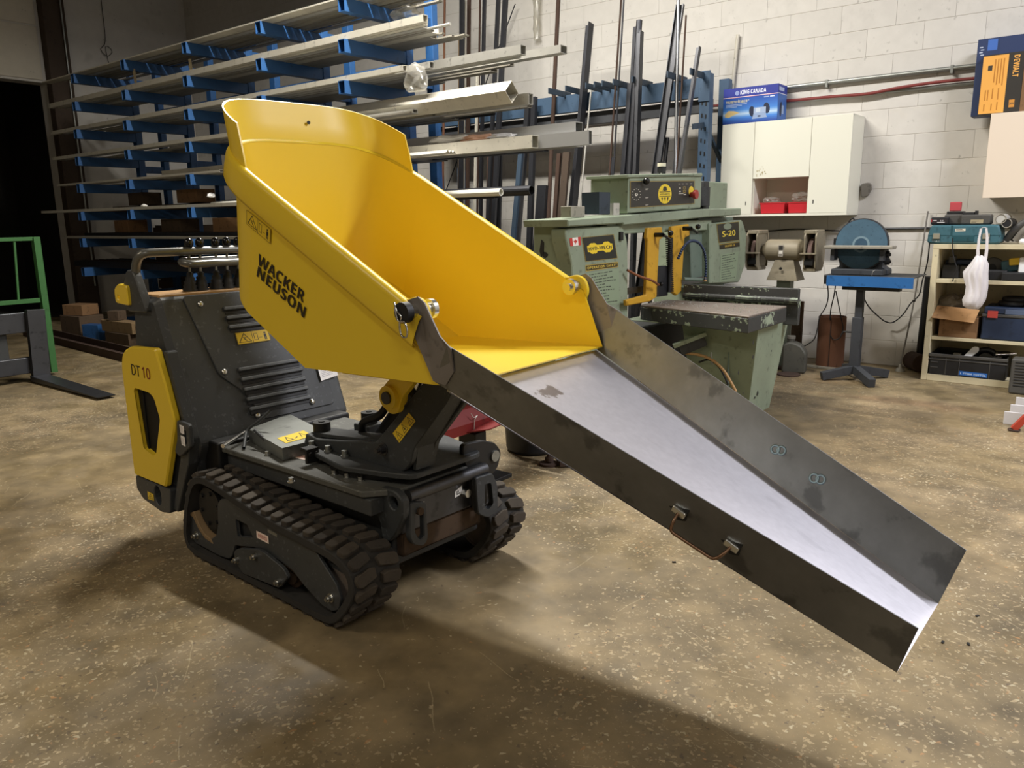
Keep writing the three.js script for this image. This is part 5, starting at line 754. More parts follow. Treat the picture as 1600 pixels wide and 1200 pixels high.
  part('blade', bxc(FX - 0.02, FX - 0.018, 0.76, 0.80, 1.4, 2.8, 0), MT.steel, saw);
  part('copper_pipe', tube([onX(980, 422, FX + 0.03), onX(1000, 432, FX + 0.07), onX(1018, 438, FX + 0.1), onX(1029, 445, FX + 0.09)], 0.008, 30, 8), MT.hoseCopper, saw);
  { const pts = [[1060, 403], [1067, 388], [1076, 378], [1087, 377], [1096, 384], [1101, 396], [1103, 415], [1102, 436]].map(([a, b]) => V(...onX(a, b, FX + 0.1))), c = new THREE.CatmullRomCurve3(pts), G = []; const n = 34; for (let i = 0; i <= n; i++) { const p = c.getPointAt(i / n); G.push(new THREE.SphereGeometry(0.0105, 8, 6).translate(p.x, p.y, p.z)); } part('coolant_hose', merge(G), mat(0x20304c, 0.45), saw).userData.label = 'segmented blue black coolant hose'; part('coolant_nozzle', cyl(0.012, 0.03, 10, 0.006), MT.hoseTan, saw, pts[7].toArray()); }
  part('coolant_bar', rodBetween(onX(1068, 436, FX + 0.05), onX(1102, 437, FX + 0.08), 0.012, 10), MT.greenDark, saw);
  // table, tray and base
  const TH = 0.68, c1 = atY(1006, 477, TH), c2 = atY(1170, 494, TH), c3 = atY(1229, 478, TH), c4 = V(-2.42, TH, c3.z + 0.02), c0 = V(-2.42, TH, c1.z - 0.02);
  const tb = [c0, c1, c2, c3, c4].map((p) => [p.x, p.z]);
  part('table_top', ext(tb.slice().reverse(), 0.012, 0.003), MT.wornTable, saw, [0, TH - 0.006, 0], [Math.PI / 2, 0, 0]).userData.label = 'worn brown steel saw table';
  part('table_rim', ext(tb.slice().reverse(), 0.085, 0.004), MT.chipDark, saw, [0, TH - 0.055, 0], [Math.PI / 2, 0, 0]).userData.label = 'chipped dark table edge';
  { const r = rng(8), G = []; for (let i = 0; i < 110; i++) { const u = r(), v = r(), a = c0.clone().lerp(c2, u).lerp(c4.clone().lerp(c3, u), 0.15 + 0.7 * v); G.push(bx(0.004 + r() * 0.008, 0.003, 0.003 + r() * 0.005, 0).rotateY(r() * 3).translate(a.x, TH + 0.0015, a.z)); } const m = part('metal_chips', merge(G), MT.alu, saw); m.userData.kind = 'stuff'; }
  const t1 = atY(1030, 505, TH - 0.1), t2 = atY(1177, 514, TH - 0.1), t3 = atY(1248, 492, TH - 0.1);
  part('drip_tray', merge(plate([[t1.x - 0.25, TH - 0.1, t1.z], [t2.x, TH - 0.1, t2.z], [t3.x, TH - 0.1, t3.z], [t1.x - 0.25, TH - 0.1, t3.z]], 0.006)), MT.green, saw);
  const base = (x0, x1, z0, z1, y0, y1, inset) => { const P = [[x0, y1, z0], [x1, y1, z0], [x1, y1, z1], [x0, y1, z1], [x0 + inset, y0, z0 + inset], [x1 - inset, y0, z0 + inset], [x1 - inset, y0, z1 - inset], [x0 + inset, y0, z1 - inset]], Q = [[0, 3, 2, 1], [4, 5, 6, 7], [0, 1, 5, 4], [1, 2, 6, 5], [2, 3, 7, 6], [3, 0, 4, 7]], pos = []; for (const q of Q) for (const k of [q[0], q[1], q[2], q[0], q[2], q[3]]) pos.push(...P[k]); const g = new THREE.BufferGeometry(); g.setAttribute('position', new THREE.Float32BufferAttribute(pos, 3)); g.computeVertexNormals(); return boxUV(g); };
  part('base_cabinet', base(-2.16, -1.67, 1.9, 2.42, 0, TH - 0.1, 0.07), MT.green, saw);
  part('base_panel_seam', bxc(-1.86, -1.85, 0.1, 0.55, 2.385, 2.40, 0.001), MT.greenDark, saw);
  part('rear_base', base(-2.75, -2.42, 1.0, 2.6, 0, 0.52, 0.02), MT.chipped, saw);
  part('idler_base', base(-2.68, -2.3, 2.7, 3.28, 0, 0.55, 0.02), MT.green, saw);
  { // bare patches where the green paint has flaked off
    const r = rng(14), G = []; const flake = (p, n, s) => { const k = 7, q = []; for (let i = 0; i < k; i++) { const a = i / k * 6.283; q.push([Math.cos(a) * s * (0.4 + r() * 0.7), Math.sin(a) * s * (0.6 + r() * 1.1)]); } const g = ext(q, 0.0012, 0); if (n === 'x') g.rotateY(Math.PI / 2); g.translate(p[0], p[1], p[2]); G.push(g); };
    for (const [a, b, s] of [[1206, 527, 0.022], [1205, 545, 0.012], [1174, 534, 0.013], [1176, 558, 0.012], [1184, 550, 0.008], [1155, 582, 0.009], [1166, 615, 0.006], [1190, 615, 0.012], [1186, 622, 0.008]]) { const p = atX(a, b, -1.695); flake([-1.715 + (p.y - 0.3) * 0.1 + 0.012, p.y, p.z], 'x', s); }
    for (const [a, b, s] of [[846, 388, 0.03], [851, 398, 0.02]]) { const p = atZ(a, b, 3.31); flake([p.x, p.y, 3.302], 'z', s); }
    part('bare_patches', merge(G), MT.chipped, saw);
  }
  part('lift_bar', barBetween(atZ(1052, 541, 2.56), atZ(1103, 521, 2.46), 0.05, 0.025), MT.green, saw);
  part('bar_socket', barBetween(atZ(1062, 548, 2.53), atZ(1102, 532, 2.44), 0.04, 0.06), MT.chipped, saw);
  part('coolant_line', tube([[1068, 552], [1090, 554], [1112, 562], [1130, 578], [1142, 597], [1150, 612]].map(([a, b]) => atZ(a, b, 2.5)), 0.009, 40, 8), MT.hoseTan, saw).userData.label = 'tan coolant line looped at the base';
  part('coolant_line', tube([[1092, 566], [1108, 562], [1122, 572], [1132, 588], [1138, 602]].map(([a, b]) => atZ(a, b, 2.48)), 0.006, 30, 8), MT.cable, saw);
  part('line_hook', rodBetween(atZ(1111, 551, 2.5), atZ(1113, 570, 2.5), 0.006, 8), MT.galv, saw);
  // vice fence along the back of the table
  { const a = atZ(1068, 445, 2.02), b = atZ(1248, 450, 2.02), y0 = TH - 0.01; part('vice_fence', merge(bxc(a.x, b.x, y0 + 0.04, a.y + 0.005, 1.98, 2.02, 0.006), bxc(a.x, b.x, y0 - 0.12, y0 + 0.04, 1.96, 2.0, 0.006), cylX(0.022, b.x - a.x, 12).translate((a.x + b.x) / 2, y0 + 0.035, 2.01)), MT.chipDark, saw).userData.label = 'long dark chipped vice fence'; }
  part('levelling_foot', merge(bx(0.16, 0.015, 0.12, 0.003).translate(0, 0.14, 0), cyl(0.012, 0.13, 12).translate(0, 0.07, 0), cyl(0.022, 0.02, 6).translate(0, 0.03, 0), cyl(0.05, 0.012, 20).translate(0.0, 0.006, 0)), MT.rustDark, saw, [-2.2, 0, 3.8]);
  part('infeed_leg', barBetween([-2.28, 0.14, 3.8], [-2.45, 0.55, 3.25], 0.06, 0.04), MT.greenDark, saw); part('foot_bar', barBetween([-2.16, 0.02, 3.78], [-1.7, 0.02, 3.3], 0.1, 0.03), MT.rustDark, saw);
}
// loose things on the saw head
{
  const on = (px, py, x) => atX(px, py, x), top = (p, s) => [p.x, p.y, p.z];
  let p = on(895, 331, FX - 0.08); solo('metal_block', 'small pale metal block lying on the saw head', 'block', bx(0.07, 0.06, 0.14, 0.003), MT.aluDull, [p.x, p.y, p.z]);
  p = on(931, 320, FX - 0.1); solo('dark_box', 'dark blue square tube offcut standing on the saw head', 'offcut', sweep(rect(0.12, 0.12), V(p.x, p.y - 0.055, p.z), V(p.x, p.y + 0.07, p.z), V(0, 0, 1), [rect(0.11, 0.11)]), worn(0x3e4a58, 0.5, 0.4));
  p = on(960, 327, FX - 0.06); solo('angle_offcut', 'small bright angle offcut standing by control box', 'offcut', sweep(angleP(0.07, 0.008)[0], V(p.x, p.y - 0.035, p.z), V(p.x, p.y + 0.035, p.z), V(0, 0, 1)), MT.alu);
}
// ---------------------------------------------------------------- wall cupboards and the cartons on them
{
  const cab = thing('wall_cupboard', 'cream wall cupboard with open middle niche above the grinder', 'cupboard');
  const x0 = -2.855, x1 = -1.795, y0 = 1.225, y1 = 1.985, a = -2.57, b = -2.105, zf = 0.325, t = 0.018;
  part('carcass', merge(bxc(x0, x0 + t, y0, y1, 0.001, zf - 0.018, 0.001), bxc(x1 - t, x1, y0, y1, 0.001, zf - 0.0185, 0.001), bxc(x0, x1, y1 - t, y1, 0.001, zf - 0.0185, 0.001), bxc(x0, x1, y0 - 0.004, y0 + t - 0.004, 0.001, zf + 0.001, 0.001), bxc(x0, x1, y0, y1, 0.001, 0.008, 0.001), bxc(a - t / 2, a + t / 2, y0, y1, 0.001, zf - 0.02, 0.001), bxc(b - t / 2, b + t / 2, y0, y1, 0.001, zf - 0.02, 0.001), bxc(a, b, 1.53, 1.548, 0.001, zf - 0.02, 0.001)), MT.cabinet, cab);
  const door = (p, q, r, s, kx) => { const d = part('door', bxc(p + 0.0015, q - 0.0015, r, s, zf - 0.018, zf, 0.002), MT.cabinet, cab); if (kx) part('grip_hole', bx(0.008, 0.03, 0.002, 0.001), MT.black, d, [kx, 1.33, zf + 0.0005]); return d; };
  door(x0, a, y0 + 0.015, y1, a - 0.05); door(b, x1 - 0.0, y0 + 0.015, y1, b + 0.045); door(a, b, 1.53, y1, 0);
  { const G = [], r = rng(12); for (let i = 0; i < 16; i++) G.push(bx(0.004 + r() * 0.008, 0.004 + r() * 0.01, 0.0008, 0).translate(a + 0.03 + r() * 0.09, 1.55 + r() * r() * 0.14, zf + 0.0006)); part('grime_specks', merge(G), mat(0xa89b73, 0.8), cab); }
  const bin = (x, w, label) => { const g = thing('parts_bin', label, 'bin', [x, y0 + t, 0.2]); part('body', ext([[-w / 2, 0], [w / 2, 0], [w / 2 + 0.008, 0.085], [-w / 2 - 0.008, 0.085]], 0.2, 0.004), MT.redBin, g); part('rim', merge(bx(w + 0.03, 0.008, 0.006, 0.001).translate(0, 0.084, 0.1), bx(w + 0.03, 0.008, 0.006, 0.001).translate(0, 0.084, -0.1)), MT.redBin, g); };
  bin(-2.40, 0.19, 'red plastic bin left in the cupboard niche'); bin(-2.19, 0.145, 'narrower red plastic bin in the cupboard niche');
  const bag = new THREE.IcosahedronGeometry(1, 3), p = bag.attributes.position, n = noiseGrid(31, 8); for (let i = 0; i < p.count; i++) { const k = 0.7 + 0.6 * n(p.getX(i) * 3 + 4, p.getY(i) * 3 + p.getZ(i) * 2 + 4); p.setXYZ(i, p.getX(i) * 0.08 * k, p.getY(i) * 0.045 * k, p.getZ(i) * 0.07 * k); } bag.computeVertexNormals();
  solo('clear_bag', 'clear plastic bag on the red bins in the niche', 'plastic bag', bag, MT.film, [-2.19, y0 + t + 0.125, 0.2]);
  solo('clear_bag', 'small crumpled clear bag on the wider red bin', 'plastic bag', bag.clone().scale(0.9, 0.6, 0.9), MT.film, [-2.44, y0 + t + 0.11, 0.2]);

  const cab2 = thing('wall_cupboard', 'pale pinkish wall cupboard above the shelf unit', 'cupboard');
  const m2 = mat(0xe4d5c2, 0.45); part('carcass', bxc(-0.875, 0.25, 1.33, 1.895, 0.001, 0.31, 0.002), m2, cab2);
  part('door', bxc(-0.877, -0.32, 1.325, 1.898, 0.311, 0.33, 0.002), m2, cab2); part('door', bxc(-0.317, 0.252, 1.325, 1.898, 0.311, 0.33, 0.002), m2, cab2);
  // blue carton with the bench grinder printed on it
  const kb = thing('grinder_carton', 'blue printed carton picturing a bench grinder on the cream cupboard', 'carton', [-2.65, 1.986, 0.155]);
  const W = 0.47, H = 0.295, Dp = 0.2;
  part('box', bx(W, H, Dp, 0.003), mat(0x27509e, 0.5), kb, [0, H / 2, 0]);
  const front = canvasTex(768, 480, (c, w, h) => {
    const g = c.createLinearGradient(0, 130, 0, h); g.addColorStop(0, '#1b4aa5'); g.addColorStop(0.45, '#3f7fd0'); g.addColorStop(0.62, '#b9cfe6'); g.addColorStop(0.75, '#3f7fd0'); g.addColorStop(1, '#18327f'); c.fillStyle = g; c.fillRect(0, 0, w, h); c.fillStyle = '#232f8f'; c.fillRect(0, 0, w, 118); c.fillStyle = '#e9e4ea'; c.fillRect(0, 116, w, 5); c.fillStyle = '#d98a86'; c.fillRect(0, 121, w, 6);
    c.fillStyle = '#e8ebf4'; c.font = 'bold 76px sans-serif'; c.fillText('KING CANADA', 236, 88, 366); c.fillStyle = '#a7b6dd'; c.beginPath(); c.ellipse(196, 66, 30, 30, 0, 0, 7); c.fill(); c.strokeStyle = '#232f8f'; c.lineWidth = 3; for (let i = -2; i < 3; i++) { c.beginPath(); c.moveTo(168, 66 + i * 9); c.lineTo(224, 66 + i * 9); c.stroke(); }
    c.fillStyle = '#e9dc9a'; c.font = 'bold 44px sans-serif'; c.fillText("TOURET D'ÉTABLI 8 \"", 40, 196, 330); c.fillStyle = '#d5e0f2'; c.font = 'bold 22px sans-serif'; c.fillText('MODEL', 574, 160); c.fillRect(660, 146, 60, 12); c.fillStyle = '#b9cbe8'; for (let i = 0; i < 3; i++) c.fillRect(40, 212 + i * 16, 300 - i * 70, 7);
    c.fillStyle = '#d8bf84'; c.beginPath(); c.moveTo(30, 340); c.lineTo(80, 292); c.lineTo(160, 300); c.lineTo(240, 330); c.lineTo(170, 352); c.lineTo(90, 384); c.lineTo(34, 376); c.fill();
    c.fillStyle = '#18233f'; c.beginPath(); c.ellipse(420, 330, 42, 72, -0.2, 0, 7); c.fill(); c.beginPath(); c.ellipse(620, 300, 42, 72, -0.2, 0, 7); c.fill(); c.fillStyle = '#9db0cf'; c.fillRect(440, 280, 170, 80); c.fillStyle = '#c3cfdf'; c.fillRect(470, 292, 62, 50); c.fillStyle = '#8fa3c6'; c.beginPath(); c.moveTo(440, 360); c.lineTo(600, 350); c.lineTo(630, 420); c.lineTo(420, 430); c.fill(); c.fillStyle = '#1b2440'; c.fillRect(500, 388, 40, 18);
  });
  decal('printed_front', front, [[-W / 2, 0.003, Dp / 2 + 0.0012], [W / 2, 0.003, Dp / 2 + 0.0012], [W / 2, H - 0.002, Dp / 2 + 0.0012], [-W / 2, H - 0.002, Dp / 2 + 0.0012]], kb);
  decal('printed_side', canvasTex(256, 256, (c, w, h) => { c.fillStyle = '#3a66b0'; c.fillRect(0, 0, w, h); c.fillStyle = '#2a3a98'; c.fillRect(0, 0, w, 60); c.fillStyle = '#aab8dc'; c.fillRect(20, 18, 150, 26); c.fillStyle = '#cfd3e0'; c.fillRect(0, 60, w, 5); c.fillStyle = '#1b2746'; c.beginPath(); c.ellipse(90, 170, 36, 52, 0.2, 0, 7); c.fill(); c.fillStyle = '#93a8cf'; c.fillRect(120, 140, 60, 60); }), [[W / 2 + 0.0012, 0.003, Dp / 2], [W / 2 + 0.0012, 0.003, -Dp / 2], [W / 2 + 0.0012, H - 0.002, -Dp / 2], [W / 2 + 0.0012, H - 0.002, Dp / 2]], kb);
  // navy carton with the tall yellow tool carton before it
  const nb = thing('tool_carton', 'large navy carton standing behind the yellow tool carton', 'carton', [-0.75, 1.899, 0.145], 0);
  part('box', bx(0.62, 0.52, 0.15, 0.003), mat(0x25365e, 0.55), nb, [0.04, 0.26, 0]);
  decal('print', canvasTex(128, 128, (c, w, h) => { c.fillStyle = '#25365e'; c.fillRect(0, 0, w, h); c.fillStyle = '#3f6ab8'; c.fillRect(60, 4, 60, 60); c.fillStyle = '#c9d2e4'; for (let i = 0; i < 4; i++) c.fillRect(10 + (i % 2) * 8, 40 + i * 14, 22, 5); }), [[-0.265, 0.36, 0.0762], [-0.14, 0.36, 0.0762], [-0.14, 0.515, 0.0762], [-0.265, 0.515, 0.0762]], nb);
  const db = thing('tool_carton', 'tall yellow and black tool carton on the pinkish cupboard', 'carton', [-0.885, 1.899, 0.245], -0.02);
  part('box', bx(0.25, 0.40, 0.045, 0.002), mat(0x2d2a26, 0.55), db, [0.04, 0.2, 0]);
  decal('printed_front', canvasTex(320, 512, (c, w, h) => {
    c.fillStyle = '#2e2b27'; c.fillRect(0, 0, w, h); c.fillStyle = '#e9a94f'; c.fillRect(4, 8, 196, h - 16); c.save(); c.translate(262, 20); c.rotate(Math.PI / 2); c.fillStyle = '#e9a94f'; c.font = 'bold 62px sans-serif'; c.textBaseline = 'middle'; c.fillText('DEWALT', 0, 0, 190); c.restore(); c.fillStyle = '#b8792c'; for (const [x, y, q] of [[96, 40, 200], [118, 40, 220], [140, 40, 210], [162, 40, 230], [40, 300, 90], [60, 300, 90], [96, 290, 90], [140, 290, 100], [40, 420, 60], [96, 420, 60], [140, 410, 70]]) c.fillRect(x, y, 10, q); c.fillStyle = '#3a342c'; c.fillRect(46, 90, 34, 44); c.fillStyle = '#c98a3a'; c.fillRect(236, 400, 42, 66); c.fillStyle = '#2e2b27'; c.font = 'bold 24px sans-serif'; c.fillText('20V', 238, 442, 38);
  }), [[-0.085, 0.002, 0.0236], [0.165, 0.002, 0.0236], [0.165, 0.398, 0.0236], [-0.085, 0.398, 0.0236]], db);
  part('brown_flank', bxc(0.165, 0.2, 0.0, 0.395, -0.02, 0.022, 0.002), MT.cardboardDark, db);
}
// ---------------------------------------------------------------- bench grinder on its pedestal
{
  const zg = 0.56, c = atZ(1226, 391, zg), g = thing('bench_grinder', 'olive grey bench grinder with two wheel guards on a pedestal', 'grinder', [c.x, 0, zg]);
  const y = c.y, px = (a) => atZ(a, 391, zg).x - c.x;
  part('motor', lathe([[0, -0.17], [0.045, -0.17], [0.05, -0.15], [0.078, -0.14], [0.086, -0.12], [0.086, 0.12], [0.078, 0.14], [0.05, 0.15], [0.045, 0.17], [0, 0.17]], 28).rotateZ(-Math.PI / 2), MT.grinder, g, [0, y, 0]);
  decal('rating_plate', canvasTex(64, 96, (q, w, h) => { q.fillStyle = '#9a948a'; q.fillRect(0, 0, w, h); q.fillStyle = '#2c2a28'; q.fillRect(6, 8, 52, 36); q.fillRect(6, 80, 52, 8); q.fillStyle = '#d9d5cc'; q.fillRect(10, 50, 44, 24); }), [[-0.02, y - 0.045, 0.0885], [0.02, y - 0.045, 0.0885], [0.02, y + 0.045, 0.0885], [-0.02, y + 0.045, 0.0885]], g);
  for (const s of [-1, 1]) {
    const gd = subgroup('wheel_guard', g, [s * 0.225, y, 0]);
    part('shroud', ext(roundPts([[-0.10, -0.14], [0.05, -0.155], [0.1, -0.12], [0.12, -0.02], [0.12, 0.08], [0.08, 0.14], [-0.08, 0.15], [-0.12, 0.12]], 0.02, 3), 0.012, 0.002), MT.grinder, gd, [s * 0.05, 0, 0], [0, Math.PI / 2, 0]);
    part('shroud_inner', ext(roundPts([[-0.10, -0.14], [0.05, -0.155], [0.1, -0.12], [0.12, -0.02], [0.12, 0.08], [0.08, 0.14], [-0.08, 0.15], [-0.12, 0.12]], 0.02, 3), 0.012, 0.002), MT.grinder, gd, [-s * 0.035, 0, 0], [0, Math.PI / 2, 0]);
    part('shroud_band', merge(bx(0.1, 0.03, 0.2, 0.006).translate(0, 0.145, 0), bx(0.1, 0.03, 0.17, 0.006).translate(0, -0.145, 0), bx(0.1, 0.27, 0.02, 0.006).translate(0, 0, -0.11)), MT.grinder, gd);
    part('grinding_wheel', cylX(0.098, 0.03, 28), mat(0x6e5a55, 0.95), gd); part('tool_rest', bx(0.12, 0.012, 0.05, 0.002), MT.grinder, gd, [0, -0.02, 0.115]);
    part('lower_recess', bx(0.07, 0.05, 0.01, 0.002), MT.black, gd, [0, -0.085, 0.1]);
  }
  part('pedestal_head', (() => { const q = new THREE.CylinderGeometry(0.1, 0.165, 0.16, 4, 1); q.rotateY(Math.PI / 4); q.scale(1.05, 1, 0.8); return q.toNonIndexed(); })(), MT.grinder, g, [0.02, y - 0.155, 0]).geometry.computeVertexNormals();
  part('head_bolt', cylZ(0.012, 0.01, 6), MT.black, g, [0.01, y - 0.14, 0.098]);
  part('column', bx(0.11, y - 0.25, 0.09, 0.004), worn(0x7f8a7f, 0.6), g, [0.02, (y - 0.25) / 2 + 0.02, 0]);
  part('foot_plate', ext(roundPts([[-0.14, -0.12], [0.1, -0.12], [0.1, 0.12], [-0.14, 0.12]], 0.05, 4), 0.022, 0.003), MT.rustDark, g, [0.02, 0.011, 0], [Math.PI / 2, 0, 0]);
}
{ const p = atY(1235, 578, 0); const j = thing('plastic_jug', 'dusty grey plastic jug standing by the wall', 'jug', [p.x + 0.05, 0.0, 0.70], 0.2);
  part('body', ext(roundPts([[-0.09, 0], [0.09, 0], [0.09, 0.16], [0.05, 0.22], [-0.01, 0.245], [-0.05, 0.245], [-0.09, 0.22]], 0.02, 4), 0.13, 0.012), MT.jug, j); part('neck', cyl(0.028, 0.03, 16), MT.jug, j, [-0.035, 0.255, 0]); part('cap', cyl(0.033, 0.022, 16), mat(0x6f6c64, 0.6), j, [-0.035, 0.278, 0]); }
solo('floor_plate', 'flat rusty steel plate on the floor before the jug', 'plate', ext(roundPts(circ(0, 0, 0.09, 12), 0.01, 1), 0.012, 0.002), MT.rustDark, [atY(1232, 586).x, 0.006, atY(1232, 586).z], [Math.PI / 2, 0, 0]);
solo('dark_board', 'dark brown board leaning upright behind the jug', 'board', bxc(-2.19, -2.10, 0.0, 0.52, 0.25, 0.28, 0.004), MT.woodDark);
solo('pale_batten', 'pale timber batten standing behind the saw base', 'batten', bxc(-2.27, -2.20, 0.0, 0.5, 0.25, 0.28, 0.003), MT.cream);
// ---------------------------------------------------------------- rusty drum with cords
{
  const p = atY(1300, 574), r = 0.108, d = thing('rusty_drum', 'rusty open steel drum standing against the wall', 'drum', [-1.865, 0, 0.25]);
  part('shell', lathe([[0, 0], [r - 0.004, 0], [r, 0.004], [r, 0.405], [r - 0.004, 0.41], [r - 0.008, 0.405], [r - 0.008, 0.01], [0, 0.01]], 32), MT.rust, d);
  part('seam', bx(0.006, 0.4, 0.004, 0.001), MT.rustDark, d, [0.02, 0.2, r]);
  solo('hanging_lead', 'short straight black lead hanging from sander table into the drum', 'lead', tube([[1306, 442], [1303, 462], [1298, 485], [1297, 500]].map(([a, b], i) => atZ(a, b, mix(0.66, 0.36, Math.min(1, i / 2)))), 0.0045, 30, 6), MT.cable, null, null, 'cords under the sander');
  solo('hanging_lead', 'black lead with curled end hanging in front of the drum', 'lead', tube([[1306, 455], [1310, 475], [1314, 495], [1317, 515], [1312, 528], [1303, 531], [1297, 524]].map(([a, b], i) => atZ(a, b, mix(0.66, 0.372, Math.min(1, i / 3)))), 0.0045, 40, 6), MT.cable, null, null, 'cords under the sander');
  solo('extension_lead', 'black lead running from sander table down past the drum to the jug', 'lead', tube([[1293, 442], [1294, 465], [1290, 480], [1281, 495], [1277, 515], [1272, 530], [1262, 538], [1250, 544]].map(([a, b], i) => atZ(a, b, mix(0.62, 0.6, i / 7))), 0.0045, 60, 6), MT.cable);
  solo('looped_lead', 'thin black lead looping from sander table to the shelf side', 'lead', tube([[1347, 448], [1350, 465], [1358, 480], [1372, 494], [1385, 503], [1392, 504.5], [1400, 501], [1412, 490], [1423, 474], [1436, 461], [1441, 440], [1449, 410], [1453, 374]].map(([a, b], i) => atZ(a, b, i < 4 ? mix(0.8, 0.06, i / 4) : 0.06)), 0.005, 90, 6), MT.cable);
  solo('steel_rail', 'thin pale strip lying on the floor by the wall', 'strip', barBetween(atY(1256, 573).setY(0.012), atY(1312, 580).setY(0.012), 0.02, 0.02), MT.aluDull);
  const s = thing('plunger_rod', 'long thin rod leaning on the wall with a grey cup foot', 'rod'), a = atY(1406, 580), b = atZ(1428, 470, 0.1), top = atZ(1450, 330, 0.03); part('rod', tube([V(a.x, 0.05, a.z), b, top], 0.006, 20, 8), MT.cableGrey, s); part('cup', lathe([[0.036, 0], [0.03, 0.02], [0.014, 0.03], [0.012, 0.055], [0, 0.058]], 20), MT.aluDull, s, [a.x, 0, a.z]); part('collar', cyl(0.012, 0.012, 10), MT.black, s, b.toArray());
  const q = thing('black_pipe', 'thick black pipe leaning in the corner by the shelf', 'pipe'); const e0 = atY(1432, 578), e1 = atZ(1451, 432, 0.12); part('pipe', rodBetween(V(e0.x, 0.06, e0.z - 0.06), e1, 0.026, 14), MT.black, q); part('round_weight', rodBetween(V(e0.x - 0.05, 0.072, e0.z - 0.03), V(e0.x + 0.05, 0.072, e0.z + 0.10), 0.07, 24), MT.rustDark, q);
}
// ---------------------------------------------------------------- disc sander on its blue edged stand
{
  const st = thing('sander_stand', 'steel pedestal stand with blue edged table for the disc sander', 'stand'), cx = -1.535, cz = 0.76, ty = 0.785;
  const zf = 0.86, a = atZ(1293, 432, zf), b = atZ(1429, 425, zf), zl = 0.46;
  part('table_plate', bxc(a.x - 0.02, b.x, ty - 0.008, ty, zl - 0.02, zf, 0.002), MT.chipped, st);
  part('front_channel', sweep([[-0.02, -0.075], [0.004, -0.075], [0.004, 0], [-0.02, 0]], V(a.x, ty, zf), V(b.x, ty, zf)), MT.benchBlue, st).userData.label = 'bright blue front rail';
  part('side_channel', bxc(a.x - 0.04, a.x - 0.015, ty - 0.07, ty, zl - 0.02, zf - 0.05, 0.003), MT.black, st);
  for (const [p, n] of [[a.x + 0.02, 3], [b.x - 0.07, 3]]) for (let k = 0; k < n; k++) part('rail_hole', cylZ(0.006, 0.002, 10), MT.white, st, [p + k * 0.022, ty - 0.03, zf + 0.005]);
  for (const [p, q] of [[0.1, 0.05], [0.16, 0.045], [0.35, 0.05], [0.4, 0.045]]) part('rail_bolt', cylZ(0.009, 0.006, 8), MT.black, st, [a.x + p, ty - q, zf + 0.006]);
  part('under_beam', bxc(a.x + 0.1, b.x - 0.09, ty - 0.105, ty - 0.075, zf - 0.1, zf - 0.03, 0.003), MT.chipped, st);
  part('post', bx(0.052, ty - 0.42, 0.052, 0.003), MT.sanderBody, st, [cx, (ty + 0.42) / 2 - 0.04, cz]);
  part('post_sleeve', bx(0.068, 0.42, 0.068, 0.003), MT.sanderBody, st, [cx - 0.004, 0.265, cz]);
  part('clamp_screw', pipe([[cx - 0.03, 0.36, cz], [cx - 0.10, 0.36, cz], [cx - 0.115, 0.335, cz]], 0.006, 0.01, 8), MT.black, st);
  for (const [px, py] of [[1283, 594], [1385, 590], [1362, 606], [1330, 575]]) { const e = atY(px, py); if (px === 1330) { e.set(cx - 0.15, 0, cz - 0.3); } part('leg', barBetween(V(cx, 0.085, cz), V(e.x, 0.032, e.z), 0.05, 0.062), MT.sanderBody, st); }
  const c = atZ(1345, 382, 0.72), s = thing('disc_sander', 'blue disc sander with round abrasive disc and tilting table', 'sander', [c.x, ty + 0.0005, 0.70]);
  const dy = c.y - ty, rD = 0.18;
  part('foot_casting', bx(0.36, 0.045, 0.2, 0.008), MT.sanderBody, s, [0, 0.0225, -0.01]); part('base_casting', merge(ext(roundPts([[-0.19, 0], [0.19, 0], [0.19, 0.04], [0.15, 0.06], [0.165, 0.12], [0.155, 0.20], [-0.155, 0.20], [-0.165, 0.12], [-0.15, 0.06], [-0.19, 0.04]], 0.012, 3), 0.13, 0.005)), MT.sanderBody, s, [0, 0, -0.085]);
  part('disc_rim', cylZ(rD + 0.008, 0.03, 48), MT.sanderBody, s, [0, dy, -0.005]);
  part('abrasive_disc', cylZ(rD, 0.006, 48), MT.disc, s, [0, dy, 0.014]); part('disc_ring', new THREE.RingGeometry(0.045, 0.06, 32), mat(0x6f8793, 0.8), s, [0, dy, 0.0175]); part('disc_centre', cylZ(0.045, 0.001, 32), MT.discDark, s, [0, dy, 0.0175]);
  part('rest_table', bx(0.47, 0.024, 0.13, 0.006), MT.aluDull, s, [0.01, dy - 0.018, 0.085], [0, 0, 0.0]);
  part('trunnion', merge(bx(0.03, 0.08, 0.09, 0.004).translate(-0.17, dy - 0.075, 0.07), bx(0.03, 0.08, 0.09, 0.004).translate(0.17, dy - 0.075, 0.07)), MT.sanderBody, s);
  for (const [x, y] of [[0.19, dy - 0.07], [0.195, dy - 0.12]]) part('tilt_knob', merge(cylX(0.024, 0.03, 16), cylX(0.012, 0.05, 10)), MT.black, s, [x, y, 0.04]);
  part('switch', bx(0.025, 0.05, 0.03, 0.004), MT.black, s, [-0.185, dy + 0.02, 0.0]); part('cord_loop', tube([[-0.12, dy + 0.12, -0.05], [-0.11, dy + 0.17, -0.05], [-0.085, dy + 0.19, -0.05], [-0.07, dy + 0.15, -0.05]], 0.006, 24, 6), MT.cable, s);
  solo('wire_scrap', 'bent bright wire scrap on the sander stand table', 'wire', tube([[0.12, 0, 0.13], [0.125, 0.03, 0.135], [0.14, 0.045, 0.13]].map((p) => V(c.x + p[0], ty + p[1] + 0.002, 0.70 + p[2])), 0.0016, 12, 5), MT.alu);
}
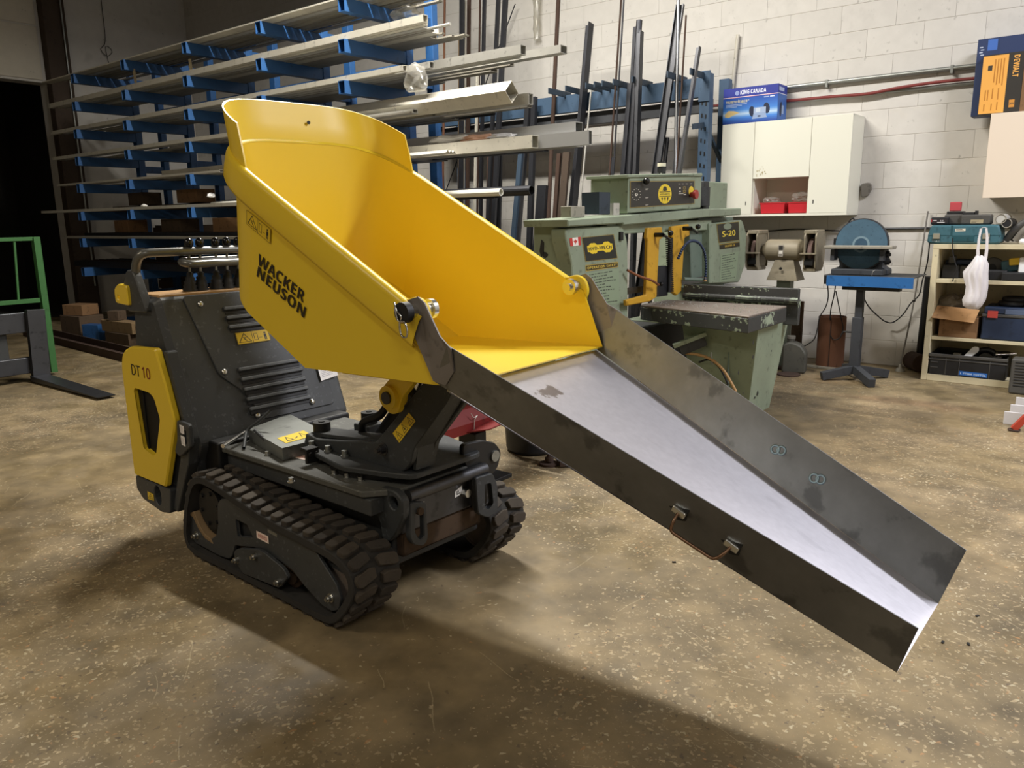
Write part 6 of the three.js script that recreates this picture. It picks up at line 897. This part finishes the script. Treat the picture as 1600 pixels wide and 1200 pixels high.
// ---------------------------------------------------------------- cream shelf unit with its contents
{
  const sx = -1.135, zf = 0.475, top = 1.005, xr = 0.45, sh = thing('shelf_unit', 'cream painted wooden shelf unit loaded with tools against the wall', 'shelf unit');
  const y2 = 0.72 - 0.0;
  part('side_panel', bxc(sx, sx + 0.04, 0, top - 0.035, 0.02, zf, 0.003), MT.cream, sh); part('side_panel', bxc(xr - 0.04, xr, 0, top - 0.035, 0.02, zf, 0.003), MT.cream, sh);
  part('top_board', bxc(sx, xr, top - 0.035, top, 0.01, zf, 0.003), MT.cream, sh);
  const Y = (px, py) => atZ(px, py, zf).y; const s1 = Y(1500, 437), s2 = 0.33, s0 = 0.05;
  part('shelf_board', bxc(sx + 0.04, xr - 0.04, s1 - 0.028, s1, 0.02, zf, 0.003), MT.cream, sh);
  part('shelf_board', bxc(sx + 0.04, xr - 0.04, s2 - 0.025, s2, 0.02, zf - 0.03, 0.003), MT.cream, sh);
  part('bottom_board', bxc(sx + 0.04, xr - 0.04, 0.0, s0, 0.02, zf, 0.003), MT.cream, sh);
  part('back_board', bxc(sx, xr, 0, top - 0.04, 0.005, 0.018, 0.001), MT.cream, sh);
  const Z = (px, py, z = zf - 0.03) => atZ(px, py, z);
  // --- on top
  { const a = Z(1449, 373), b = Z(1564, 373), W = b.x - a.x, h = 0.135, c = thing('tool_case', 'teal plastic tool case lying on the shelf unit top', 'tool case', [(a.x + b.x) / 2, top + 0.0005, 0.33]);
    part('shell', ext(roundPts([[-W / 2, 0.015], [-W / 2 + 0.02, 0], [W / 2 - 0.02, 0], [W / 2, 0.015], [W / 2 - 0.004, h * 0.6], [W / 2 - 0.02, h], [-W / 2 + 0.02, h], [-W / 2 + 0.004, h * 0.6]], 0.018, 4), 0.25, 0.012), MT.teal, c);
    part('seam', bx(W * 0.985, 0.006, 0.252, 0.002), MT.tealDark, c, [0, h * 0.45, 0.001]); part('handle_recess', bx(W * 0.3, 0.045, 0.008, 0.004), MT.tealDark, c, [0.0, 0.04, 0.124]);
    for (const x of [-W / 2 + 0.06, W / 2 - 0.09]) { part('latch', bx(0.045, 0.04, 0.012, 0.004), mat(0x8f8a78, 0.5), c, [x, 0.055, 0.128]); part('latch_wire', pipe([[x - 0.024, 0.035, 0.13], [x - 0.024, 0.02, 0.134], [x + 0.024, 0.02, 0.134], [x + 0.024, 0.035, 0.13]], 0.002, 0.004, 6), MT.chrome, c); }
    part('rib', bx(0.014, h * 0.5, 0.004, 0.002), MT.tealDark, c, [-W / 2 + 0.155, h * 0.72, 0.124]);
    decal('maker_label', canvasTex(128, 40, (q, w, hh) => { q.fillStyle = '#d8d2c0'; q.fillRect(0, 0, w, hh); q.fillStyle = '#3a3a38'; q.fillRect(10, 10, 80, 8); q.fillRect(10, 24, 100, 6); }), [[-0.055, 0.088, 0.1262], [0.01, 0.09, 0.1262], [0.01, 0.11, 0.1262], [-0.055, 0.108, 0.1262]], c);
    const cy = top + h + 0.001, Q = (px) => Z(px, 350).x;
    const b1 = thing('battery_pack', 'black slide battery pack on the teal case', 'battery', [Q(1466), cy, 0.38], 0.1); part('body', bx(0.115, 0.055, 0.075, 0.01, 2), MT.blackPlastic, b1, [0, 0.028, 0]); decal('print', canvasTex(128, 40, (q, w, hh) => { q.fillStyle = '#2a2528'; q.fillRect(0, 0, w, hh); q.fillStyle = '#c9c6c6'; q.fillRect(10, 10, 30, 6); q.font = 'bold 20px sans-serif'; q.fillText('5.0', 70, 24); q.fillRect(44, 28, 66, 6); }), [[-0.05, 0.01, 0.0385], [0.045, 0.01, 0.0385], [0.045, 0.042, 0.0385], [-0.05, 0.042, 0.0385]], b1); part('red_mark', bx(0.005, 0.02, 0.002, 0), mat(0xa83238, 0.5), b1, [-0.053, 0.03, 0.0385]);
    const b2 = thing('battery_charger', 'dark battery charger carrying a red block on the teal case', 'charger', [Q(1487), cy, 0.31], 0); part('body', bx(0.13, 0.075, 0.11, 0.012, 2), MT.greyPlastic, b2, [0, 0.0375, 0]); part('slide', bx(0.11, 0.02, 0.08, 0.004), MT.blackPlastic, b2, [0, 0.085, 0]);
    solo('red_block', 'small red plastic block on the dark battery charger', 'block', bx(0.072, 0.065, 0.05, 0.006), mat(0xb5434a, 0.6), [Q(1485.5), cy + 0.1285, 0.31]);
    const b3 = thing('battery_charger', 'wide dark battery charger with pale label on the teal case', 'charger', [Q(1522), cy, 0.34], -0.02); part('body', bx(0.19, 0.07, 0.11, 0.012, 2), MT.greyPlastic, b3, [0, 0.035, 0]); part('dock', merge(bx(0.07, 0.025, 0.09, 0.006).translate(-0.05, 0.075, 0), bx(0.012, 0.035, 0.08, 0.003).translate(-0.005, 0.08, 0)), MT.blackPlastic, b3); decal('label', canvasTex(128, 40, (q, w, hh) => { q.fillStyle = '#a79a7c'; q.fillRect(0, 0, w, hh); q.fillStyle = '#4a4438'; q.fillRect(8, 12, 80, 6); q.fillRect(8, 24, 50, 5); }), [[-0.03, 0.008, 0.0562], [0.05, 0.008, 0.0562], [0.05, 0.034, 0.0562], [-0.03, 0.034, 0.0562]], b3);
  }
  for (const [px, py, r, m, lab] of [[1564, 342, 0.034, mat(0xb9b8b2, 0.5), 'pale capped tube lying beside the teal case'], [1573, 349, 0.032, MT.blackPlastic, 'dark open tube lying beside the teal case']]) { const p = Z(px, py, 0.44), t = thing('tube', lab, 'tube', [p.x, p.y, 0.0]); part('wall', rodBetween([0, 0, 0.14], [0, 0, 0.44], r, 20), m, t); part('end_ring', new THREE.TorusGeometry(r * 0.92, r * 0.1, 8, 22).translate(0, 0, 0.441), MT.aluDull, t); }
  [['dark grey', 1590, 0.30, 0.03], ['black', 1598, 0.18, 0.04], ['ribbed grey', 1606, 0.40, 0.03]].forEach(([w, px, z, h], k) => { const x = Z(px, 350, z).x; solo('tool_hose', w + ' stiff tool hose bent upwards on the shelf unit top', 'hose', tube([[x - 0.06, top + 0.024, z], [x - 0.01, top + 0.07 + h, z + 0.02], [x + 0.07, top + 0.13 + h, z], [x + 0.16, top + 0.06, z - 0.02]], 0.023, 24, 10), [MT.greyPlastic, MT.blackPlastic, MT.stone][k], null, null, 'hoses on the shelf unit top'); });
  { const w = Z(1598, 371, 0.46); solo('white_ball', 'small white round cap at the shelf edge', 'cap', new THREE.SphereGeometry(0.02, 14, 10), MT.white, [w.x, top + 0.02, 0.45]); }
  solo('charger_lead', 'black lead hanging over the front of the shelf', 'lead', tube([[1488.5, 372], [1489, 395], [1493, 412], [1495, 418], [1491, 430], [1488.5, 440]].map(([a, b]) => Z(a, b, zf + 0.012)), 0.004, 40, 6), MT.cable);
  // --- white carrier bag hanging from the case latch
  { const bag = thing('carrier_bag', 'white plastic carrier bag hanging in front of the shelf', 'bag'), zz = zf + 0.05, P = (a, b, z = zz) => Z(a, b, z);
    const prof = [[1526, 1536, 399], [1522, 1542, 405], [1516, 1546, 413], [1505, 1546, 425], [1506, 1546, 436], [1509, 1545, 448], [1507, 1543, 460], [1503, 1541, 468], [1504, 1536, 476], [1512, 1530, 481]], rows = [], nz = noiseGrid(61, 12);
    prof.forEach(([l, r, y], j) => { const a = P(l, y), b = P(r, y), row = [], cx = (a.x + b.x) / 2, rx = (b.x - a.x) / 2, rz = Math.min(0.055, rx * 0.8) * (j === prof.length - 1 ? 0.5 : 1); for (let i = 0; i < 48; i++) { const t = i / 48 * 6.2832, pl = (0.16 - 0.012 * j) * Math.cos(t * 11 + nz(j * 0.4, 3) * 3) + 0.3 * (nz(i * 0.28, j * 0.6) - 0.5), k = 1 + pl; row.push([cx + rx * Math.cos(t) * (0.95 + 0.35 * pl), a.y + (nz(i * 0.4, j) - 0.5) * 0.012, zz + 0.02 + rz * Math.sin(t) * k]); } rows.push(row); });
    const cap = rows[rows.length - 1], m = cap.reduce((s, q) => [s[0] + q[0] / 48, s[1] + q[1] / 48, s[2] + q[2] / 48], [0, 0, 0]); rows.push(cap.map(() => [m[0], m[1] - 0.006, m[2]]));
    part('sack', gridSurface(rows, true), MT.plasticBag, bag);
    for (const [pts] of [[[[1528, 403], [1528, 390], [1530, 372], [1533, 357], [1537, 355]]], [[[1540, 405], [1542, 388], [1542.5, 370], [1541, 356], [1537, 355]]]]) { const q = pts.map(([a, b]) => P(a, b, zz + 0.015)); part('handle', merge(...q.slice(0, -1).map((p, i) => barBetween(p, q[i + 1], 0.02 - i * 0.003, 0.003, 0.0005))), MT.plasticBag, bag); }
  }
  // --- upper compartment
  { const y = s1 + 0.0005; const put = (name, label, cat, px, w, h, d, m, z = 0.3, dy = 0) => { const p = Z(px, 420, z); return solo(name, label, cat, bx(w, h, d, 0.01, 2), m, [p.x, y + dy + h / 2, z]); };
    put('power_tool', 'black power tool by the cream side post of the upper shelf', 'tool', 1488, 0.11, 0.10, 0.15, MT.blackPlastic, 0.3); put('angle_grinder', 'small grey grinder body on the black power tool', 'tool', 1487, 0.05, 0.06, 0.05, MT.greyPlastic, 0.3, 0.1005); put('grey_box', 'grey plastic box behind the hanging bag', 'box', 1513, 0.12, 0.09, 0.16, MT.greyPlastic, 0.25); put('blue_tray', 'dark blue tray lying across the grey box', 'tray', 1505, 0.22, 0.035, 0.14, MT.navy, 0.22, 0.095);
    const reel = thing('tape_reel', 'dark round reel standing right of the hanging bag', 'reel', [Z(1551, 412, 0.26).x, y, 0.26]); part('disc', cylZ(0.075, 0.05, 28), MT.greyPlastic, reel, [0, 0.076, 0]); part('hub', cylZ(0.03, 0.054, 20), MT.black, reel, [0, 0.076, 0]);
    put('power_tool', 'black corded tool right of the hanging bag', 'tool', 1556, 0.15, 0.07, 0.1, MT.blackPlastic, 0.39); put('teal_tool', 'teal tool body behind the yellow packet', 'tool', 1582, 0.13, 0.08, 0.12, MT.teal, 0.3, 0.06).rotation.z = 0.2; put('wood_block', 'dark wooden block under the teal tool', 'block', 1582, 0.15, 0.058, 0.14, MT.woodDark, 0.3); put('yellow_packet', 'small yellow packet on the teal tool', 'packet', 1584.5, 0.07, 0.05, 0.02, mat(0xd9b52e, 0.6), 0.385, 0.105).rotation.z = 0.12; put('white_carton', 'white carton at the right of the upper shelf', 'carton', 1603, 0.08, 0.12, 0.1, MT.white, 0.36, 0.04); put('black_tool', 'black tool lying under the white carton', 'tool', 1596, 0.22, 0.06, 0.1, MT.blackPlastic, 0.42);
  }
  // --- middle compartment
  { const y = s2 + 0.0005, a = Z(1452, 500, 0.44), b = Z(1527, 500, 0.44), W = b.x - a.x;
    const c = thing('cardboard_box', 'tan cardboard box with a lifted flap on the middle shelf', 'carton', [(a.x + b.x) / 2 + 0.012, y, 0.31], 0); const h = 0.15; part('box', bx(W * 0.80, h, 0.26, 0.003), MT.cardboardDark, c, [0.025, h / 2, 0]); part('front_flap', plate([[-W * 0.47, h + 0.01, 0.18], [W * 0.42, h - 0.012, 0.18], [W * 0.46, h + 0.075, 0.06], [-W * 0.43, h + 0.085, 0.06]].map((p) => [p[0], p[1] - 0.02, p[2]]), 0.004), MT.cardboard, c);
    const bag = new THREE.IcosahedronGeometry(1, 3), p = bag.attributes.position, n = noiseGrid(91, 8); for (let i = 0; i < p.count; i++) { const k = 0.75 + 0.5 * n(p.getX(i) * 3 + 4, p.getY(i) * 3 + 4 + p.getZ(i)); p.setXYZ(i, p.getX(i) * 0.11 * k, Math.max(p.getY(i), -0.5) * 0.085 * k, p.getZ(i) * 0.1 * k); } bag.computeVertexNormals();
    solo('grey_sack', 'dusty clear sack lying on the cardboard box', 'sack', bag, worn(0x8a8172, 0.6), [Z(1490, 460, 0.28).x, y + h + 0.062, 0.24]);
    const bl = Z(1533, 500, 0.44).x, cb = thing('cool_box', 'dark blue tub with a grey lid on the middle shelf', 'tub', [bl + 0.28, y, 0.28]); part('tub', bx(0.55, 0.17, 0.32, 0.012, 2), MT.navy, cb, [0, 0.085, 0]); part('lid_rim', bx(0.56, 0.022, 0.33, 0.006), MT.greyPlastic, cb, [0, 0.175, 0]); part('upper_tub', bx(0.54, 0.05, 0.31, 0.01), worn(0x2c3d5a, 0.55), cb, [0, 0.21, 0]); part('lid_panel', bx(0.4, 0.035, 0.006, 0.003), mat(0x55627a, 0.5), cb, [0.06, 0.205, 0.157]);
    solo('red_card', 'small red card on the front of the dark blue tub', 'card', bx(0.062, 0.05, 0.002, 0), mat(0xc0483f, 0.6), [Z(1553.5, 470, 0.45).x, y + 0.185, 0.449]);
    const coil = thing('cable_coil', 'coil of black cable on the dark blue tub', 'cable coil', [bl + 0.17, y + 0.236, 0.3]); part('coil', new THREE.TorusGeometry(0.075, 0.02, 8, 28).rotateX(Math.PI / 2).translate(0, 0.02, 0), MT.cable, coil); part('coil', new THREE.TorusGeometry(0.065, 0.018, 8, 28).rotateX(Math.PI / 2).translate(0.01, 0.05, 0), MT.cable, coil);
    solo('black_tray', 'flat black tray behind the cable coil', 'tray', bx(0.3, 0.05, 0.16, 0.01), MT.blackPlastic, [bl + 0.43, y + 0.262, 0.28]);
  }
  // --- bottom: black crate full of machine parts, grey case at the end
  { const y = s0 + 0.0005, a = Z(1452, 580, 0.46), b = Z(1571, 580, 0.46), W = b.x - a.x, D = 0.34, H = 0.155, c = thing('black_crate', 'black plastic crate of machine parts with blue sticker', 'crate', [(a.x + b.x) / 2, y, 0.30]);
    part('floor', bx(W, 0.008, D, 0.002), MT.blackPlastic, c, [0, 0.004, 0]); part('wall', merge(bx(W, H, 0.008, 0.002).translate(0, H / 2, D / 2), bx(W, H, 0.008, 0.002).translate(0, H / 2, -D / 2), bx(0.008, H, D, 0.002).translate(-W / 2, H / 2, 0), bx(0.008, H, D, 0.002).translate(W / 2, H / 2, 0)), MT.blackPlastic, c);
    part('rim', bx(W + 0.02, 0.022, 0.02, 0.003), MT.greyPlastic, c, [0, H - 0.01, D / 2]); part('rim', bx(W + 0.02, 0.022, 0.02, 0.003), MT.greyPlastic, c, [0, H - 0.01, -D / 2]); part('rim', bx(W + 0.02, 0.008, 0.016, 0.002), MT.greyPlastic, c, [0, H - 0.04, D / 2]);
    for (const k of [0.35, 0.6]) part('rib', bx(0.05, 0.008, 0.012, 0.002), MT.greyPlastic, c, [-W / 2 + 0.03, H * k, D / 2 + 0.002]); for (const x of [-0.28, -0.1, 0.3]) part('rib', bx(0.006, H * 0.8, 0.01, 0.002), MT.greyPlastic, c, [W * x, H * 0.42, D / 2 + 0.002]);
    decal('blue_sticker', canvasTex(256, 56, (q, w, h) => { q.fillStyle = '#2a6cc0'; q.fillRect(0, 0, w, h); q.fillStyle = '#cfe0f2'; q.font = 'bold 34px sans-serif'; q.textBaseline = 'middle'; q.fillText('L 7788A YOYTOL', 10, 30, 236); }), [[-0.045, 0.012, D / 2 + 0.0052], [0.135, 0.009, D / 2 + 0.0052], [0.135, 0.04, D / 2 + 0.0052], [-0.045, 0.043, D / 2 + 0.0052]], c).userData.label = 'blue sticker with pale lettering';
    const cx = (a.x + b.x) / 2, q = (px) => Z(px, 550, 0.36).x;
    const g = thing('chrome_tool', 'white oval ended machine part in the black crate', 'machine part', [q(1517), y + 0.02, 0.34], 0); part('body', ext(roundPts(circ(0, 0, 0.03, 14), 0.001, 1), 0.14, 0.004).rotateY(0.0).rotateZ(0).rotateX(-0.2), MT.black, g, [0.02, 0.14, -0.08]); part('white_end', ext(roundPts([[-0.055, -0.045], [-0.02, -0.06], [0.055, 0.02], [0.05, 0.05], [0.015, 0.05]], 0.03, 4), 0.02, 0.004), MT.white, g, [0, 0.145, 0.04]); part('stalk', bx(0.03, 0.12, 0.03, 0.004), MT.black, g, [0.0, 0.06, 0.0]);
    const arc = thing('guard_ring', 'dark curved wheel guard in the black crate', 'machine part', [q(1540), y + 0.075, 0.32]); part('ring', new THREE.TorusGeometry(0.085, 0.018, 8, 30, Math.PI).scale(1, 1, 1.6), MT.blackPlastic, arc, [0, 0.03, 0]); part('disc', cylZ(0.05, 0.02, 20), MT.steel, arc, [0, 0.04, 0]);
    const rod = thing('machined_rod', 'bright machined rod sticking from the black crate', 'rod', [0, 0, 0]); part('rod', rodBetween([q(1558), y + 0.165, 0.36], [q(1588), y + 0.18, 0.33], 0.009, 12), MT.chrome, rod); part('collar', rodBetween([q(1556), y + 0.163, 0.362], [q(1560), y + 0.167, 0.358], 0.018, 14), MT.chrome, rod); part('lower_block', bx(0.06, 0.14, 0.06, 0.004), MT.steel, rod, [q(1559), y + 0.083, 0.345]);
    solo('grey_block', 'small grey switch block in the black crate', 'block', bx(0.05, 0.145, 0.04, 0.003), MT.aluDull, [q(1496), y + 0.082, 0.36]);
    solo('dark_part', 'dark machine part at the right of the crate', 'machine part', bx(0.08, 0.165, 0.1, 0.02, 2), MT.blackPlastic, [q(1567), y + 0.092, 0.24]);
    const k = atY(1570, 617), gc = thing('grey_case', 'dark grey ribbed plastic case standing on the floor', 'case', [k.x + 0.0, 0.0, 0.0]); const kz = 0.60; part('shell', bx(0.5, 0.245, 0.13, 0.014, 2), MT.greyPlastic, gc, [0.26, 0.123, kz]); for (let i = 0; i < 9; i++) part('rib', bx(0.47, 0.006, 0.004, 0.001), MT.blackPlastic, gc, [0.27, 0.06 + i * 0.02, kz + 0.066]);
  }
}
// ---------------------------------------------------------------- right edge: white plates and the red stand foot
{
  for (const [k, px, py, w, h] of [[0, 1583, 663, 0.075, 0.075], [1, 1592, 654, 0.09, 0.085], [2, 1600, 646, 0.1, 0.1]]) { const p = atY(px, py); solo('white_tile', ['front white plastic panel standing at the red stand foot', 'middle white plastic panel standing at the red stand foot', 'rear white plastic panel standing behind the red stand foot'][k], 'panel', bx(0.5, h, 0.012, 0.002), mat(0xd8d6d8, 0.5), [p.x + 0.2, h / 2, p.z], [0, 0.05, 0]); }
  const f = atY(1583, 673), s = thing('red_stand', 'red steel stand foot at the photo edge beside white panels', 'stand', [f.x, 0, f.z]); part('foot_pad', ext(roundPts([[-0.03, -0.02], [0.035, -0.03], [0.03, 0.03], [-0.02, 0.03]], 0.01, 2), 0.01, 0.002), MT.rustDark, s, [0, 0.005, 0], [Math.PI / 2, 0, 0]); part('leg', barBetween([0, 0.01, 0], [0.25, 0.36, -0.05], 0.035, 0.035), mat(0xb8432f, 0.5), s); part('leg', barBetween([0.5, 0.01, -0.1], [0.25, 0.36, -0.05], 0.035, 0.035), mat(0xb8432f, 0.5), s); part('head', bx(0.08, 0.05, 0.08, 0.006), mat(0xb8432f, 0.5), s, [0.25, 0.38, -0.05]);
  const r = rng(18); for (const [px, py] of [[1527, 963], [1513, 1007], [1473, 1004], [1053, 879]]) { const p = atY(px, py); solo('metal_scrap', 'tiny dark metal offcut lying on the bare floor', 'scrap', bx(0.014, 0.004, 0.007, 0.001), MT.black, [p.x, 0.0022, p.z], [0, r() * 3, 0], 'metal offcuts on the floor'); }
}
// ---------------------------------------------------------------- things behind the dumper: red pallet truck fork and the black tub
{
  const rp = thing('red_channel', 'red steel channel beam propped on a black stand behind dumper', 'beam'), z0 = 4.42, z1 = 3.75;
  const O2 = atZ(690, 690, z0), T2 = atZ(664, 655, z0), x0 = O2.x, yb = O2.y;
  // open front profile: folded bottom, leaning web

  part('web', (() => { const g = new THREE.ExtrudeGeometry(shapeOf([[-0.075, 0.0], [-0.005, -0.006], [0.0, -0.004], [0.004, 0.045], [-0.03, 0.105], [-0.03, 0.14], [-0.036, 0.14], [-0.036, 0.104], [-0.003, 0.044], [-0.006, 0.001], [-0.073, 0.006], [-0.115, 0.055], [-0.119, 0.051]]), { depth: z0 - z1, bevelEnabled: false }); g.rotateY(0); g.translate(x0, yb, z1); return boxUV(g); })(), MT.redDark, rp);
  part('flange', bxc(x0 - 0.045, x0 + 0.0, yb + 0.14, yb + 0.146, z1, z0, 0.001), MT.chipped, rp);
  part('tail_plate', plate([[x0, yb + 0.0, z1 + 0.5], [x0 + 0.1, yb + 0.02, z1 + 0.45], [x0 + 0.16, yb + 0.06, z1 + 0.1], [x0, yb + 0.045, z1 + 0.1]], 0.006), MT.redDark, rp);
  part('stand', merge(bxc(x0 - 0.08, x0 + 0.03, 0.02, yb - 0.006, z0 - 0.28, z0 - 0.2, 0.006), bxc(x0 - 0.16, x0 + 0.12, 0, 0.02, z0 - 0.36, z0 - 0.12, 0.004)), MT.black, rp);
  part('hairpin', tube([[x0 + 0.006, yb + 0.09, z0 - 0.2], [x0 + 0.012, yb + 0.07, z0 - 0.21], [x0 + 0.012, yb + 0.075, z0 - 0.24], [x0 + 0.012, yb + 0.06, z0 - 0.22], [x0 + 0.012, yb + 0.0, z0 - 0.21]], 0.002, 30, 5), MT.alu, rp);
  const b = atY(812, 710), t = thing('black_tub', 'round black rubber tub on the floor behind the chute', 'tub', [b.x, 0, b.z - 0.12]); part('tub', lathe([[0, 0], [0.13, 0], [0.145, 0.02], [0.155, 0.2], [0.165, 0.21], [0.165, 0.222], [0.15, 0.222], [0.143, 0.2], [0.135, 0.03], [0, 0.025]], 36), MT.blackPlastic, t); part('rim_ring', new THREE.TorusGeometry(0.162, 0.005, 6, 40).rotateX(Math.PI / 2), MT.aluDull, t, [0, 0.222, 0]);
}
// ---------------------------------------------------------------- forklift front at the left edge
{
  const fk = thing('forklift', 'green forklift mast and carriage with one fork on the floor', 'forklift'), x = -7.05;
  const P = (a, b, xx = x) => atX(a, b, xx);
  const bot = P(84, 583), top = P(55, 370);
  part('guard_post', barBetween([x, 0.02, bot.z], [x, top.y, top.z], 0.06, 0.05), MT.greenPost, fk); part('guard_post', barBetween([x, 0.02, bot.z + 1.05], [x, top.y, top.z + 1.05], 0.06, 0.05), MT.greenPost, fk);
  part('guard_top', barBetween([x, top.y - 0.015, top.z], [x, top.y - 0.02, top.z + 1.05], 0.03, 0.03), MT.greenPost, fk); const low = P(62, 469); part('guard_rail', barBetween([x, low.y, low.z], [x, low.y, low.z + 1.05], 0.03, 0.035), MT.greenPost, fk);
  for (const k of [0.15, 0.3, 0.45, 0.6, 0.75, 0.9]) part('guard_bar', barBetween([x, low.y, low.z + k * 1.05], [x, top.y - 0.02, top.z + k * 1.05], 0.016, 0.016), MT.greenPost, fk);
  const xs = -6.82, s0 = atX(52, 592, xs), s1 = atX(50, 484, xs);
  part('fork_shank', barBetween([xs, 0.03, s0.z - 0.06], [xs, s1.y, s1.z - 0.02], 0.05, 0.13), MT.darkSteel, fk); part('fork_shank', barBetween([xs, 0.03, s0.z + 0.84], [xs, s1.y, s1.z + 0.88], 0.05, 0.13), MT.darkSteel, fk);
  const tip = atY(152, 624); part('fork_blade', (() => { const g = ext([[0, 0], [1.16, 0.012], [1.17, 0.02], [0.1, 0.045], [0, 0.05]], 0.13, 0.004); return g; })(), MT.darkSteel, fk, [xs - 0.02, 0.004, s0.z - 0.05]);
  part('fork_blade', ext([[0, 0], [1.16, 0.012], [1.17, 0.02], [0.1, 0.045], [0, 0.05]], 0.13, 0.004), MT.darkSteel, fk, [xs - 0.02, 0.004, s0.z + 0.86]);
  part('carriage_bar', bxc(xs - 0.08, xs - 0.03, 0.40, 0.56, s0.z - 0.05, s0.z + 0.95, 0.006), MT.darkSteel, fk); part('carriage_bar', bxc(xs - 0.08, xs - 0.03, 0.07, 0.2, s0.z - 0.02, s0.z + 0.95, 0.006), MT.darkSteel, fk); part('carriage_plate', bxc(xs - 0.12, xs - 0.07, 0.06, 0.42, s0.z + 0.12, s0.z + 0.85, 0.006), MT.chipped, fk);
  for (const dz of [0.3, 0.75]) part('mast_rail', bxc(xs - 0.42, xs - 0.28, 0.05, 2.1, s0.z + dz - 0.05, s0.z + dz + 0.05, 0.008), MT.rustDark, fk);
  part('truck_body', bxc(xs - 2.1, xs - 0.45, 0.2, 1.0, s0.z + 0.2, s0.z + 0.9, 0.03), MT.greenPost, fk); for (const [dx, dz] of [[-0.7, 0.16], [-0.7, 0.94], [-1.8, 0.2], [-1.8, 0.9]]) part('tyre', cylZ(0.26, 0.18, 28), MT.black, fk, [xs + dx, 0.26, s0.z + dz]);
}
renderer.render(scene, camera);
